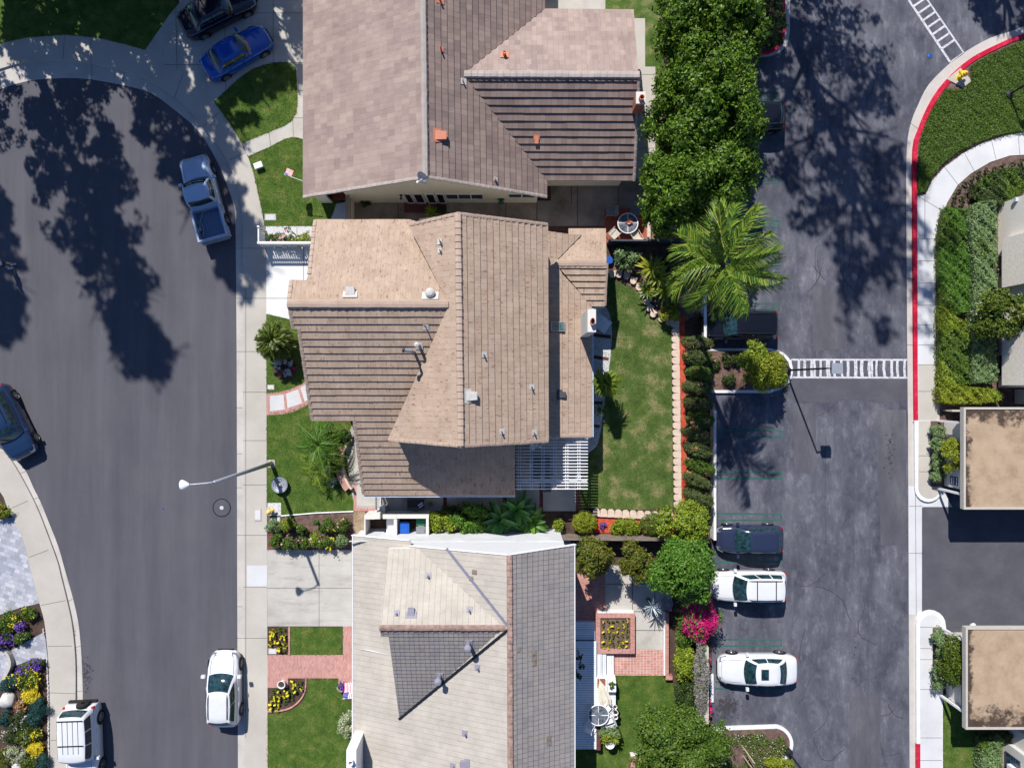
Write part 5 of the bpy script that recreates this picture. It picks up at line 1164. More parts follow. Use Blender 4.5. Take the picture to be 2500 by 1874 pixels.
# curved brick bench wall at the entry of house 2
t = thing('curved_wall', 'low curved brick seat wall with a tan cap beside the entry patio', 'garden wall', (0, 0, 0))
arcp = smooth_pts([(846, 1086), (836, 1106), (833, 1125), (836, 1145), (843, 1165), (853, 1185), (859, 1193)], 4)
P_ = [W(x, y, .5) for x, y in arcp]; mb = MB()
def wallribbon(mb, P_, w, z0, z1, m=0):
    Lf, Rt = [], []
    for i, p in enumerate(P_):
        d = (P_[min(i + 1, len(P_) - 1)] - P_[max(0, i - 1)]); d.z = 0; d.normalize(); nrm = Vector((-d.y, d.x, 0)) * w / 2
        Lf.append(p + nrm); Rt.append(p - nrm)
    for i in range(len(P_) - 1): mb.prism([(Rt[i].x, Rt[i].y), (Rt[i + 1].x, Rt[i + 1].y), (Lf[i + 1].x, Lf[i + 1].y), (Lf[i].x, Lf[i].y)], z0, z1, m)
wallribbon(mb, P_, .12, .1, .62); mb.build('backrest', M['stone'], t)
mb = MB(); wallribbon(mb, [p - Vector((.26, .02, 0)) for p in P_], .38, .1, .5); mb.build('seat', M['brick90'], t)
# trash enclosure
t = thing('bin_enclosure', 'white walled bin enclosure between the two lower houses', 'enclosure', (0, 0, 0)); zt = 1.5
def px(x, z=zt): return (x - 1250) / 40 * (1 - z / H)
def py(y, z=zt): return (937 - y) / 40 * (1 - z / H)
mb = MB(); mb.box(px(934), px(967), py(1266), py(1256), .1, zt); mb.box(px(889), px(929), py(1267), py(1257), .1, zt); mb.box(px(967.5), px(1047), py(1265), py(1256), .1, zt)
mb.box(px(1040), px(1046.5), py(1310), py(1265), .1, zt - .02); mb.box(px(961), px(968.5), py(1312), py(1264), .1, zt - .03); mb.box(px(889), px(892), py(1310), py(1266), .1, zt - .02)
mb.build('wall', M['chimney'], t)
mb = MB(); mb.box(px(914), px(930), py(1264), py(1249), .1, 1.8); mb.build('pillar', M['chimney'], t)
mb = MB(); mb.box(px(922), px(936), py(1259), py(1240), .1, 1.0); mb.build('low_wall', M['chimney'], t)
slab('white_slab', [(872, 1290), (1366, 1290), (1400, 1330), (872, 1345)], .119, M['walk2'], label='pale slab between bin enclosure and white siding', cat='slab')
slab('soil_yard', [(863, 1247), (892, 1247), (892, 1306), (863, 1306)], .124, M['dirt'], label='dry dirt with dead twigs beside the bin enclosure', cat='garden soil')
t = thing('metal_gate', 'white metal gate between entry patio and grey patio', 'gate', (px(930, .1), py(1239, .1), .12))
mb = MB(); L2 = 1.0
mb.box(-.03, .03, -.05, L2, .05, .12); mb.box(-.03, .03, -.05, L2, 1.42, 1.5)
for i in range(8): mb.box(-.012, .012, i * .135, i * .135 + .03, .12, 1.42)
mb.build('bars', M['white'], t); mb = MB(); mb.box(-.05, .05, -.1, -.02, 0, 1.6); mb.box(-.05, .05, 1.0, 1.08, 0, 1.6); mb.build('post', M['white'], t)
def bin_(x, y, w, d, h, m, m2, lab, rz=0):
    t = thing('wheelie_bin', lab, 'bin', W(x, y, h) * 1.0, rz); t.location.z = .12
    mb = MB(); A = [(-w * .42, -d * .4), (w * .42, -d * .4), (w * .42, d * .4), (-w * .42, d * .4)]; B_ = [(-w / 2, -d / 2), (w / 2, -d / 2), (w / 2, d / 2), (-w / 2, d / 2)]
    for k in range(4): mb.face([(*A[k], .05), (*A[(k + 1) % 4], .05), (*B_[(k + 1) % 4], h - .1), (*B_[k], h - .1)])
    mb.build('body', M[m], t); mb = MB(); mb.box(-w / 2 - .03, w / 2 + .03, -d / 2 - .03, d / 2 + .03, h - .1, h - .04); mb.box(-w / 2 + .05, w / 2 - .05, -d / 2 + .05, d / 2 - .1, h - .04, h); mb.box(-w / 2 + .08, w / 2 - .08, d / 2 + .03, d / 2 + .08, h - .14, h - .08)
    b = mb.build('lid', M[m2], t); md_ = b.modifiers.new('b', 'BEVEL'); md_.width = .02
    for s_ in (-1, 1): mb = MB(); mb.tube([(s_ * w * .36, d * .45, .1), (s_ * w * .43, d * .45, .1)], .1, 12); mb.build('wheel', M['rubber'], t)
    return t
bin_(987, 1289, .55, .62, 1.0, 'blue', 'blue', 'blue wheelie bin in the white enclosure')
bin_(1028, 1272, .5, .42, .95, 'greenpl', 'greenpl', 'green wheelie bin in the corner of the white enclosure'); bin_(1028, 1294, .52, .42, 1.0, 'greypl', 'greypl', 'grey wheelie bin in front of the green bin')
mb = MB(); mb.box(px(943, 1), px(961, 1), py(1312, 1), py(1267, 1), .12, .95); setp(mb.build('storage_cabinet', M['white']), 'white cabinet between the two halves of the bin enclosure', 'cabinet')
# pergola
t = thing('pergola', 'white slatted pergola over the grey patio', 'pergola', (0, 0, 0)); zp = 2.62
mb = MB(); x0, x1 = px(1258, zp), px(1435, zp); ks = [1062 + i * 7.65 for i in range(18)]
for i, yy in enumerate(ks):
    mb = MB(); j = R.uniform(-.012, .012); y = py(yy, zp); mb.box(x0, x1, y - .022 + j, y + .022 + j, zp - .0, zp + .1); mb.build('slat', M['white'], t)
for xx in (1268, 1297, 1325.5, 1355, 1383.5, 1413):
    for dx in (-2.7, 2.7):
        mb = MB(); x = px(xx + dx, zp - .1); mb.box(x - .02, x + .02, py(1195, zp - .1), py(1050, zp - .1), zp - .16, zp - .004); mb.build('rafter', M['white'], t)
    mb = MB(); x = px(xx, zp - .1); y = py(1173, zp - .1); mb.box(x - .055, x + .055, y - .055, y + .055, .1, zp - .02); mb.build('post', M['white'], t)
mb = MB(); y = py(1173, zp - .3); mb.box(px(1260, zp), px(1434, zp), y - .05, y + .05, zp - .34, zp - .165); mb.build('beam', M['white'], t)
# carports and right building
def cp_mat(top):
    m, nt, b = newmat('tar_gravel_roof'); b.inputs['Roughness'].default_value = .95
    p = pos(nt); base = ramp(nt, noise(nt, p, 1.2, 6, .65), [(.3, (.31, .22, .142)), (.5, (.41, .295, .195)), (.72, (.47, .35, .24))])
    g = ramp(nt, noise(nt, p, 26, 3, .8), [(.25, W3(.72)), (.75, W3(1.15))]); col = mixc(nt, 1.0, base, g, 'MULTIPLY')
    tc = nt.nodes.new('ShaderNodeTexCoord'); sx = nt.nodes.new('ShaderNodeSeparateXYZ'); nt.links.new(tc.outputs['Generated'], sx.inputs[0])
    def rng(src, a, b_): n = nt.nodes.new('ShaderNodeMapRange'); n.inputs[1].default_value = a; n.inputs[2].default_value = b_; n.inputs[3].default_value = 1; n.inputs[4].default_value = 0; nt.links.new(src, n.inputs[0]); return n.outputs[0]
    ex = rng(sx.outputs[0], 0, .06); ey = rng(sx.outputs[1], 1, .76) if top else rng(sx.outputs[1], 0, .3)
    mx = nt.nodes.new('ShaderNodeMath'); mx.operation = 'MAXIMUM'; nt.links.new(ex, mx.inputs[0]); nt.links.new(ey, mx.inputs[1])
    ml = nt.nodes.new('ShaderNodeMath'); ml.operation = 'MULTIPLY_ADD'; ml.inputs[1].default_value = .3; nt.links.new(mx.outputs[0], ml.inputs[0])
    nz = noise(nt, p, 1.1, 10, .75); nt.links.new(nz, ml.inputs[2])
    f = ramp(nt, ml.outputs[0], [(.62, W3(0)), (.74, W3(1))]); col = mixc(nt, f, col, (.16, .14, .14), 'MULTIPLY'); nt.links.new(col, b.inputs['Base Color']); bump(nt, b, noise(nt, p, 30, 3), .4, .01); return m
def carport(pxs, lab, zt=2.75, wall=None, wlab='', cap_n=True):
    t = thing('carport', lab, 'carport', (0, 0, 0)); x0, x1, y0, y1 = pxs
    X0, X1, Y1, Y0 = px(x0, zt), px(x1, zt), py(y0, zt), py(y1, zt)
    mb = MB(); mb.box(X0 + .12, X1, Y0 + .12, Y1 - .12, zt - .3, zt - .06); mb.build('roof', cp_mat(y0 < 1200), t)
    mb = MB(); mb.box(X0, X0 + .119, Y0, Y1, zt - .32, zt); mb.box(X0 + .12, X1, Y1 - .119, Y1, zt - .32, zt - .002); mb.box(X0 + .12, X1, Y0, Y0 + .119, zt - .32, zt - .002); mb.build('parapet', M['stucco_grey'], t)
    for yy in (Y1 - .9, Y0 + .8):
        for xx in (X0 + .15, X0 + 3.5): mb = MB(); mb.box(xx - .06, xx + .06, yy - .06, yy + .06, .1, zt - .32); mb.build('post', M['white'], t)
    return t
carport((2353, 2760, 994, 1243), 'tan flat roofed carport beside the blue wall sign')
carport((2358, 2760, 1531, 1780), 'tan flat roofed carport at the lower right corner')
def lowwall(xb, ya, yb, zt, lab):
    t = thing('screen_wall', lab, 'wall', (0, 0, 0)); X = (xb - 1250) / 40; A, B_ = (937 - yb) / 40, (937 - ya) / 40
    mb = MB(); mb.box(X, X + .12, A, B_, .1, zt); mb.build('panel', plain('screen_stucco', (.78, .74, .68), .9, var=.04), t)
    mb = MB(); mb.box(X - .01, X + .13, A - .02, B_ + .02, zt + .001, zt + .05); mb.build('cap', M['fascia'], t); return t, X, A, B_, zt
lowwall(2302, 1030, 1184, 1.6, 'grey stucco wall behind the upper planter with a blue sign'); lowwall(2307, 1540, 1694, 1.5, 'grey stucco wall behind the lower planter')
mb = MB(); X = (2302 - 1250) / 40
mb.box(X - .025, X - .002, (937 - 1182) / 40 + .12, (937 - 1182) / 40 + .62, .72, 1.42)
o = mb.build('wall_sign', M['sign']); setp(o, 'small blue sign with white lettering on the grey wall', 'sign')
for i, (z0, y0, y1) in enumerate(((1.28, .4, .58), (1.28, .16, .34), (.82, .18, .55), (1.0, .46, .56), (1.0, .3, .4), (1.0, .18, .24))):
    mb = MB(); mb.box(X - .03, X - .0255, (937 - 1182) / 40 + y0, (937 - 1182) / 40 + y1, z0, z0 + .09); mb.build('lettering', M['white'], o)
for y, nm in ((991, 'upper'), (1533, 'lower')):
    mb = MB(); a = W(2300, y, .9); mb.box((2300 - 1250) / 40, (2370 - 1250) / 40, (937 - y) / 40 - .3, (937 - y) / 40 - .2, .1, .95); setp(mb.build('screen_wall', M['stucco_grey']), 'low end wall beside the %s carport' % nm, 'wall')
mb = MB(); mb.box((2304 - 1250) / 40, (2372 - 1250) / 40, (937 - 1702) / 40, (937 - 1694) / 40, .1, 1.4); setp(mb.build('screen_wall', M['chimney']), 'white capped end wall below the lower carport', 'wall')
t = thing('building', 'grey stucco building with a siding bay at the right edge', 'building', (29.6, 0, 0))
mb = MB(); ya, yb = (937 - 945) / 40, (937 - 500) / 40
mb.box(0, 9, ya, yb, 0, 5.2); mb.box(1.2, 9, yb + .001, yb + 1.2, 0, 5.2); mb.build('wall', plain('pale_stucco_wall', (.8, .76, .68), .95, var=.05, sc=5, bmp=.4), t)
mb = MB(); mb.box(-.1, 0, yb - .1, yb + .03, 5.2, 5.35); mb.build('parapet', M['chimney'], t)
sidm = plain('pale_siding', (.84, .77, .68), .8)
for (y0, y1) in ((592, 708), (800, 940)):
    mb = MB(); A, B_ = (937 - y1) / 40, (937 - y0) / 40; 
    for i in range(26): z_ = 1.0 + i * .15; mb.box(-.42 - .0, -.001, A, B_, z_, z_ + .14)
    mb.box(-.4, -.002, A + .01, B_ - .01, .99, 4.9); mb.build('siding_bay', sidm, t)
for (y0, y1) in ((627, 676), (868, 916)):
    fr = window(t, (29.6 - t.location.x - .001, (937 - y0) / 40, .25), (0, -1, 0), (y1 - y0) / 40, 1.0, M['darkgrey'], M['winblue'], 0, .05, 1)
mb = MB(); c = (937 - 505) / 40; mb.box(-.14, -.001, c - .12, c + .12, 1.55, 1.75); mb.build('wall_light', M['lens'], t)
mb = MB(); mb.box(30.6, 30.8, (937 - 985) / 40, (937 - 950) / 40, .1, 1.6); setp(mb.build('fence_post', M['stucco_grey']), 'grey post in the shade above the upper carport', 'post')
t = thing('building', 'grey sided building corner in the bottom right corner', 'building', (W(2444, 1830, 0).x, 0, 0))
mb = MB(); A = (937 - 1803) / 40; mb.box(0, 6, -40, A, 0, 2.4); mb.box(.3, 6, A + .001, A + 1.0, 0, 2.0); mb.build('wall', M['chimney'], t)
mb = MB(); mb.prism([(.9, A - .9), (6, A - .9), (6, -40), (.9, -40)], 2.4, 2.6); mb.build('roof', M['white'], t)
fr = window(t, (-.001, A - .5, .4), (0, -1, 0), 1.9, 1.2, M['darkgrey'], M['winblue'], 0, .05, 2)
for i in range(10): 
    mb = MB(); z_ = .9 + i * .18; mb.box(-.3, -.06, -40, A - 1.0, z_, z_ + .17); mb.build('siding_board', M['white'], t)
# fences and walls between gardens
def fence(a, b, h, m, lab, name='fence', w=.05, posts=2.0, z0=.1, cat='fence'):
    A, B_ = W(*a, 0), W(*b, 0); t = thing(name, lab, cat, A); d = (B_ - A); Ln = d.length; t.rotation_euler[2] = math.atan2(d.y, d.x)
    mb = MB(); x = 0
    while x < Ln: mb.box(x, min(Ln, x + .14), -w / 2, w / 2, z0, h + R.uniform(-.01, .01)); x += .15
    mb.build('boards', M[m], t); mb = MB(); mb.box(0, Ln, -w, w, h + .015, h + .06); mb.build('rail', M[m], t)
    for i in range(int(Ln / posts) + 1): mb = MB(); mb.box(i * posts - .05, i * posts + .05, w / 2, w / 2 + .1, z0, h); mb.build('post', M[m], t)
    return t
fence((1482, 600), (1735, 602), 1.6, 'darkgrey', 'dark wooden fence below the table terrace')
fence((1362, 1302), (1640, 1304), 1.5, 'wood', 'weathered grey wooden fence below the round shrubs')
for i, (a, b) in enumerate((((1735, 1000), (1736, 1310)), ((1712, 600), (1722, 848)))):
    A, B_ = W(*a), W(*b); mb = MB(); mb.box(A.x - .06, A.x + .06, B_.y, A.y, 0, .85); mb.box(A.x - .08, A.x + .08, B_.y, A.y, .851, .9); setp(mb.build('boundary_wall', M['kerbwhite']), ['pale low boundary wall between topiary row and car park', 'pale low boundary wall beside the big palm'][i], 'wall')
A, B_ = W(1690, 1555), W(1724, 1735); mb = MB(); mb.box(A.x + .2, A.x + .55, B_.y, A.y, 0, 1.6); setp(mb.build('boundary_wall', M['stucco_grey']), 'grey boundary wall covered with dry vine twigs', 'wall')
A = W(1738, 1645, .12); B_ = W(1738, 1713, .12); t_ = MB(); t_.box(A.x - .1, A.x + .1, B_.y, A.y, .004, .14); b = t_.build('wheel_stop', M['kerbwhite']); md_ = b.modifiers.new('b', 'BEVEL'); md_.width = .03; setp(b, 'white concrete wheel stop in the empty lowest stall', 'wheel stop')
# scalloped edging stones: every block its own thing
bm_ = MB(); bm_.prism([(-.17, -.2), (.2, -.24), (.2, .24), (-.17, .2), (-.27, .1), (-.27, -.1)], 0, .16); eb = bm_.build('edging_stone', M['stone']); md_ = eb.modifiers.new('b', 'BEVEL'); md_.width = .03
first = True
for i in range(26):
    y = 792 + i * 17.6; x = 1650 + i * .25
    q = W(x, y, .25); q.z = .12; k_ = R.uniform(.96, 1.04)
    o = eb if first else dup(eb); first = False; o.location = q; o.rotation_euler = (0, 0, R.uniform(-.05, .05)); o.scale = (k_, .96, 1)
    setp(o, 'pale scalloped edging block in the long row beside red mulch', 'edging block', 'edging blocks along the back lawn')
for i in range(11):
    q = W(1456 + i * 18, 1252 + i * .9, .25); q.z = .12; o = dup(eb); o.location = q; o.rotation_euler = (0, 0, -math.pi / 2 + R.uniform(-.05, .05)); setp(o, 'pale scalloped edging block in the row behind the round shrubs', 'edging block', 'edging blocks below the back lawn')
pts_ = smooth_pts([(1495, 668), (1530, 672), (1560, 700), (1580, 735), (1595, 765), (1635, 785)], 2)
for i, q_ in enumerate(pts_):
    q = W(*q_, .2); q.z = .12; o = dup(eb); o.location = q; o.rotation_euler = (0, 0, math.pi / 2 - i * .08); o.scale = (.9, .85, 1.3); setp(o, 'pale edging block in the curve under the yellow green plants', 'edging block', 'edging blocks round the palm bed')
# ================================================================== PATIO THINGS
def round_table(px_, py_, r, lab, frame='white', z=.74, spokes=4):
    t = thing('patio_table', lab, 'table', W(px_, py_, z)); t.location.z = .14; z -= .14
    mb = MB(); n = 28; mb.tube([(r * math.cos(2 * math.pi * k / n), r * math.sin(2 * math.pi * k / n), z) for k in range(n + 1)], .03, 8); mb.build('rim', M[frame], t)
    mb = MB(); mb.lathe([(0, z + .005), (r - .02, z + .005), (r - .02, z - .008), (0, z - .008)], 28); mb.build('glass_top', M['clearglass'], t)
    for k in range(spokes):
        a = 2 * math.pi * k / spokes; mb = MB(); mb.tube([(r * .3 * math.cos(a), r * .3 * math.sin(a), z + .012), (r * math.cos(a), r * math.sin(a), z + .012)], .02, 6); mb.build('spoke', M[frame], t)
        mb = MB(); a += math.pi / 4; mb.tube([(r * .8 * math.cos(a), r * .8 * math.sin(a), z), (r * .85 * math.cos(a), r * .85 * math.sin(a), 0)], .02, 6); mb.build('leg', M[frame], t)
    return t
round_table(1533, 545, .6, 'round glass table with white rim on the red terrace')
mb = MB(); c = W(1535, 543, .8); c.z = .75; mb.lathe([(.0, .02), (.07, .02), (.1, .1), (.13, .12), (.09, .03), (.08, 0)], 12, c); mb.tube([c + Vector((.05, .02, .08)), c + Vector((.22, 0, .08))], [.07, .05], 8); setp(mb.build('clay_pot', M['orange']), 'orange clay pot on the round glass table', 'pot')
mb = MB(); c = W(1530, 535, .8); c.z = .75; mb.lathe([(0, .08), (.04, .08), (.04, 0)], 10, c); setp(mb.build('cup', M['blue']), 'blue cup on the round glass table', 'cup')
def chair(px_, py_, deg, lab, frame='cushion', seat='cushion', gp='sling chairs round the glass table', s=1.0):
    t = thing('patio_chair', lab, 'chair', W(px_, py_, .5), rad(deg), gp); t.location.z = .14; t.scale = (s,) * 3
    mb = MB(); mb.box(-.25, .25, -.24, .24, .36, .39); mb.build('seat', M[seat], t)
    mb = MB(); A = [(-.25, -.22, .39), (-.25, .22, .39), (-.42, .22, .9), (-.42, -.22, .9)]; mb.face(A); mb.face([(x - .02, y, z) for x, y, z in A][::-1]); mb.build('backrest', M[seat], t)
    for y in (-.27, .27):
        mb = MB(); mb.tube([(-.4, y, 0), (-.3, y, .4), (-.42, y, .92)], .018, 6); mb.tube([(.26, y, 0), (.26, y, .58), (-.35, y, .6)], .018, 6); mb.build('arm_frame', M[frame], t)
    return t
chair(1490, 518, 180, 'empty chair on the upper left of the round glass table', 'fascia', 'greypl'); chair(1551, 515, 250, 'chair on the upper right of the round glass table', 'fascia', 'greypl')
chair(1500, 570, 45, 'beige chair on the lower left of the round glass table'); chair(1553, 577, 120, 'beige chair on the lower right of the round glass table')
# planter wall right of terrace
mb = MB(); mb.box(px(1580, .4), px(1588, .4), py(592, .4), py(506, .4), .1, .45); setp(mb.build('planter_wall', M['stone']), 'pale low wall at the right edge of the red terrace', 'wall')
# square grey table by chimney
t = thing('patio_table', 'square grey table beside the tall white chimney', 'table', W(1467, 788, .75), rad(-36)); t.location.z = .14
mb = MB(); mb.box(-.75, .55, -.42, .42, .55, .61); mb.build('tabletop', plain('pale_table_top', (.72, .72, .74), .8), t)
for x in (-.65, .45):
    for y in (-.35, .35): mb = MB(); mb.box(x - .03, x + .03, y - .03, y + .03, 0, .55); mb.build('leg', M['darkgrey'], t)
# black bench by house 2
t = thing('garden_bench', 'small black metal garden bench with a striped cushion', 'bench', W(1016, 1229, .5), rad(0)); t.location.z = .14
mb = MB(); mb.box(-.48, .48, -.22, .25, .38, .42); mb.build('seat', M['black'], t)
mb = MB(); n = 12; mb.tube([(-.5 + i / n, -.26 - .1 * math.sin(math.pi * i / n), .75) for i in range(n + 1)], .02, 6)
for i in range(n + 1): x = -.5 + i / n; mb.tube([(x, -.26 - .1 * math.sin(math.pi * i / n), .75), (x, -.22, .42)], .01, 5)
mb.build('backrest', M['black'], t)
for x in (-.48, .48): mb = MB(); mb.tube([(x, .3, 0), (x, .3, .6), (x, -.2, .62), (x, -.28, 0)], .02, 6); mb.build('arm', M['black'], t)
t = thing('cushion', 'blue and white striped cushion on the black bench', 'cushion', W(1028, 1232, .6), rad(35)); t.location.z = .58
for i in range(5): mb = MB(); mb.box(-.17, .17, -.17 + i * .068, -.105 + i * .068, 0, .09); mb.build('stripe', M['flagwhite' if i % 2 else 'flagblue'], t)
# sun lounger frame below pergola
t = thing('lounger', 'dark folding chair peeking out below the pergola', 'lounger', W(1334, 1196, .4)); t.location.z = .14
mb = MB(); mb.box(-.24, .26, -.1, .5, .3, .34); mb.build('seat', M['darkgrey'], t); mb = MB(); mb.tube([(-.26, -.12, .36), (.3, -.18, .36)], .025, 6); mb.tube([(.3, -.2, 0), (.3, .5, .36)], .02, 6); mb.build('frame', M['grey'], t)
t = thing('stool', 'white stool under the sunlit corner of the pergola', 'stool', W(1410, 1163, .5)); t.location.z = .14; mb = MB(); mb.lathe([(0, .5), (.2, .5), (.2, .46), (.05, .44)], 14); mb.build('seat', M['white'], t)
for k in range(4): a = k * math.pi / 2; mb = MB(); mb.tube([(.15 * math.cos(a), .15 * math.sin(a), .46), (.2 * math.cos(a), .2 * math.sin(a), 0)], .018, 6); mb.build('leg', M['white'], t)
for i, (y, w) in enumerate(((1130, 26), (1158, 26))):
    t = thing('patio_sofa', ['dark cushioned sofa under the upper part of the pergola', 'dark cushioned sofa under the lower part of the pergola'][i], 'sofa', W(1322, y, .4)); t.location.z = .14
    mb = MB(); mb.box(-.6, .5, -.3, .3, .1, .42); mb.build('seat', M['darkgrey'], t); mb = MB(); mb.box(-.75, -.601, -.32, .32, .1, .75); mb.build('backrest', M['cushion'], t)
# deck of house 3
t = thing('deck', 'white plank deck with side steps in the shade of the grey tiled roof', 'deck', (0, 0, 0)); zd_ = .75
mb = MB(); mb.box(3.0, px(1456, zd_), py(1828, zd_), py(1564, zd_), .1, zd_); mb.box(px(1456, zd_) + .001, px(1503, zd_), py(1776, zd_), py(1654, zd_), .1, zd_ - .003); mb.build('planks', M['deck'], t)
for i, (a, b) in enumerate(((1517, 1540), (1541, 1563))): mb = MB(); z_ = .35 + .2 * i; mb.box(3.0, px(1453, z_), py(b, z_), py(a, z_), .1, z_); mb.build('step', M['deck'], t)
for i, (a, b) in enumerate(((1458, 1469), (1470, 1480), (1481, 1499))): mb = MB(); z_ = (.58, .5, .3)[i]; mb.box(px(a, z_) , px(b, z_), py(1653, z_), py(1597, z_), .1, z_); mb.build('side_step', M['deckv'], t)
mb = MB(); mb.box(px(1456, .8) + .005, px(1466, .8), py(1830, .8), py(1760, .8), .1, .82); setp(mb.build('brick_wall', M['brickdark']), 'dark brick wall at the lower right side of the deck', 'wall')
# brick planter
t = thing('brick_planter', 'square raised brick planter full of small yellow flowers', 'planter', (0, 0, 0)); z_ = .55
X0, X1, Y1, Y0 = px(1455, z_), px(1550, z_), py(1497, z_), py(1595, z_)
mb = MB(); w = .27; mb.box(X0, X0 + w, Y0, Y1, .1, z_); mb.build('side_wall', M['brick'], t); mb = MB(); mb.box(X1 - w, X1, Y0, Y1, .1, z_ - .001)
mb.build('side_wall', M['brick'], t); mb = MB(); mb.box(X0 + w, X1 - w, Y1 - w, Y1, .1, z_ - .002); mb.build('end_wall', M['brick90'], t); mb = MB(); mb.box(X0 + w, X1 - w, Y0, Y0 + w, .1, z_ - .002); mb.build('end_wall', M['brick90'], t)
mb = MB(); mb.box(X0 + w, X1 - w, Y0 + w, Y1 - w, .1, z_ - .12); mb.build('planter_soil', ground_mat('planter_soil_mat', (.1, .06, .04), (.17, .11, .08), (.24, .16, .12), 2, 26, fine=.4), t)
mb = MB(); mb.box(X0 + .1, X1 - .05, Y1, Y1 + .08, .1, z_ - .1); mb.build('footing', M['kerbwhite'], t)
PL = (X0 + w, X1 - w, Y0 + w, Y1 - w, z_ - .12)
mb = MB(); mb.box(px(1625, .5), px(1633, .5), py(1657, .5), py(1495, .5), .1, .5); mb.box(px(1625, .5), px(1642, .5), py(1659, .5), py(1650, .5), .1, .502); o = mb.build('brick_wall', M['brick']); setp(o, 'low brick wall at the right side of the pink terrace', 'wall')
mb = MB(); mb.box(px(1621, .5), px(1625, .5), py(1650, .5), py(1495, .5), .1, .4); setp(mb.build('wall_footing', M['kerbwhite']), 'white strip along the low brick wall', 'wall')
# second planter, bottom
mb = MB(); a, b = W(1540, 1846, .5), W(1640, 1900, .5); mb.box(a.x, b.x, a.y - .25, a.y, .1, .5); mb.box(a.x, a.x + .25, b.y, a.y - .25, .1, .498); setp(mb.build('brick_planter', M['brick']), 'corner of a brick planter at the bottom edge', 'planter')
mb = MB(); mb.box(a.x, b.x, a.y + .001, a.y + .08, .1, .45); setp(mb.build('planter_ledge', M['kerbwhite']), 'white ledge on the brick planter at the bottom edge', 'ledge')
# deck furniture
t = round_table(1458, 1733, .6, 'round glass table with four white spokes on the deck'); t.location.z = .75
for k, (x, y, d, lab) in enumerate(((1481, 1745, 200, 'white chair right of the deck table'), (1478, 1716, 230, 'white chair above right of the deck table'), (1438, 1752, 60, 'shaded white chair left of the deck table'))):
    c_ = chair(x, y, d, lab, 'white', 'white', 'white chairs round the deck table', .95); c_.location.z = .75
for i, (x, y, r, lab) in enumerate(((1501, 1724, .13, 'uppermost of the white pots on the deck edge'), (1503, 1738, .14, 'middle one of the white pots on the deck edge'), (1503, 1749, .12, 'lowest of the white pots on the deck edge'), (1489, 1815, .26, 'large white bowl pot at the lower end of the deck'))):
    t = thing('flower_pot', lab, 'flower pot', W(x, y, 1.0), 0, 'white pots on the deck'); t.location.z = .75
    mb = MB(); mb.lathe([(r * .7, 0), (r, .28), (r * 1.12, .3), (r * 1.05, .33), (r * .9, .32), (r * .85, .22)], 18); mb.build('pot', M['white'], t); mb = MB(); mb.lathe([(0, .23), (r * .86, .23)], 14); mb.build('soil', M['soil'] if i < 3 else M['rock'], t)
mb = MB(); c = W(1468, 1667, .8); mb.box(c.x - .23, c.x + .23, c.y - .25, c.y + .25, .751, .85); setp(mb.build('wooden_crate', plain('crate_brown', (.26, .1, .06), .9)), 'brown square mat box on the deck', 'box')
t = thing('planter_box', 'white planter box with small green plants on the deck edge', 'planter', W(1494, 1673, 1.0)); t.location.z = .75
mb = MB(); mb.box(-.25, .22, -.3, .33, 0, .42); mb.build('box', M['white'], t)
t = thing('folded_umbrella', 'cream folded parasol lying on the deck', 'parasol', W(1475, 1700, 1.0), rad(-75)); t.location.z = .95
mb = MB(); n = 16; A = [(-.95, .03), (-.5, .2), (.2, .33), (.62, .25), (.7, .1)]
rg = [[(x, r * math.cos(2 * math.pi * k / n) * (1 + .25 * (k % 2)), .5 * r * math.sin(2 * math.pi * k / n) * (1 + .25 * (k % 2))) for k in range(n)] for x, r in A]
for a, b in zip(rg, rg[1:]):
    for k in range(n): mb.face([a[k], a[(k + 1) % n], b[(k + 1) % n], b[k]])
mb.face(rg[0]); mb.face(rg[-1]); mb.build('canopy', plain('cream_canvas', (.6, .56, .46), .9), t); mb = MB(); mb.tube([(-1.1, 0, 0), (.9, 0, 0)], .02, 6); mb.build('pole', M['white'], t)
mb = MB(); mb.lathe([(.0, .3), (.32, .3), (.38, .22), (.3, 0)], 18, W(1628, 1473, .3) - Vector((0, 0, .2))); setp(mb.build('stone_bowl', M['greypl']), 'grey round stone bowl at the edge of the pale patio', 'bowl')
t = thing('garden_fountain', 'round ribbed glass ball fountain on the lawn by the street lamp', 'fountain', W(684, 1182, .3)); t.location.z = .13
mb = MB(); mb.lathe([(0, .16), (.25, .2), (.44, .28), (.5, .34), (.5, .3), (.2, .04), (.2, 0)], 24); mb.build('bowl', M['grey'], t, smooth=False)
for k in range(4): mb = MB(); rr = .1 + k * .1; mb.tube([(rr * math.cos(2 * math.pi * j / 20), rr * math.sin(2 * math.pi * j / 20), .2 + k * .035) for j in range(21)], .012, 5); mb.build('ring', M['lens'], t)
mb = MB(); mb.lathe([(.05, .15), (.05, .36), (.1, .4), (0, .42)], 12); mb.build('spout', M['stone'], t)
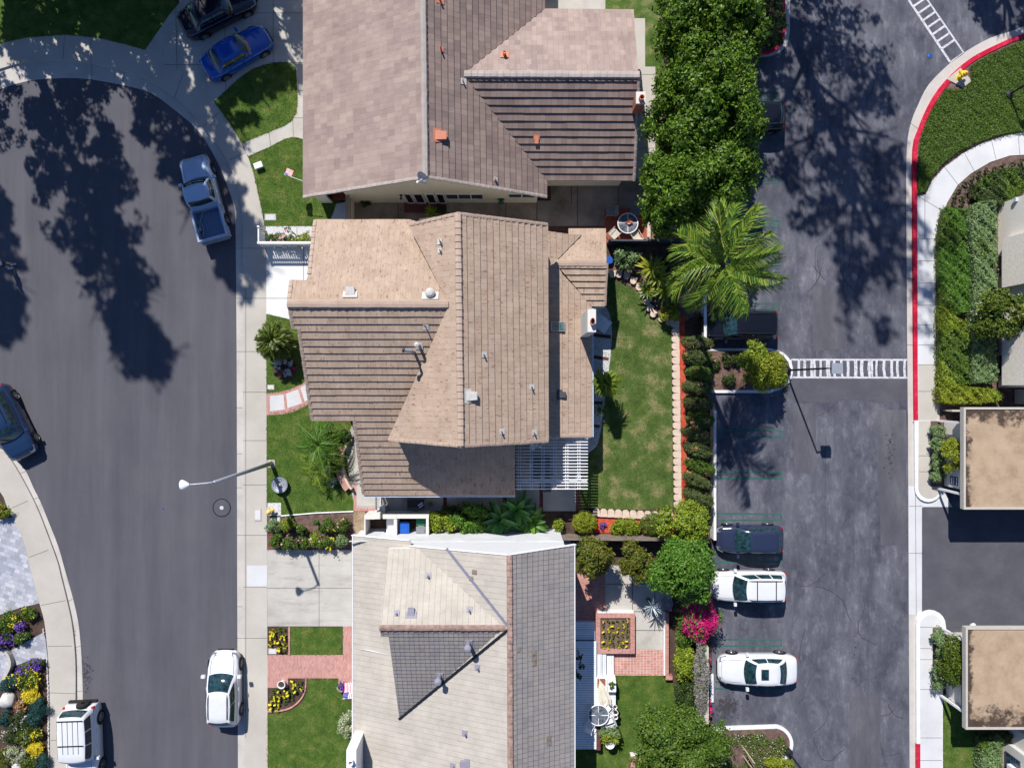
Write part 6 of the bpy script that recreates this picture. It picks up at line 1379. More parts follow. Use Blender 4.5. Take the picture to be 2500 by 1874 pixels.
# flags
def flag(loc, rz, pitch, lab, w=1.0, h=.6, pole=1.3, flip=False):
    t = thing('flag', lab, 'flag', loc); t.rotation_euler = Euler((0, pitch, rz))
    mb = MB(); mb.tube([(0, 0, 0), (pole, 0, 0)], .018, 6); mb.build('flagpole', M['white'], t)
    def pt(u, v): return (pole - v * h - .0, -.03 * math.sin(u * 9) * 1.2 - u * w * .72, -.55 * u * w + .05 * math.sin(u * 8 + v * 3))
    for k in range(13):
        mb = MB(); v0, v1 = k / 13, (k + 1) / 13; us = 0.0 if k > 6 else .4
        n = 8
        for i in range(n):
            ua, ub_ = us + (1 - us) * i / n, us + (1 - us) * (i + 1) / n; mb.face([pt(ua, v0), pt(ub_, v0), pt(ub_, v1), pt(ua, v1)])
        mb.build('stripe', M['flagwhite' if k % 2 else 'flagred'], t)
    mb = MB()
    for i in range(4):
        ua, ub_ = .4 * i / 4, .4 * (i + 1) / 4; mb.face([pt(ua, 0), pt(ub_, 0), pt(ub_, 7 / 13), pt(ua, 7 / 13)])
    c_ = mb.build('canton', M['flagblue'], t)
    mb = MB()
    for i in range(5):
        for j in range(5):
            u, v = .04 + i * .08, .05 + j * .105; q = Vector(pt(u, v)) + Vector((0, 0, .006)); s_ = .014; mb.face([q + Vector((s_ * math.cos(a), s_ * math.sin(a), 0)) for a in [k * 1.2566 for k in range(5)]])
    mb.build('stars', M['flagwhite'], c_)
    return t
p = W(742, 443, 1.9); flag(p, rad(163), -.25, 'small striped flag on a pole over the upper lawn', .62, .42, 1.15)
p = W(866, 1703, 2.3); flag(p, rad(187), .12, 'striped flag hanging at the left eave of the lower house', .95, .62, .72)
# planter pots by brick path
for (x, y, r, lab, m) in ((688, 1669, .22, 'white pot with dark soil on the brick path', 'white'), (834, 1676, .24, 'grey pot of purple flowers at the end of the brick path', 'stone')):
    t = thing('flower_pot', lab, 'flower pot', W(x, y, .4)); t.location.z = .14
    mb = MB(); mb.lathe([(r * .7, 0), (r, .36), (r * 1.1, .38), (r * .92, .38), (r * .85, .3)], 16); mb.build('pot', M[m], t); mb = MB(); mb.lathe([(0, .31), (r * .86, .31)], 12); mb.build('soil', M['soil'], t)
# boulders
def boulder(x, y, r, lab):
    bm = bmesh.new(); bmesh.ops.create_icosphere(bm, subdivisions=3, radius=r)
    rr = random.Random(int(x)); off = [Vector((rr.uniform(-1, 1), rr.uniform(-1, 1), rr.uniform(-1, 1))).normalized() for _ in range(9)]
    for v in bm.verts:
        d = v.co.normalized(); k = min([1.0] + [.86 / max(.2, d.dot(o)) for o in off if d.dot(o) > .8]); v.co *= k; v.co.z *= .7
    me = bpy.data.meshes.new('boulder'); bm.to_mesh(me); bm.free(); me.materials.append(M['rock']); me.polygons.foreach_set('use_smooth', [True] * len(me.polygons))
    q = W(x, y, r * .4); q.z = .1 + r * .35; o = link('boulder', me, None, q); setp(o, lab, 'boulder')
boulder(21, 1707, .5, 'large pale boulder in the lower left flower garden'); boulder(45, 1868, .36, 'pale boulder at the bottom edge of the flower garden'); boulder(2373, 1526, .2, 'small pale rock at the corner of the lower carport')
# white pebble edging
mb = MB()
for i in range(170):
    f = i / 170; y = 1535 + f * 350; x = np.interp(y, [1469, 1516, 1580, 1659, 1722, 1874], [95, 108, 115, 120, 121, 122]) - 3 + R.uniform(-1.2, 1.2) + (-2 if y < 1570 else 0)
    if 1545 < y < 1607: continue
    q = W(x, y, .14); r = R.uniform(.03, .06); mb.lathe([(r, 0), (r * .8, r * .6), (0, r * .8)], 5, q)
setp(mb.build('pebble_edging', M['rock']), 'row of white pebbles along the garden beside the lower left sidewalk', 'pebbles', None, 'stuff')
# curved seat wall lower left
mb = MB(); P_ = [W(x, y, .4) for x, y in smooth_pts([(-20, 1575), (5, 1585), (20, 1600), (25, 1620), (18, 1640), (5, 1660)], 3)]; wallribbon(mb, P_, .15, .1, .45); setp(mb.build('curved_wall', M['stucco_grey']), 'low curved grey wall on the pavers at the left edge', 'garden wall')
# wooden stakes in bottom island and others
for i, (a, b, m) in enumerate((((1811, 1818), (1843, 1863), 'woodlight'), ((1816, 1828), (1842, 1872), 'wood'), ((1813, 1843), (1838, 1876), 'woodlight'))):
    mb = MB(); mb.tube([W(*a, .12), W(b[0], b[1], 1.6)], .03, 6); setp(mb.build('tree_stake', M[m]), ['upper pale tree stake in the bottom island', 'grey tree stake in the bottom island between two pale ones', 'lower pale tree stake in the bottom island'][i], 'stake', 'tree stakes in the bottom island')
for i, (a, b) in enumerate((((2344, 772), (2384, 762)), ((2341, 773 + 12), (2440, 762)))):
    mb = MB(); mb.tube([W(*a, .12), W(*b, 1.5)], .03, 6); setp(mb.build('tree_stake', M['wood']), ['short upper stake of the leaning tree beside the hedge', 'long lower stake of the leaning tree beside the hedge'][i], 'stake', 'stakes of the leaning tree')
# small pipes, garden hose caps near enclosure
# person at the left edge
q = W(31, 650, 0); t = thing('person', 'person walking at the left edge in white shoes and shorts', 'person', q, rad(190))
def skinned(name, verts, edges, radii, mat, parent, root=0):
    me = bpy.data.meshes.new(name); me.from_pydata([Vector(v) for v in verts], edges, []); o = link(name, me, parent); me.materials.append(mat)
    md = o.modifiers.new('skin', 'SKIN'); 
    for i, r in enumerate(radii): me.skin_vertices[0].data[i].radius = (r, r); me.skin_vertices[0].data[i].use_root = (i == root)
    s_ = o.modifiers.new('sub', 'SUBSURF'); s_.levels = 2; s_.render_levels = 2; return o
V = [(0, 0, .95), (0, 0, 1.15), (0, 0, 1.38), (0, 0, 1.5), (0, 0, 1.56), (.02, 0, 1.68), (.0, .1, .9), (.12, .1, .5), (.02, .1, .1), (.16, .1, .05), (0, -.1, .9), (-.02, -.1, .5), (-.2, -.1, .12), (-.08, -.1, .05), (0, .19, 1.38), (.05, .24, 1.1), (.2, .22, .95), (0, -.19, 1.38), (-.08, -.24, 1.1), (.04, -.24, .92)]
E_ = [(0, 1), (1, 2), (2, 3), (3, 4), (4, 5), (0, 6), (6, 7), (7, 8), (8, 9), (0, 10), (10, 11), (11, 12), (12, 13), (2, 14), (14, 15), (15, 16), (2, 17), (17, 18), (18, 19)]
skinned('body', V, E_, [.14, .13, .15, .06, .06, .1, .085, .06, .04, .04, .085, .06, .04, .04, .06, .04, .03, .06, .04, .03], M['skin'], t)
skinned('shirt', [(0, 0, .98), (0, 0, 1.2), (0, 0, 1.4), (0, .2, 1.39), (.03, .24, 1.2), (0, -.2, 1.39), (-.05, -.24, 1.2)], [(0, 1), (1, 2), (2, 3), (3, 4), (2, 5), (5, 6)], [.155, .15, .165, .075, .06, .075, .06], M['cloth_w'], t)
skinned('shorts', [(0, 0, .98), (0, .1, .9), (.09, .1, .6), (0, -.1, .9), (-.01, -.1, .6)], [(0, 1), (1, 2), (0, 3), (3, 4)], [.15, .105, .1, .105, .1], M['cloth_b'], t)
skinned('hair', [(0, 0, 1.74), (-.04, 0, 1.68)], [(0, 1)], [.09, .09], M['hair'], t)
for (x, y, z, nm) in ((.1, .1, .05, 'shoe'), (-.12, -.1, .06, 'shoe')):
    mb = MB(); mb.box(x - .12, x + .16, y - .05, y + .05, z - .05, z + .06); b = mb.build(nm, M['cloth_w'], t); md_ = b.modifiers.new('b', 'BEVEL'); md_.width = .03; md_.segments = 2

# ================================================================== VEGETATION
def trunk_mesh(base, top, r0, limbs, parent, crown_r, name='trunk', lr=.3):
    mb = MB(); b, t_ = Vector(base), Vector(top); m_ = b.lerp(t_, .5) + Vector((R.uniform(-.1, .1), R.uniform(-.1, .1), 0))
    mb.tube([b, m_, t_], [r0, r0 * .75, r0 * .35], 9)
    for i in range(limbs):
        f = R.uniform(.35, .95); p = b.lerp(t_, f); a = R.uniform(0, 6.28); e = p + Vector((math.cos(a) * crown_r * .7, math.sin(a) * crown_r * .7, R.uniform(.2, .9) * crown_r * .6))
        mb.tube([p, p.lerp(e, .5) + Vector((0, 0, .1)), e], [r0 * .4, r0 * .25, r0 * .1], 6)
        for _ in range(2):
            q = p.lerp(e, R.uniform(.4, .8)); a2 = a + R.uniform(-1, 1); mb.tube([q, q + Vector((math.cos(a2), math.sin(a2), .5)) * crown_r * .35], [r0 * .16, r0 * .05], 5)
    return mb.build(name, M['bark'], parent)
def tree(px_, py_, zc, radii, n, leaf, mat, lab, base=None, name='tree', cat='tree', lobes=26, lr=.33, tr=.14, limbs=7, group=None, spread=.3, low=-.5, asp=.5, extra=None):
    """crown centre given as picture position at height zc"""
    c = W(px_, py_, zc); b = W(*base, 0) if base else Vector((c.x, c.y, 0)); b.z = .1
    t = thing(name, lab, cat, b, 0, group)
    off = c - b; P, N = shell(off, radii, n, lobes, lr, spread, low)
    sets = [(P, N, NP.uniform(.7, 1.25, n) * leaf, asp, 0)]; mats = [mat]
    P2, N2 = shell(off, [r * .72 for r in radii], n // 4, lobes, lr, .6, -.9); sets.append((P2, N2, NP.uniform(.7, 1.25, n // 4) * leaf * 1.3, asp, 0))
    if extra: k = extra[1]; Pe, Ne = shell(off, [r * 1.0 for r in radii], k, extra[3] if len(extra) > 3 else lobes, lr, .05, -.1); sets.append((Pe, Ne, np.full(k, extra[2]), .7, 1)); mats.append(extra[0])
    link('crown', leafmesh('crown', sets, mats), t)
    trunk_mesh((0, 0, 0), off - Vector((0, 0, radii[2] * .2)), tr, limbs, t, min(radii[:2])); return t
# the row of dense trees above the car park
G_ = 'dense trees in the row behind the car park'
tree(1722, 50, 5.0, (2.65, 3.6, 2.6), 52000, .095, L['ficus'], 'dense green tree at the top end of the row behind the car park', (1660, 170), lobes=130, lr=.2, tr=.2, group=G_, spread=.5)
tree(1718, 255, 5.2, (2.8, 3.6, 2.8), 54000, .095, L['ficus'], 'dense green tree in the middle of the row behind the car park', (1668, 345), lobes=120, lr=.2, tr=.2, group=G_, spread=.5)
tree(1696, 435, 4.8, (2.7, 3.0, 2.6), 46000, .095, L['ficus'], 'dense green tree at the lower end of the row above the palm', (1650, 490), lobes=110, lr=.21, tr=.2, group=G_, spread=.5)
# trees beyond the frame that throw the shadows on the street and car park
def tall(base, h, crad, z0, n, lab, mat='dark', lobes=70, top=.35, leaf=.13, nm='tall_tree', sy=1.0, seed=None, tr=.35, lean=(0, 0)):
    b = W(*base, 0); t = thing(nm, lab, 'tree', b, 0, 'tall trees beyond the frame'); Ps, Ns = [], []
    for i in range(lobes):
        f = R.random() ** .85; z = z0 + (h - z0) * f; rr = crad * (1 - (1 - top) * f ** 1.5) * (1 if f > .12 else .8); a = R.uniform(0, 6.28); d = rr * math.sqrt(R.uniform(.05, 1)) * .85; s_ = R.uniform(.55, 1.15) * (.35 + .12 * crad)
        cx, cy = math.cos(a) * d + lean[0] * f, math.sin(a) * d * sy + lean[1] * f; k = n // lobes
        P, N = shell((cx, cy, z), (s_, s_, s_ * .6), k, 7, .5, .5, -1); Ps.append(P); Ns.append(N)
    P, N = np.concatenate(Ps), np.concatenate(Ns); link('crown', leafmesh('crown', [(P, N, NP.uniform(.7, 1.3, len(P)) * leaf, .5, 0)], [L[mat]]), t)
    trunk_mesh((0, 0, 0), (lean[0], lean[1], h * .96), tr, 22, t, crad * .8); return t
tall((0, -60), 26.0, 4.1, 4, 60000, 'tall evergreen beyond the top left corner shading the street', lobes=170, top=.3, leaf=.12)
tall((268, -190), 23.4, 4.3, 3, 50000, 'broad tall tree beyond the top edge shading the pickup', lobes=115, top=.35, leaf=.15)
tall((-330, -110), 25, 3.8, 3, 40000, 'tall tree beyond the left edge shading the walking person', lobes=100, top=.4, leaf=.15)
tall((545, -250), 11.5, 3.7, 3.2, 30000, 'round tree beyond the top edge shading the dark blue sedan', lobes=90, top=.8, leaf=.12)
tall((440, -230), 12.5, 3.6, 3, 30000, 'round tree beyond the top edge shading the lower lawn curve', lobes=90, top=.7, leaf=.12)
tall((60, -150), 8.5, 3.6, 2.6, 26000, 'low round tree beyond the top edge shading the corner lawn', lobes=80, top=.9, leaf=.12)
tall((235, -165), 9, 3.7, 2.6, 26000, 'wide low tree beyond the top edge shading the curved sidewalk', lobes=80, top=.9, leaf=.12)
tall((1770, -320), 25, 5.8, 6, 36000, 'open branched tall tree beyond the top edge shading the car park', lobes=150, top=.75, leaf=.12, lean=(1.6, -2.5), tr=.42)
tall((2330, -330), 10.5, 3.2, 3, 14000, 'round tree beyond the top right corner', lobes=40, top=.6)
# ---------- palms
def frond(Ln=3.2, nl=46, droop=.5, lw=.045, ll=.75, vee=.5, name='frond', mat='palm', arch=1.0):
    Vs, Fs = [], []; bend = R.uniform(-1.1, 1.1) if Ln > 2.5 else R.uniform(-.5, .5)
    pts_ = []
    for i in range(15):
        s_ = i / 14; pts_.append(np.array([Ln * s_ * (1 - .12 * s_ * s_), bend * Ln * .35 * s_ * s_, arch * (.75 * s_ - droop * 2.2 * s_ ** 2.4)]))
    def at(s_): k = min(13, int(s_ * 14)); f = s_ * 14 - k; return pts_[k] * (1 - f) + pts_[k + 1] * f
    def quad(a, b, w0, w1, up):
        d = b - a; s = np.cross(d, up); s /= (np.linalg.norm(s) + 1e-9); k = len(Vs); Vs.extend([a - s * w0, b - s * w1, b + s * w1, a + s * w0]); Fs.append((k, k + 1, k + 2, k + 3))
    up = np.array([0, 0, 1.])
    for i in range(14): quad(pts_[i], pts_[i + 1], .035 * (1 - i / 16), .035 * (1 - (i + 1) / 16), up)
    for i in range(nl):
        s_ = .12 + .88 * i / (nl - 1); p = at(s_); l = ll * (math.sin(math.pi * min(1, (s_ * .88 + .1))) ** .6) * R.uniform(.85, 1.1) + .08
        for sg in (-1, 1):
            out = np.array([.75 + .5 * s_ + R.uniform(-.15, .15), sg * 1.0, vee * R.uniform(-.2, 1.2)]); out /= np.linalg.norm(out); m_ = p + out * l * .45; e = m_ + (out * .6 + np.array([.5, R.uniform(-.3, .3), -1.0 - R.uniform(0, 1.2)])) * l * .5
            quad(p, m_, lw * .6, lw, up); quad(m_, e, lw, lw * .15, up)
    me = bpy.data.meshes.new(name); me.from_pydata([tuple(v) for v in Vs], [], Fs); me.materials.append(L[mat])
    at_ = me.attributes.new('rnd', 'FLOAT', 'FACE'); at_.data.foreach_set('value', NP.random(len(Fs)).astype(np.float32)); me.update(); return me
def palm(base, h, lab, Ln, nf, name='palm_tree', tr=.16, mat='palm', pitch=(-.75, .5), frs=None, nl=46, ll=.75, lw=.045, zlow=.1, cat='palm tree', droop=.5, trunkmat='bark', twist=0, top=None):
    b = W(*base, 0); b.z = zlow; t = thing(name, lab, cat, b); hh = h; tp = Vector((0, 0, hh))
    if top: tp = W(*top, hh) - b
    if hh > .3:
        mb = MB(); mb.tube([(0, 0, 0), tp * .5 + Vector((0, 0, .1)), tp], [tr * 1.3, tr, tr * .85], 12); mb.build('trunk', M['wood' if trunkmat == 'bark' else trunkmat], t)
        mb = MB(); mb.tube([tp * (1 - .9 / hh), tp * (1 + .15 / hh)], [tr * 1.15, tr * .6], 12); mb.build('crownshaft', M['bark'], t)
    frs = [frond(Ln * R.uniform(.82, 1.12), nl, droop * R.uniform(.6, 1.4), lw, ll, .5, mat=mat) for _ in range(9 if hh > 5 else 4)]
    for i in range(nf):
        a = i * 2.39996 + R.uniform(-.15, .15); f = i / nf; pt = pitch[0] + (pitch[1] - pitch[0]) * f
        o = link('frond', frs[i % len(frs)], t, tp); o.rotation_euler = Euler((R.uniform(-.75, .75) if nf > 14 and hh > 5 else R.uniform(-.3, .3), pt, a)); o.scale = (1 - .15 * f if nf > 16 else 1,) * 3
    return t
palm((1657, 740), 9.7, 'big feathery palm beside the car park', 3.5, 20, Ln_ := 20, ) if 0 else palm((1652, 742), 9.8, 'big feathery palm leaning over the car park stalls', 3.1, 24, ll=.95, nl=50, pitch=(-.8, .75), lw=.022, top=(1765, 645))
def rosette(px_, py_, z, n, Ln, w, mat, lab, name='plant', cat='plant', pitch=(-1.2, -.1), curve=.4, base=.12, group=None, stalk=.0, parts=False):
    """spiky or strap leaved plant: every leaf one folded blade, all in one foliage mesh"""
    q = W(px_, py_, z); q.z = base; t = thing(name, lab, cat, q, 0, group); Vs, Fs = [], []
    for i in range(n):
        a = i * 2.39996 + R.uniform(-.2, .2); f = i / n; el = -(pitch[0] + (pitch[1] - pitch[0]) * f); l = Ln * R.uniform(.8, 1.1)
        d = np.array([math.cos(a), math.sin(a), 0.]); s = np.array([-math.sin(a), math.cos(a), 0.]); prev = None; m_ = 5
        for k in range(m_ + 1):
            u = k / m_; e = el - curve * u * 1.6; 
            if k == 0: p = np.array([0, 0, z - base]) * 1.0
            else: p = p + (d * math.cos(e) + np.array([0, 0, math.sin(e)])) * l / m_
            ww = w * math.sin(math.pi * min(.97, .12 + .85 * u)) ** .7; row = [p - s * ww + np.array([0, 0, ww * .4]), p, p + s * ww + np.array([0, 0, ww * .4])]
            b0 = len(Vs); Vs.extend(row)
            if k: Fs.extend([(b0 - 3, b0, b0 + 1, b0 - 2), (b0 - 2, b0 + 1, b0 + 2, b0 - 1)])
    me = bpy.data.meshes.new('foliage'); me.from_pydata([tuple(v) for v in Vs], [], Fs); me.materials.append(L[mat])
    rn = np.repeat(NP.random(n), 10); at_ = me.attributes.new('rnd', 'FLOAT', 'FACE'); at_.data.foreach_set('value', rn.astype(np.float32)); me.update()
    link('foliage', me, t)
    if z - base > .15: mb = MB(); mb.tube([(0, 0, 0), (0, 0, z - base)], [.12, .09], 8); mb.build('stem', M['bark'], t)
    return t
palm((690, 836), 1.0, 'round sago palm at the left front corner of the sand coloured house', 1.4, 90, name='sago_palm', tr=.2, mat='sago', pitch=(-1.25, .25), nl=34, ll=.24, lw=.016, droop=.35, cat='sago palm')
palm((800, 1080), 1.6, 'feathery small palm above the curved brick wall', 1.5, 12, tr=.06, nl=24, ll=.4, lw=.011, mat='bright', droop=.8, pitch=(-.9, .1), name='small_palm', cat='small palm')
palm((812, 1105), 1.2, 'second feathery small palm just left of the curved brick wall', 1.3, 10, tr=.05, nl=22, ll=.36, lw=.011, mat='palm', droop=.8, pitch=(-.9, .1), name='small_palm', cat='small palm')
palm((790, 1140), 1.0, 'bright yellow green small palm at the lawn edge by the curved wall', 1.2, 8, tr=.05, nl=20, ll=.32, lw=.011, mat='lime', droop=.8, pitch=(-.7, .1), name='small_palm', cat='small palm')
palm((1466, 935), 2.2, 'spiky palm beside the low roof and curved path', .9, 26, tr=.09, nl=22, ll=.3, lw=.02, mat='lime', pitch=(-1.2, .3), name='small_palm', cat='small palm')
rosette(1466, 1000, .6, 16, .5, .03, 'mid', 'small spiky plant below the palm on the curved path')
# banana like plants and bushes between houses 2 and 3
rosette(1262, 1245, .9, 17, 1.35, .19, 'banana', 'large leaved banana plant, the middle one below the grey patio', pitch=(-1.3, -.35), curve=.5, name='banana_plant', cat='banana plant')
rosette(1222, 1268, .8, 16, 1.25, .18, 'banana', 'large leaved banana plant nearest the leafy bushes on the left', pitch=(-1.2, -.2), curve=.55, name='banana_plant', cat='banana plant')
rosette(1296, 1270, .7, 17, 1.15, .15, 'bright', 'light green banana plant, the rightmost below the grey patio', pitch=(-1.2, -.2), curve=.6, name='banana_plant', cat='banana plant')
rosette(1175, 1245, .6, 14, .6, .07, 'banana', 'dark leafy plant between the lime bushes and banana plants')
def bush(px_, py_, z, radii, n, leaf, mat, lab, name='shrub', cat='shrub', lobes=16, lr=.38, group=None, extra=None, low=-.15, stems=4, spread=.35, asp=.5, zg=.1, kind=None, clipped=False):
    clipd = clipped; rg = .15 if clipd else .6; sp_ = .02 if clipd else min(.06, .12 * radii[0])
    q = W(px_, py_, z); g_ = Vector((q.x, q.y, zg)); t = thing(name, lab, cat, g_, 0, group)
    off = (0, 0, max(z - zg, .05)); P, N = shell(off, radii, n, lobes, lr, spread, low, None, rg, sp_, .03 if clipd else .13); mats = [L[mat]]; sets = [(P, N, NP.uniform(.7, 1.25, n) * leaf, asp, 0)]
    if extra:
        for e_ in extra:
            Pe, Ne = shell(off, [r * 1.03 for r in radii], e_[1], e_[3] if len(e_) > 3 else lobes, lr, .03, .2); Ne = Ne + np.array([0, 0, 1.]); sets.append((Pe, Ne, NP.uniform(.75, 1.2, e_[1]) * e_[2], .9, len(mats))); mats.append(L[e_[0]])
    link('foliage', leafmesh('foliage', sets, mats), t)
    if stems:
        mb = MB()
        for i in range(stems):
            a = R.uniform(0, 6.28); mb.tube([(0, 0, 0), (math.cos(a) * radii[0] * .5, math.sin(a) * radii[1] * .5, off[2] + radii[2] * .3)], [.03, .012], 5)
        mb.build('stem', M['bark'], t)
    return t
bush(1080, 1280, .8, (.85, .75, .6), 3400, .075, 'lime', 'bright lime green bush right of the bin enclosure')
bush(1142, 1264, .9, (.95, .85, .6), 3800, .085, 'bright', 'broad leaved green bush beside the lime bush')
bush(1110, 1250, .5, (.9, .4, .4), 1500, .07, 'dark', 'dark low bush behind the lime bush')
bush(1362, 1281, .5, (.35, .35, .35), 900, .05, 'lime', 'small light green bush left of the clipped round shrub')
def ball(px_, py_, z, radii, n, leaf, mat, lab, **k): return bush(px_, py_, z, radii, n, leaf, mat, lab, lobes=170, lr=.2, spread=.2, low=-.4, clipped=True, **k)
ball(1427, 1274, .75, (.7, .66, .62), 11000, .035, 'yellowg', 'clipped yellow green ball shrub left of the red mulch bed')
ball(1594, 1279, .75, (.74, .66, .62), 11000, .032, 'mid', 'clipped dark green ball shrub right of the red mulch bed')
bush(1528, 1284, .5, (.9, .55, .5), 4200, .055, 'lime', 'loose lime shrub between the two clipped ball shrubs')
bush(1471, 1281, .2, (.16, .16, .16), 260, .035, 'mid', 'small purple flower in the red mulch bed', name='flower_plant', cat='flower', extra=[('purple', 60, .05)], stems=0)
# topiary hedge plants
ty = (838, 872, 912, 946, 984, 1024, 1062, 1098, 1136, 1172, 1214); tyw = ('first', 'second', 'third', 'fourth', 'fifth', 'sixth', 'seventh', 'eighth', 'ninth', 'tenth', 'eleventh')
for i, y in enumerate(ty):
    t = ball(1704 + (i % 3) * 4 - 4, y, 1.15 + .1 * (i % 4), (R.uniform(.78, .95), R.uniform(.44, .54), R.uniform(.8, 1.0)), 8500, .035, ('topiary', 'mid', 'topiary')[(i * 5) % 3],  'clipped dark conifer shrub, %s from the palm end of the row' % tyw[i], name='topiary_shrub', cat='topiary', group='clipped shrubs in the row by the car park', extra=[('orangeleaf', 40 + 90 * (i > 4), .04, 5)])
    t.rotation_euler = (0, 0, -.12 if i < 6 else -.42)
# loose shrubs near (1668,1270)-(1700,1330) and tree
tree(1668, 1285, 2.6, (1.35, 1.5, 1.1), 12000, .075, L['lime'], 'bright lime green tree below the topiary row', (1655, 1290), lobes=30, name='small_tree', cat='small tree')
tree(1672, 1390, 3.2, (1.65, 1.75, 1.35), 17000, .08, L['bright'], 'leafy bright green tree beside the white estate car', (1650, 1400), lobes=34, name='small_tree', cat='small tree')
tree(1450, 1364, 2.6, (1.05, 1.05, 1.0), 8000, .07, L['rust'], 'rusty green shrub tree, nearest the grey tiled roof', (1452, 1350), lobes=26, name='small_tree', cat='small tree')
tree(1556, 1372, 2.6, (1.0, 1.0, 1.0), 8000, .07, L['rust'], 'rusty green shrub tree beside the leafy bright tree', (1545, 1358), lobes=26, name='small_tree', cat='small tree')
bush(1412, 1330, 1.0, (.4, .5, .6), 1500, .07, 'dark', 'dark shrub squeezed against the grey tiled roof')
bush(1700, 1508, 1.7, (1.15, 1.1, .55), 5200, .055, 'magenta', 'magenta flowering bougainvillea beside the car park', name='bougainvillea', cat='flowering shrub', lobes=22, extra=[('mid', 700, .06)], low=-.2)
bush(1668, 1545, .8, (.55, .9, .5), 3000, .06, 'mid', 'green shrub just below the bougainvillea'); bush(1668, 1620, .9, (.65, 1.0, .6), 4500, .065, 'lime', 'light green shrub beside the dry vine wall')
bush(1672, 1690, .7, (.6, .9, .5), 3600, .06, 'dark', 'dark shrub beside the lower part of the dry vine wall')
bush(1712, 1655, 1.55, (.42, 2.2, .3), 9000, .05, 'greyvine', 'dry grey twigs covering the boundary wall', name='dry_vine', cat='vine', lobes=60, lr=.2, stems=0, extra=[('mid', 300, .05)])
for i, (x, y) in enumerate(((1727, 1712), (1729, 1738), (1727, 1608))): bush(x, y, .6, (.12, .35, .3), 120, .06, 'mid', ['small magenta flower cluster hanging by the white wheel stop', 'lowest small magenta flower cluster beside the dry vine wall', 'upper small magenta flower cluster beside the dry vine wall'][i], stems=0, extra=[('magenta', 90, .06)])
tree(1655, 1815, 3.6, (2.15, 1.95, 1.6), 30000, .085, L['mid'], 'large leafy green tree at the bottom beside the island', (1610, 1760), lobes=44, name='tree')
# upper right hedge by the red kerb
bush(1880, 55, 1.0, (.95, 1.6, .7), 11000, .055, 'dark', 'dark clipped hedge inside the red kerb at the top', name='hedge', cat='hedge', lobes=60, lr=.2)
bush(1838, 30, 1.2, (.5, 1.7, .8), 6000, .06, 'mid', 'lighter green hedge beside the dark hedge at the top', name='hedge', cat='hedge', lobes=40, lr=.25)
# bed near the terrace and palm
bush(1528, 632, .8, (.72, .62, .6), 2800, .07, 'grey', 'grey green bush right of the low roof', lobes=18)
rosette(1590, 655, 1.4, 26, 1.0, .08, 'yellowg', 'yellow green strap leaved plant nearest the grey green bush', pitch=(-1.2, 0), curve=.5, name='philodendron', cat='leafy plant')
rosette(1625, 705, 1.2, 26, 1.0, .08, 'yellowg', 'yellow green strap leaved plant nearest the palm trunk', pitch=(-1.2, 0), curve=.5, name='philodendron', cat='leafy plant')
rosette(1606, 675, 1.3, 30, .9, .07, 'yellowg', 'dense yellow green strap leaved plant between the other two', pitch=(-1.3, .1), curve=.6, name='philodendron', cat='leafy plant')
rosette(1578, 710, .9, 22, .75, .06, 'sago', 'dark yellow green plant between the two strap leaved plants', pitch=(-1.2, 0), curve=.5, name='philodendron', cat='leafy plant')
bush(1635, 760, .7, (.55, .6, .45), 2400, .06, 'yellowg', 'yellow green shrub at the corner of the back lawn')
bush(1660, 640, .9, (.8, .9, .6), 3200, .06, 'dark', 'dark shrub in the bed behind the palm'); bush(1690, 560, .9, (.7, .6, .6), 2600, .06, 'dark', 'dark shrub above the palm bed by the car park')
mb = MB(); c = W(1488, 636, .3); mb.lathe([(0, .4), (.2, .4), (.24, .35), (.18, .12)], 14, (c.x, c.y, 0)); setp(mb.build('flower_pot', M['blue']), 'dark blue pot in the shade beside the low roof', 'flower pot')
# island 1
tree(1868, 900, 1.9, (1.25, 1.15, .9), 10000, .06, L['yellowg'], 'yellow green shrub tree on the island by the crosswalk', (1850, 905), lobes=34, lr=.28, name='small_tree', cat='small tree')
tree(1838, 870, 2.1, (.75, .75, .6), 4000, .06, L['lime'], 'smaller lime green shrub tree on the crosswalk island', (1825, 875), lobes=18, name='small_tree', cat='small tree')
for i, (x, y, r, lab) in enumerate(((1772, 880, .35, 'low dark shrub on the island nearest the white kerb corner'), (1745, 890, .3, 'small dark shrub at the hedge end of the island'), (1800, 878, .36, 'low dark shrub in the middle of the island'), (1780, 925, .45, 'dark shrub at the lower side of the crosswalk island'), (1905, 930, .5, 'dark round shrub at the lower right of the island'), (1906, 890, .4, 'dark round shrub at the right end of the crosswalk island'))):
    bush(x, y, .3, (r, r, r * .8), 1200, .045, 'dark', lab, lobes=12)
# island 2 ground cover
X_, Y_ = scatter([(p.x, p.y) for p in pw([(1775, 1800), (1800, 1790), (1890, 1785), (1915, 1800), (1922, 1830), (1900, 1870), (1870, 1900), (1760, 1900), (1765, 1830)], .2)], 420)
k_ = noise_ = (np.sin(X_ * 3.1) + np.cos(Y_ * 2.7 + X_)) > -.9; X_, Y_ = X_[k_], Y_[k_]; n = len(X_)
P = np.stack([X_, Y_, NP.uniform(.13, .38, n)], 1); nf = 90; Pf = P[NP.integers(0, n, nf)] + np.array([0, 0, .08])
setp(link('ground_cover', leafmesh('ground_cover', [(P, NP.normal(size=(n, 3)) * .5 + np.array([0, 0, 1]), NP.uniform(.03, .07, n), .5, 0), (Pf, np.tile([0, 0, 1.], (nf, 1)), np.full(nf, .035), .9, 1)], [L['mid'], L['whitef']])), 'dark green ground cover with tiny white flowers on the bottom island', 'ground cover', None, 'stuff')
bush(1895, 1865, .9, (.9, .6, .6), 4200, .055, 'yellowg', 'yellow green shrub at the bottom edge of the lower island')
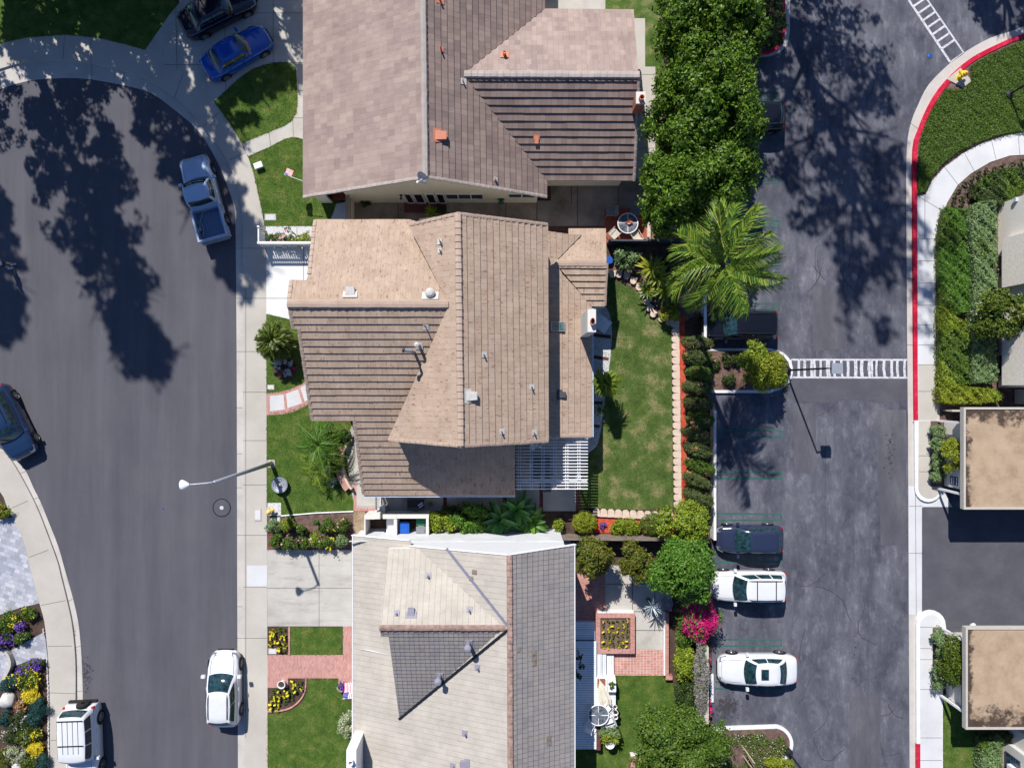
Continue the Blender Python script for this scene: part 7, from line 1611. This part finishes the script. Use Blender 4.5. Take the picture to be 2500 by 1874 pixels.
# ---------- right side hedges
def hedgebox(poly_px, z0, z1, n, leaf, mats, lab, name='hedge', cat='hedge', kind=None, wob=.12, mix=None):
    poly = [(p.x, p.y) for p in pw(poly_px, z1)]; X, Y = scatter(poly, n / max(1e-6, abs(sum(poly[i][0] * poly[(i + 1) % len(poly)][1] - poly[(i + 1) % len(poly)][0] * poly[i][1] for i in range(len(poly)))) / 2)); m_ = len(X)
    Z = z1 + (np.sin(X * 4.3 + 1) * np.cos(Y * 3.7) + np.sin(Y * 9 + X * 7) * .5 + np.sin(X * 15) * np.cos(Y * 13) * .5) * wob - NP.uniform(0, .18, m_)
    P = [np.stack([X, Y, Z], 1)]; N = [NP.normal(size=(m_, 3)) * .5 + np.array([0, 0, 1])]
    for i in range(len(poly)):
        a, b = np.array(poly[i]), np.array(poly[(i + 1) % len(poly)]); ln = np.linalg.norm(b - a); k = int(ln * (z1 - z0) * 260 * (.07 / leaf) ** 1.2); f = NP.random((k, 1)); q = a + (b - a) * f
        nn = np.array([b[1] - a[1], a[0] - b[0], 0]) / (ln + 1e-9); q3 = np.concatenate([q, NP.uniform(z0, z1, (k, 1))], 1) + NP.normal(size=(k, 3)) * .05; P.append(q3); N.append(np.tile(nn, (k, 1)) * 1.0 + NP.normal(size=(k, 3)) * .5)
    P = np.concatenate(P); N = np.concatenate(N); S = NP.uniform(.7, 1.2, len(P)) * leaf
    if len(mats) > 1:
        sel = (np.sin(P[:, 1] * 1.3 + P[:, 0] * .8) + np.sin(P[:, 0] * 2.9 + 2) * .6 + NP.normal(size=len(P)) * .35) > (mix or .3); sets = [(P[~sel], N[~sel], S[~sel], .55, 0), (P[sel], N[sel], S[sel], .55, 1)]
    else: sets = [(P, N, S, .55, 0)]
    o = link(name, leafmesh(name, sets, [L[m] for m in mats])); setp(o, lab, cat, None, kind)
    core = MB(); cx = sum(p[0] for p in poly) / len(poly); cy = sum(p[1] for p in poly) / len(poly)
    core.prism([(cx + (p[0] - cx) * .93, cy + (p[1] - cy) * .97) for p in poly], z0, max(z0 + .05, z1 - .25)); core.build('inner_twigs', M['bark'], o); return o
hedgebox([(2310, 503), (2362, 512), (2368, 560), (2372, 690), (2370, 760), (2335, 765), (2297, 740), (2295, 600), (2300, 545)], .1, .7, 18000, .045, ['bright', 'mid'], 'long dark green clipped hedge beside the pale sidewalk', mix=.7)
hedgebox([(2297, 745), (2335, 768), (2340, 778), (2372, 785), (2372, 935), (2340, 940), (2297, 940)], .1, .75, 15000, .052, ['mid', 'lime'], 'lime green hedge section below the dark hedge', mix=.1)
hedgebox([(2385, 500), (2400, 490), (2430, 490), (2435, 520), (2434, 700), (2440, 770), (2425, 800), (2434, 860), (2436, 930), (2378, 935), (2376, 800), (2382, 680), (2375, 600), (2368, 540)], .1, 1.1, 24000, .058, ['grey', 'mid'], 'tall grey green hedge against the stucco building', mix=1.5)
hedgebox([(2296, 950), (2310, 942), (2370, 944), (2430, 950), (2447, 962), (2445, 976), (2400, 984), (2330, 985), (2297, 982)], .1, .9, 9000, .05, ['lime', 'yellowg'], 'bright lime low hedge above the upper carport', mix=.2)
hedgebox([(2270, 440), (2300, 400), (2345, 366), (2400, 341), (2450, 325), (2560, 312), (2560, 90), (2500, 98), (2400, 142), (2375, 160), (2376, 200), (2352, 218), (2310, 218), (2280, 265), (2256, 320), (2246, 380), (2245, 470), (2262, 465)], .1, .35, 80000, .042, ['mid', 'mid'], 'broad dark green ground cover inside the curved red kerb', name='ground_cover', cat='ground cover', kind='stuff', wob=.035, mix=.6)
hedgebox([(2376, 480), (2384, 455), (2410, 430), (2450, 412), (2560, 400), (2560, 460), (2490, 470), (2486, 485), (2440, 500), (2400, 488)], .1, .7, 14000, .052, ['dark', 'mid'], 'dark green hedge at the upper corner of the stucco building', mix=.6)
pr_ = bush(2330, 478, .25, (.17, .17, .15), 260, .035, 'dark', 'x', name='small_shrub', cat='shrub', lobes=6, stems=0)
cl = ((2330, 478), (2343, 462), (2358, 448), (2373, 437), (2388, 427), (2407, 418), (2350, 484), (2362, 466), (2376, 455), (2392, 442), (2425, 411), (2447, 405), (2470, 400), (2327, 497), (2345, 498), (2423, 426), (2446, 420), (2490, 396), (2406, 432), (2465, 414))
for i, (x, y) in enumerate(cl):
    q = W(x, y, .25); o = pr_ if i == 0 else dup(pr_); o.location = (q.x, q.y, .1); o.scale = (R.uniform(.8, 1.2),) * 3; o.rotation_euler = (0, 0, R.uniform(0, 6)); setp(o, 'small dark shrub planted in the curved mulch strip by the pale sidewalk', 'shrub', 'small shrubs in the curved mulch strip')
tree(2455, 765, 2.4, (1.5, 1.3, .9), 8000, .075, L['sago'], 'leaning olive green tree over the hedge by the building', (2344, 775), lobes=26, name='small_tree', cat='small tree', tr=.06, limbs=5)
for (x, y, z, r, lab, m_) in ((2288, 1052, .6, (.4, .45, .35), 'uppermost grey green shrub in the upper carport planter', 'grey'), (2287, 1085, .6, (.4, .5, .35), 'second grey green shrub in the upper carport planter', 'grey'), (2287, 1130, .6, (.38, .5, .35), 'third grey green shrub in the upper carport planter', 'grey'), (2287, 1162, .55, (.36, .35, .3), 'lowest grey green shrub in the upper carport planter', 'grey'),
        (2291, 1565, .7, (.36, .8, .4), 'upper grey green shrub in the lower carport planter', 'grey'), (2289, 1650, .7, (.36, .85, .4), 'lower grey green shrub in the lower carport planter', 'grey')):
    bush(x, y, z, r, 2600, .05, m_, lab, lobes=22, lr=.3)
tree(2328, 1112, 1.7, (.55, .95, .55), 4200, .06, L['yellowg'], 'yellow green small tree against the upper grey wall', (2300, 1108), lobes=20, name='small_tree', cat='small tree', tr=.05, limbs=4)
tree(2327, 1612, 1.6, (.6, 1.5, .55), 6000, .06, L['sago'], 'olive green small tree against the lower grey wall', (2306, 1610), lobes=26, name='small_tree', cat='small tree', tr=.05, limbs=5)
hedgebox([(2400, 1810), (2450, 1805), (2446, 1840), (2448, 2000), (2398, 2000)], .1, 1.0, 6000, .058, ['grey', 'mid'], 'grey green hedge at the bottom right corner', mix=.8)
hedgebox([(2390, 1790), (2480, 1790), (2460, 1812), (2398, 1812)], .1, .5, 2500, .05, ['dark'], 'dark ground cover below the lower carport roof', name='ground_cover', cat='ground cover', kind='stuff')
# ---------- flower garden lower left
def fl(x, y, r, lab, leafm, extra, z=.35, n=1400, leaf=.05, **k): return bush(x, y, z, (r, r * .9, .3), n, leaf, leafm, lab, name=k.pop('name', 'flower_bush'), cat='flower bush', extra=extra, stems=2, **k)
fl(70, 1497, .45, 'yellow flower bush at the top corner by the sidewalk', 'mid', [('yellowf', 70, .045)])
fl(30, 1512, .55, 'yellow flower bush left of the corner one', 'mid', [('yellowf', 120, .045)]); fl(5, 1530, .6, 'green bush at the left edge beside yellow flowers', 'mid', [('yellowf', 10, .04)], n=2200)
fl(53, 1527, .26, 'purple flowers just below the yellow bushes', 'dark', [('purple', 160, .05)], n=300); fl(22, 1556, .4, 'purple flowers over dark leaves left of the paver path', 'dark', [('purple', 170, .05)], n=700)
fl(54, 1556, .42, 'white dotted green bush above the paver path', 'mid', [('whitef', 30, .03)], n=1500); fl(5, 1572, .35, 'purple flowers at the left edge above the paver path', 'dark', [('purple', 130, .05)], n=500)
fl(88, 1618, .42, 'purple flower bush beside the sidewalk below the paver path', 'mid', [('purple', 190, .05)], n=900); fl(60, 1634, .36, 'purple flower bush left of the one by the sidewalk', 'mid', [('purple', 180, .05)], n=500)
fl(72, 1655, .75, 'big yellow flower bush below the purple flowers', 'mid', [('yellowf', 330, .05)], n=2600); fl(38, 1658, .42, 'small yellow flower bush right of the pavers', 'teal', [('yellowf', 70, .05)], n=1200)
fl(78, 1695, .52, 'solid yellow feathery bush beside the boulder', 'yellowf', [], n=3200, leaf=.04, lobes=30, lr=.3); fl(86, 1829, .45, 'solid yellow feathery bush near the bottom edge', 'yellowf', [], n=2600, leaf=.04, lobes=30, lr=.3)
fl(97, 1725, .62, 'blue green spreading conifer beside the sidewalk', 'teal', [], n=3600, leaf=.035, lobes=26); fl(88, 1750, .5, 'blue green conifer just below the spreading one', 'teal', [], n=2600, leaf=.035); fl(102, 1855, .55, 'blue green conifer at the bottom beside the sidewalk', 'teal', [], n=3000, leaf=.035)
fl(12, 1672, .4, 'blue green shrub above the boulder', 'teal', [], n=1500, leaf=.035); fl(55, 1720, .4, 'orange brown shrub right of the boulder', 'orangeleaf', [('whitef', 20, .03)], n=900)
fl(50, 1758, .55, 'white dotted dark bush below the boulder', 'dark', [('whitef', 70, .03)], n=1800); fl(28, 1790, .6, 'dark green bush with white dots at the left', 'dark', [('whitef', 60, .03)], n=1800)
fl(62, 1795, .6, 'olive green bush in the middle of the lower garden', 'sago', [('whitef', 20, .03)], n=2200); fl(92, 1790, .32, 'yellow orange flower bush by the sidewalk', 'mid', [('yellowf', 60, .045)], n=500)
fl(40, 1840, .6, 'pale olive bush near the lower boulder', 'vari', [], n=1700, leaf=.06); fl(10, 1850, .5, 'reddish olive bush at the bottom left', 'rust', [], n=1500); fl(8, 1750, .5, 'dark teal bush at the left edge below the boulder', 'teal', [], n=1800, leaf=.04); fl(70, 1862, .5, 'yellowish bush at the bottom edge', 'sago', [], n=1500)
bush(3, 1248, .4, (.55, .4, .35), 1600, .05, 'lime', 'bright green shrub at the left edge above the paver driveway', extra=[('redf', 12, .04)])
# ---------- rose bed
rb = ((672, 1283, .4, 'redf'), (703, 1277, .42, None), (741, 1290, .3, None), (772, 1275, .16, None), (803, 1283, .46, 'yellowf'), (838, 1277, .48, 'pinkf'), (676, 1318, .42, 'redf'), (705, 1325, .44, 'pinkf'), (740, 1325, .45, 'pinkf'), (775, 1318, .5, 'whitef'), (806, 1325, .36, 'yellowf'), (834, 1320, .38, None))
rn_ = 'one two three four five six seven eight nine ten eleven twelve'.split()
for i, (x, y, r, f) in enumerate(rb):
    row = 'upper' if i < 6 else 'lower'; cn = {None: 'plain green', 'redf': 'red', 'yellowf': 'yellow', 'pinkf': 'pink', 'whitef': 'white'}[f]
    bush(x, y, .55, (r, r * .9, .4), 900 + int(r * 1500), .05, 'lime' if i in (1, 9) else ('grey' if i in (0, 11) else 'mid'), '%s rose bush, number %s from the sidewalk in the %s bed row' % (cn, rn_[i % 6], row), name='rose_bush', cat='rose bush', group='rose bushes in the mulch bed', extra=[(f, 9, .07)] if f else None, lobes=12, lr=.45, stems=5)
for i, (x, y, r, f) in enumerate(((665, 585, .32, 'pinkf'), (685, 580, .42, 'pinkf'), (705, 588, .38, 'pinkf'), (735, 586, .45, 'yellowf'), (755, 582, .38, 'pinkf'))):
    bush(x, y, .5, (r, .35, .35), 800, .045, 'mid' if i < 3 else 'lime', 'pink dotted rose bush behind the picket fence, number %s from the sidewalk' % rn_[i], name='rose_bush', cat='rose bush', group='rose bushes behind the picket fence', extra=[(f, 14, .06)], lobes=10, lr=.45)
bush(703, 560, 1.5, (.16, .16, .14), 120, .045, 'mid', 'tall rose stem with pink blossom over the white footpath', name='rose_bush', cat='rose bush', extra=[('pinkf', 10, .07)], stems=3)
# yellow flowers in beds: one little plant each
fp = bush(1500, 1540, .2, (.08, .08, .07), 90, .03, 'mid', 'x', name='flower_plant', cat='flower', lobes=5, stems=0, zg=.12, extra=[('yellowf', 6, .05, 3)])
fp2 = bush(1500, 1540, .2, (.085, .085, .07), 100, .03, 'mid', 'x', name='flower_plant', cat='flower', lobes=5, stems=0, zg=.12)
used = set()
def flw(x, y, zb, z, lab, gp, yel, s=1.0):
    src = fp if yel else fp2; o = src if src.name not in used else dup(src); used.add(src.name)
    q = W(x, y, z); o.location = (q.x, q.y, zb); o.scale = (R.uniform(.85, 1.2) * s,) * 3; o.rotation_euler = (0, 0, R.uniform(0, 6)); setp(o, lab, 'flower', gp)
for r_ in range(6):
    for c_ in range(6):
        x = PL[0] + .2 + c_ * (PL[1] - PL[0] - .4) / 5; y = PL[3] - .18 - r_ * (PL[3] - PL[2] - .36) / 5
        yel = (r_, c_) in {(0, 0), (0, 5), (1, 1), (1, 2), (1, 3), (1, 4), (2, 0), (2, 1), (2, 2), (2, 3), (2, 4), (4, 0), (4, 1), (4, 4), (4, 5), (5, 0), (5, 1), (5, 3), (5, 5)}
        src = fp if yel else fp2; o = src if src.name not in used else dup(src); used.add(src.name)
        o.location = (x + R.uniform(-.03, .03), y + R.uniform(-.03, .03), PL[4]); o.scale = (R.uniform(.95, 1.3),) * 3; o.rotation_euler = (0, 0, R.uniform(0, 6))
        setp(o, ('small yellow flower' if yel else 'small green bedding plant') + ' in the square raised brick planter', 'flower', 'yellow flowers in the brick planter' if yel else 'green plants in the brick planter')
for r_ in range(6):
    for c_ in range(4):
        x, y = 661 + c_ * 11, 1537 + r_ * 10
        if r_ > 3 and c_ < 2: continue
        yel = R.random() < .55; flw(x + R.uniform(-2, 2), y + R.uniform(-2, 2), .12, .2, ('small yellow flower' if yel else 'small green plant') + ' in the square bed below the pale driveway', 'yellow flowers in the square bed' if yel else 'green plants in the square bed', yel, 1.25)
for r_ in range(7):
    for c_ in range(8):
        x, y = 664 + c_ * 10.4, 1664 + r_ * 10.5
        if (x < 706 and y < 1684) or (x - 653) ** 2 / 90 ** 2 + (y - 1656) ** 2 / 76 ** 2 > .93 or x > 742: continue
        yel = R.random() < .7; flw(x + R.uniform(-2, 2), y + R.uniform(-2, 2), .12, .2, ('small yellow flower' if yel else 'small green plant') + ' in the quarter round bed below the brick path', 'yellow flowers in the quarter round bed' if yel else 'green plants in the quarter round bed', yel, 1.25)
bush(834, 1676, .62, (.26, .26, .16), 260, .045, 'mid', 'purple flowers growing in the grey pot', name='flower_plant', cat='flower', extra=[('purple', 120, .05)], stems=0, zg=.45)
bush(858, 1765, .8, (.7, .85, .6), 5200, .055, 'vari', 'cream and green variegated bush beside the white chimney', lobes=40, lr=.22)
# below the sago palm
for (x, y, r, m_, lab) in ((677, 890, .26, 'silver', 'left silver leaved plant below the sago palm'), (705, 885, .22, 'silver', 'upper silver leaved plant below the sago palm'), (702, 910, .26, 'silver', 'right silver leaved plant below the sago palm')):
    bush(x, y, .25, (r, r, .2), 420, .045, m_, lab, stems=0, lobes=10)
for (x, y, lab) in ((690, 908, 'lower magenta flower cluster below the sago palm'), (718, 897, 'right magenta flower cluster below the sago palm'), (680, 878, 'upper magenta flower cluster below the sago palm')): bush(x, y, .25, (.13, .13, .12), 120, .04, 'magenta', lab, name='flower_plant', cat='flower', stems=0, lobes=5)
slab('flower_bed', arc(695, 900, 30, 0, 360, 18)[:-1], .134, M['soil'], label='round bed of silver and magenta plants below the sago palm', cat='flower bed')
# around the curved wall
bush(792, 1060, .7, (1.2, .8, .6), 5200, .05, 'mid', 'tangled green shrub above the feathery small palms', lobes=26); bush(818, 1120, .6, (.5, .7, .45), 2400, .05, 'mid', 'green plants with red flowers left of the curved wall', extra=[('redf', 16, .05), ('pinkf', 24, .05)])
bush(803, 1143, .3, (.2, .25, .2), 300, .045, 'silver', 'small silver plant beside the yellow green small palm', stems=0); bush(813, 1173, .4, (.3, .27, .25), 800, .045, 'teal', 'blue green round plant below the silver plant', stems=0, extra=[('silver', 60, .04)])
bush(768, 1235, .4, (.01, .01, .01), 4, .01, 'mid', 'x', stems=0) if 0 else None
bush(845, 1065, .4, (.3, .5, .3), 1200, .05, 'dark', 'dark plant beside the front door corner')
# other bits
rosette(894 + 0, 517, .5, 20, .45, .03, 'lime', 'x') if 0 else None
rosette(1053, 517, .7, 26, .5, .03, 'lime', 'bright spiky plant in the brown patio beside the brick step', pitch=(-1.2, 0)); bush(1075, 512, .3, (.35, .25, .2), 700, .04, 'dark', 'dark low plant beside the bright spiky plant')
bush(893, 477 + 22, .4, (.3, .15, .25), 500, .05, 'dark', 'potted dark plant against the shaded cream wall')
rosette(1052, 1230, .3, 10, .2, .02, 'lime', 'tiny light green potted plant beside the black bench')
for (x, y, m_, lab, r) in ((1478, 1787, 'grey', 'grey green potted plants at the lower end of the deck', .35), (1500, 1785, 'grey', 'grey green shrub at the lower right corner of the deck', .28), (1480, 1800, 'lime', 'lime green leafy plant on the lower deck end', .32)): bush(x, y, 1.1, (r, r, .25), 700, .05, m_, lab, zg=.75, stems=2, extra=[('redf', 6, .04)])
rosette(1500, 1800, 1.2, 18, .42, .04, 'yellowg', 'yellow spiky plant at the lower right of the deck', base=.75); bush(1494, 1672, 1.25, (.18, .2, .1), 220, .045, 'mid', 'small green plants growing in the white planter box', zg=1.1, stems=0)
for i, (x, y) in enumerate(((1414, 1600), (1420, 1625), (1410, 1650))): bush(x, y, 1.6, (.2, .22, .15), 60, .09, 'dark', ['uppermost dark leafy sprig beside the grey tiled roof', 'middle dark leafy sprig beside the grey tiled roof', 'lowest dark leafy sprig beside the grey tiled roof'][i], zg=.75, stems=2)
bush(1572, 1868, .5, (.4, .3, .25), 900, .05, 'mid', 'low plants in the brick planter at the bottom edge', extra=[('redf', 8, .04)])
rosette(1592, 1478, 1.3, 22, .75, .03, 'silver', 'pale grassy plant on the pale patio below the leafy tree', pitch=(-1.3, -.6), curve=.3)
# fallen leaves and litter
def litter(poly_px, n, z, mat, lab, s=.035):
    poly = [(p.x, p.y) for p in pw(poly_px, z)]; a = abs(sum(poly[i][0] * poly[(i + 1) % len(poly)][1] - poly[(i + 1) % len(poly)][0] * poly[i][1] for i in range(len(poly)))) / 2
    X, Y = scatter(poly, n / a); m_ = len(X); P = np.stack([X, Y, z + NP.uniform(.01, .03, m_)], 1)
    setp(link('leaf_litter', leafmesh('leaf_litter', [(P, NP.normal(size=(m_, 3)) * .2 + np.array([0, 0, 1]), NP.uniform(.6, 1.3, m_) * s, .6, 0)], [L[mat]])), lab, 'leaf litter', None, 'stuff')
litter([(2302, 1700), (2400, 1740), (2440, 1830), (2384, 1874), (2302, 1874)], 90, .14, 'orangeleaf', 'scattered dry leaves on the small lawn at the bottom right')
litter([(1590, 180), (1620, 180), (1620, 520), (1700, 520), (1735, 590), (1590, 590)], 700, .12, 'orangeleaf', 'dry leaves under the tree row')
litter([(178, 1530), (186, 1530), (190, 1720), (184, 1720)], 60, .015, 'orangeleaf', 'brown leaves in the left gutter')
litter([(2368, 500), (2378, 500), (2378, 930), (2366, 930)], 260, .11, 'orangeleaf', 'dry leaves between the two hedges')
litter([(1725, 860), (1850, 858), (1850, 950), (1740, 950)], 260, .13, 'orangeleaf', 'dry leaves on the crosswalk island')
litter([(1742, 1790), (1800, 1785), (1780, 1900), (1742, 1900)], 120, .13, 'orangeleaf', 'dry leaves on the bottom island')
# ---------- local origins: a group thing built in world space gets its base moved to its own footprint
bpy.context.view_layer.update()
for t in [o for o in C.objects if o.type == 'EMPTY' and o.parent is None and o.location.length < 1e-6]:
    ch = [c for c in t.children]
    pts_ = [c.matrix_world @ Vector(b) for c in ch for b in c.bound_box]
    if not pts_: continue
    cx = (min(p.x for p in pts_) + max(p.x for p in pts_)) / 2; cy = (min(p.y for p in pts_) + max(p.y for p in pts_)) / 2
    t.location = (cx, cy, 0)
    for c in ch: c.location = c.location - Vector((cx, cy, 0))
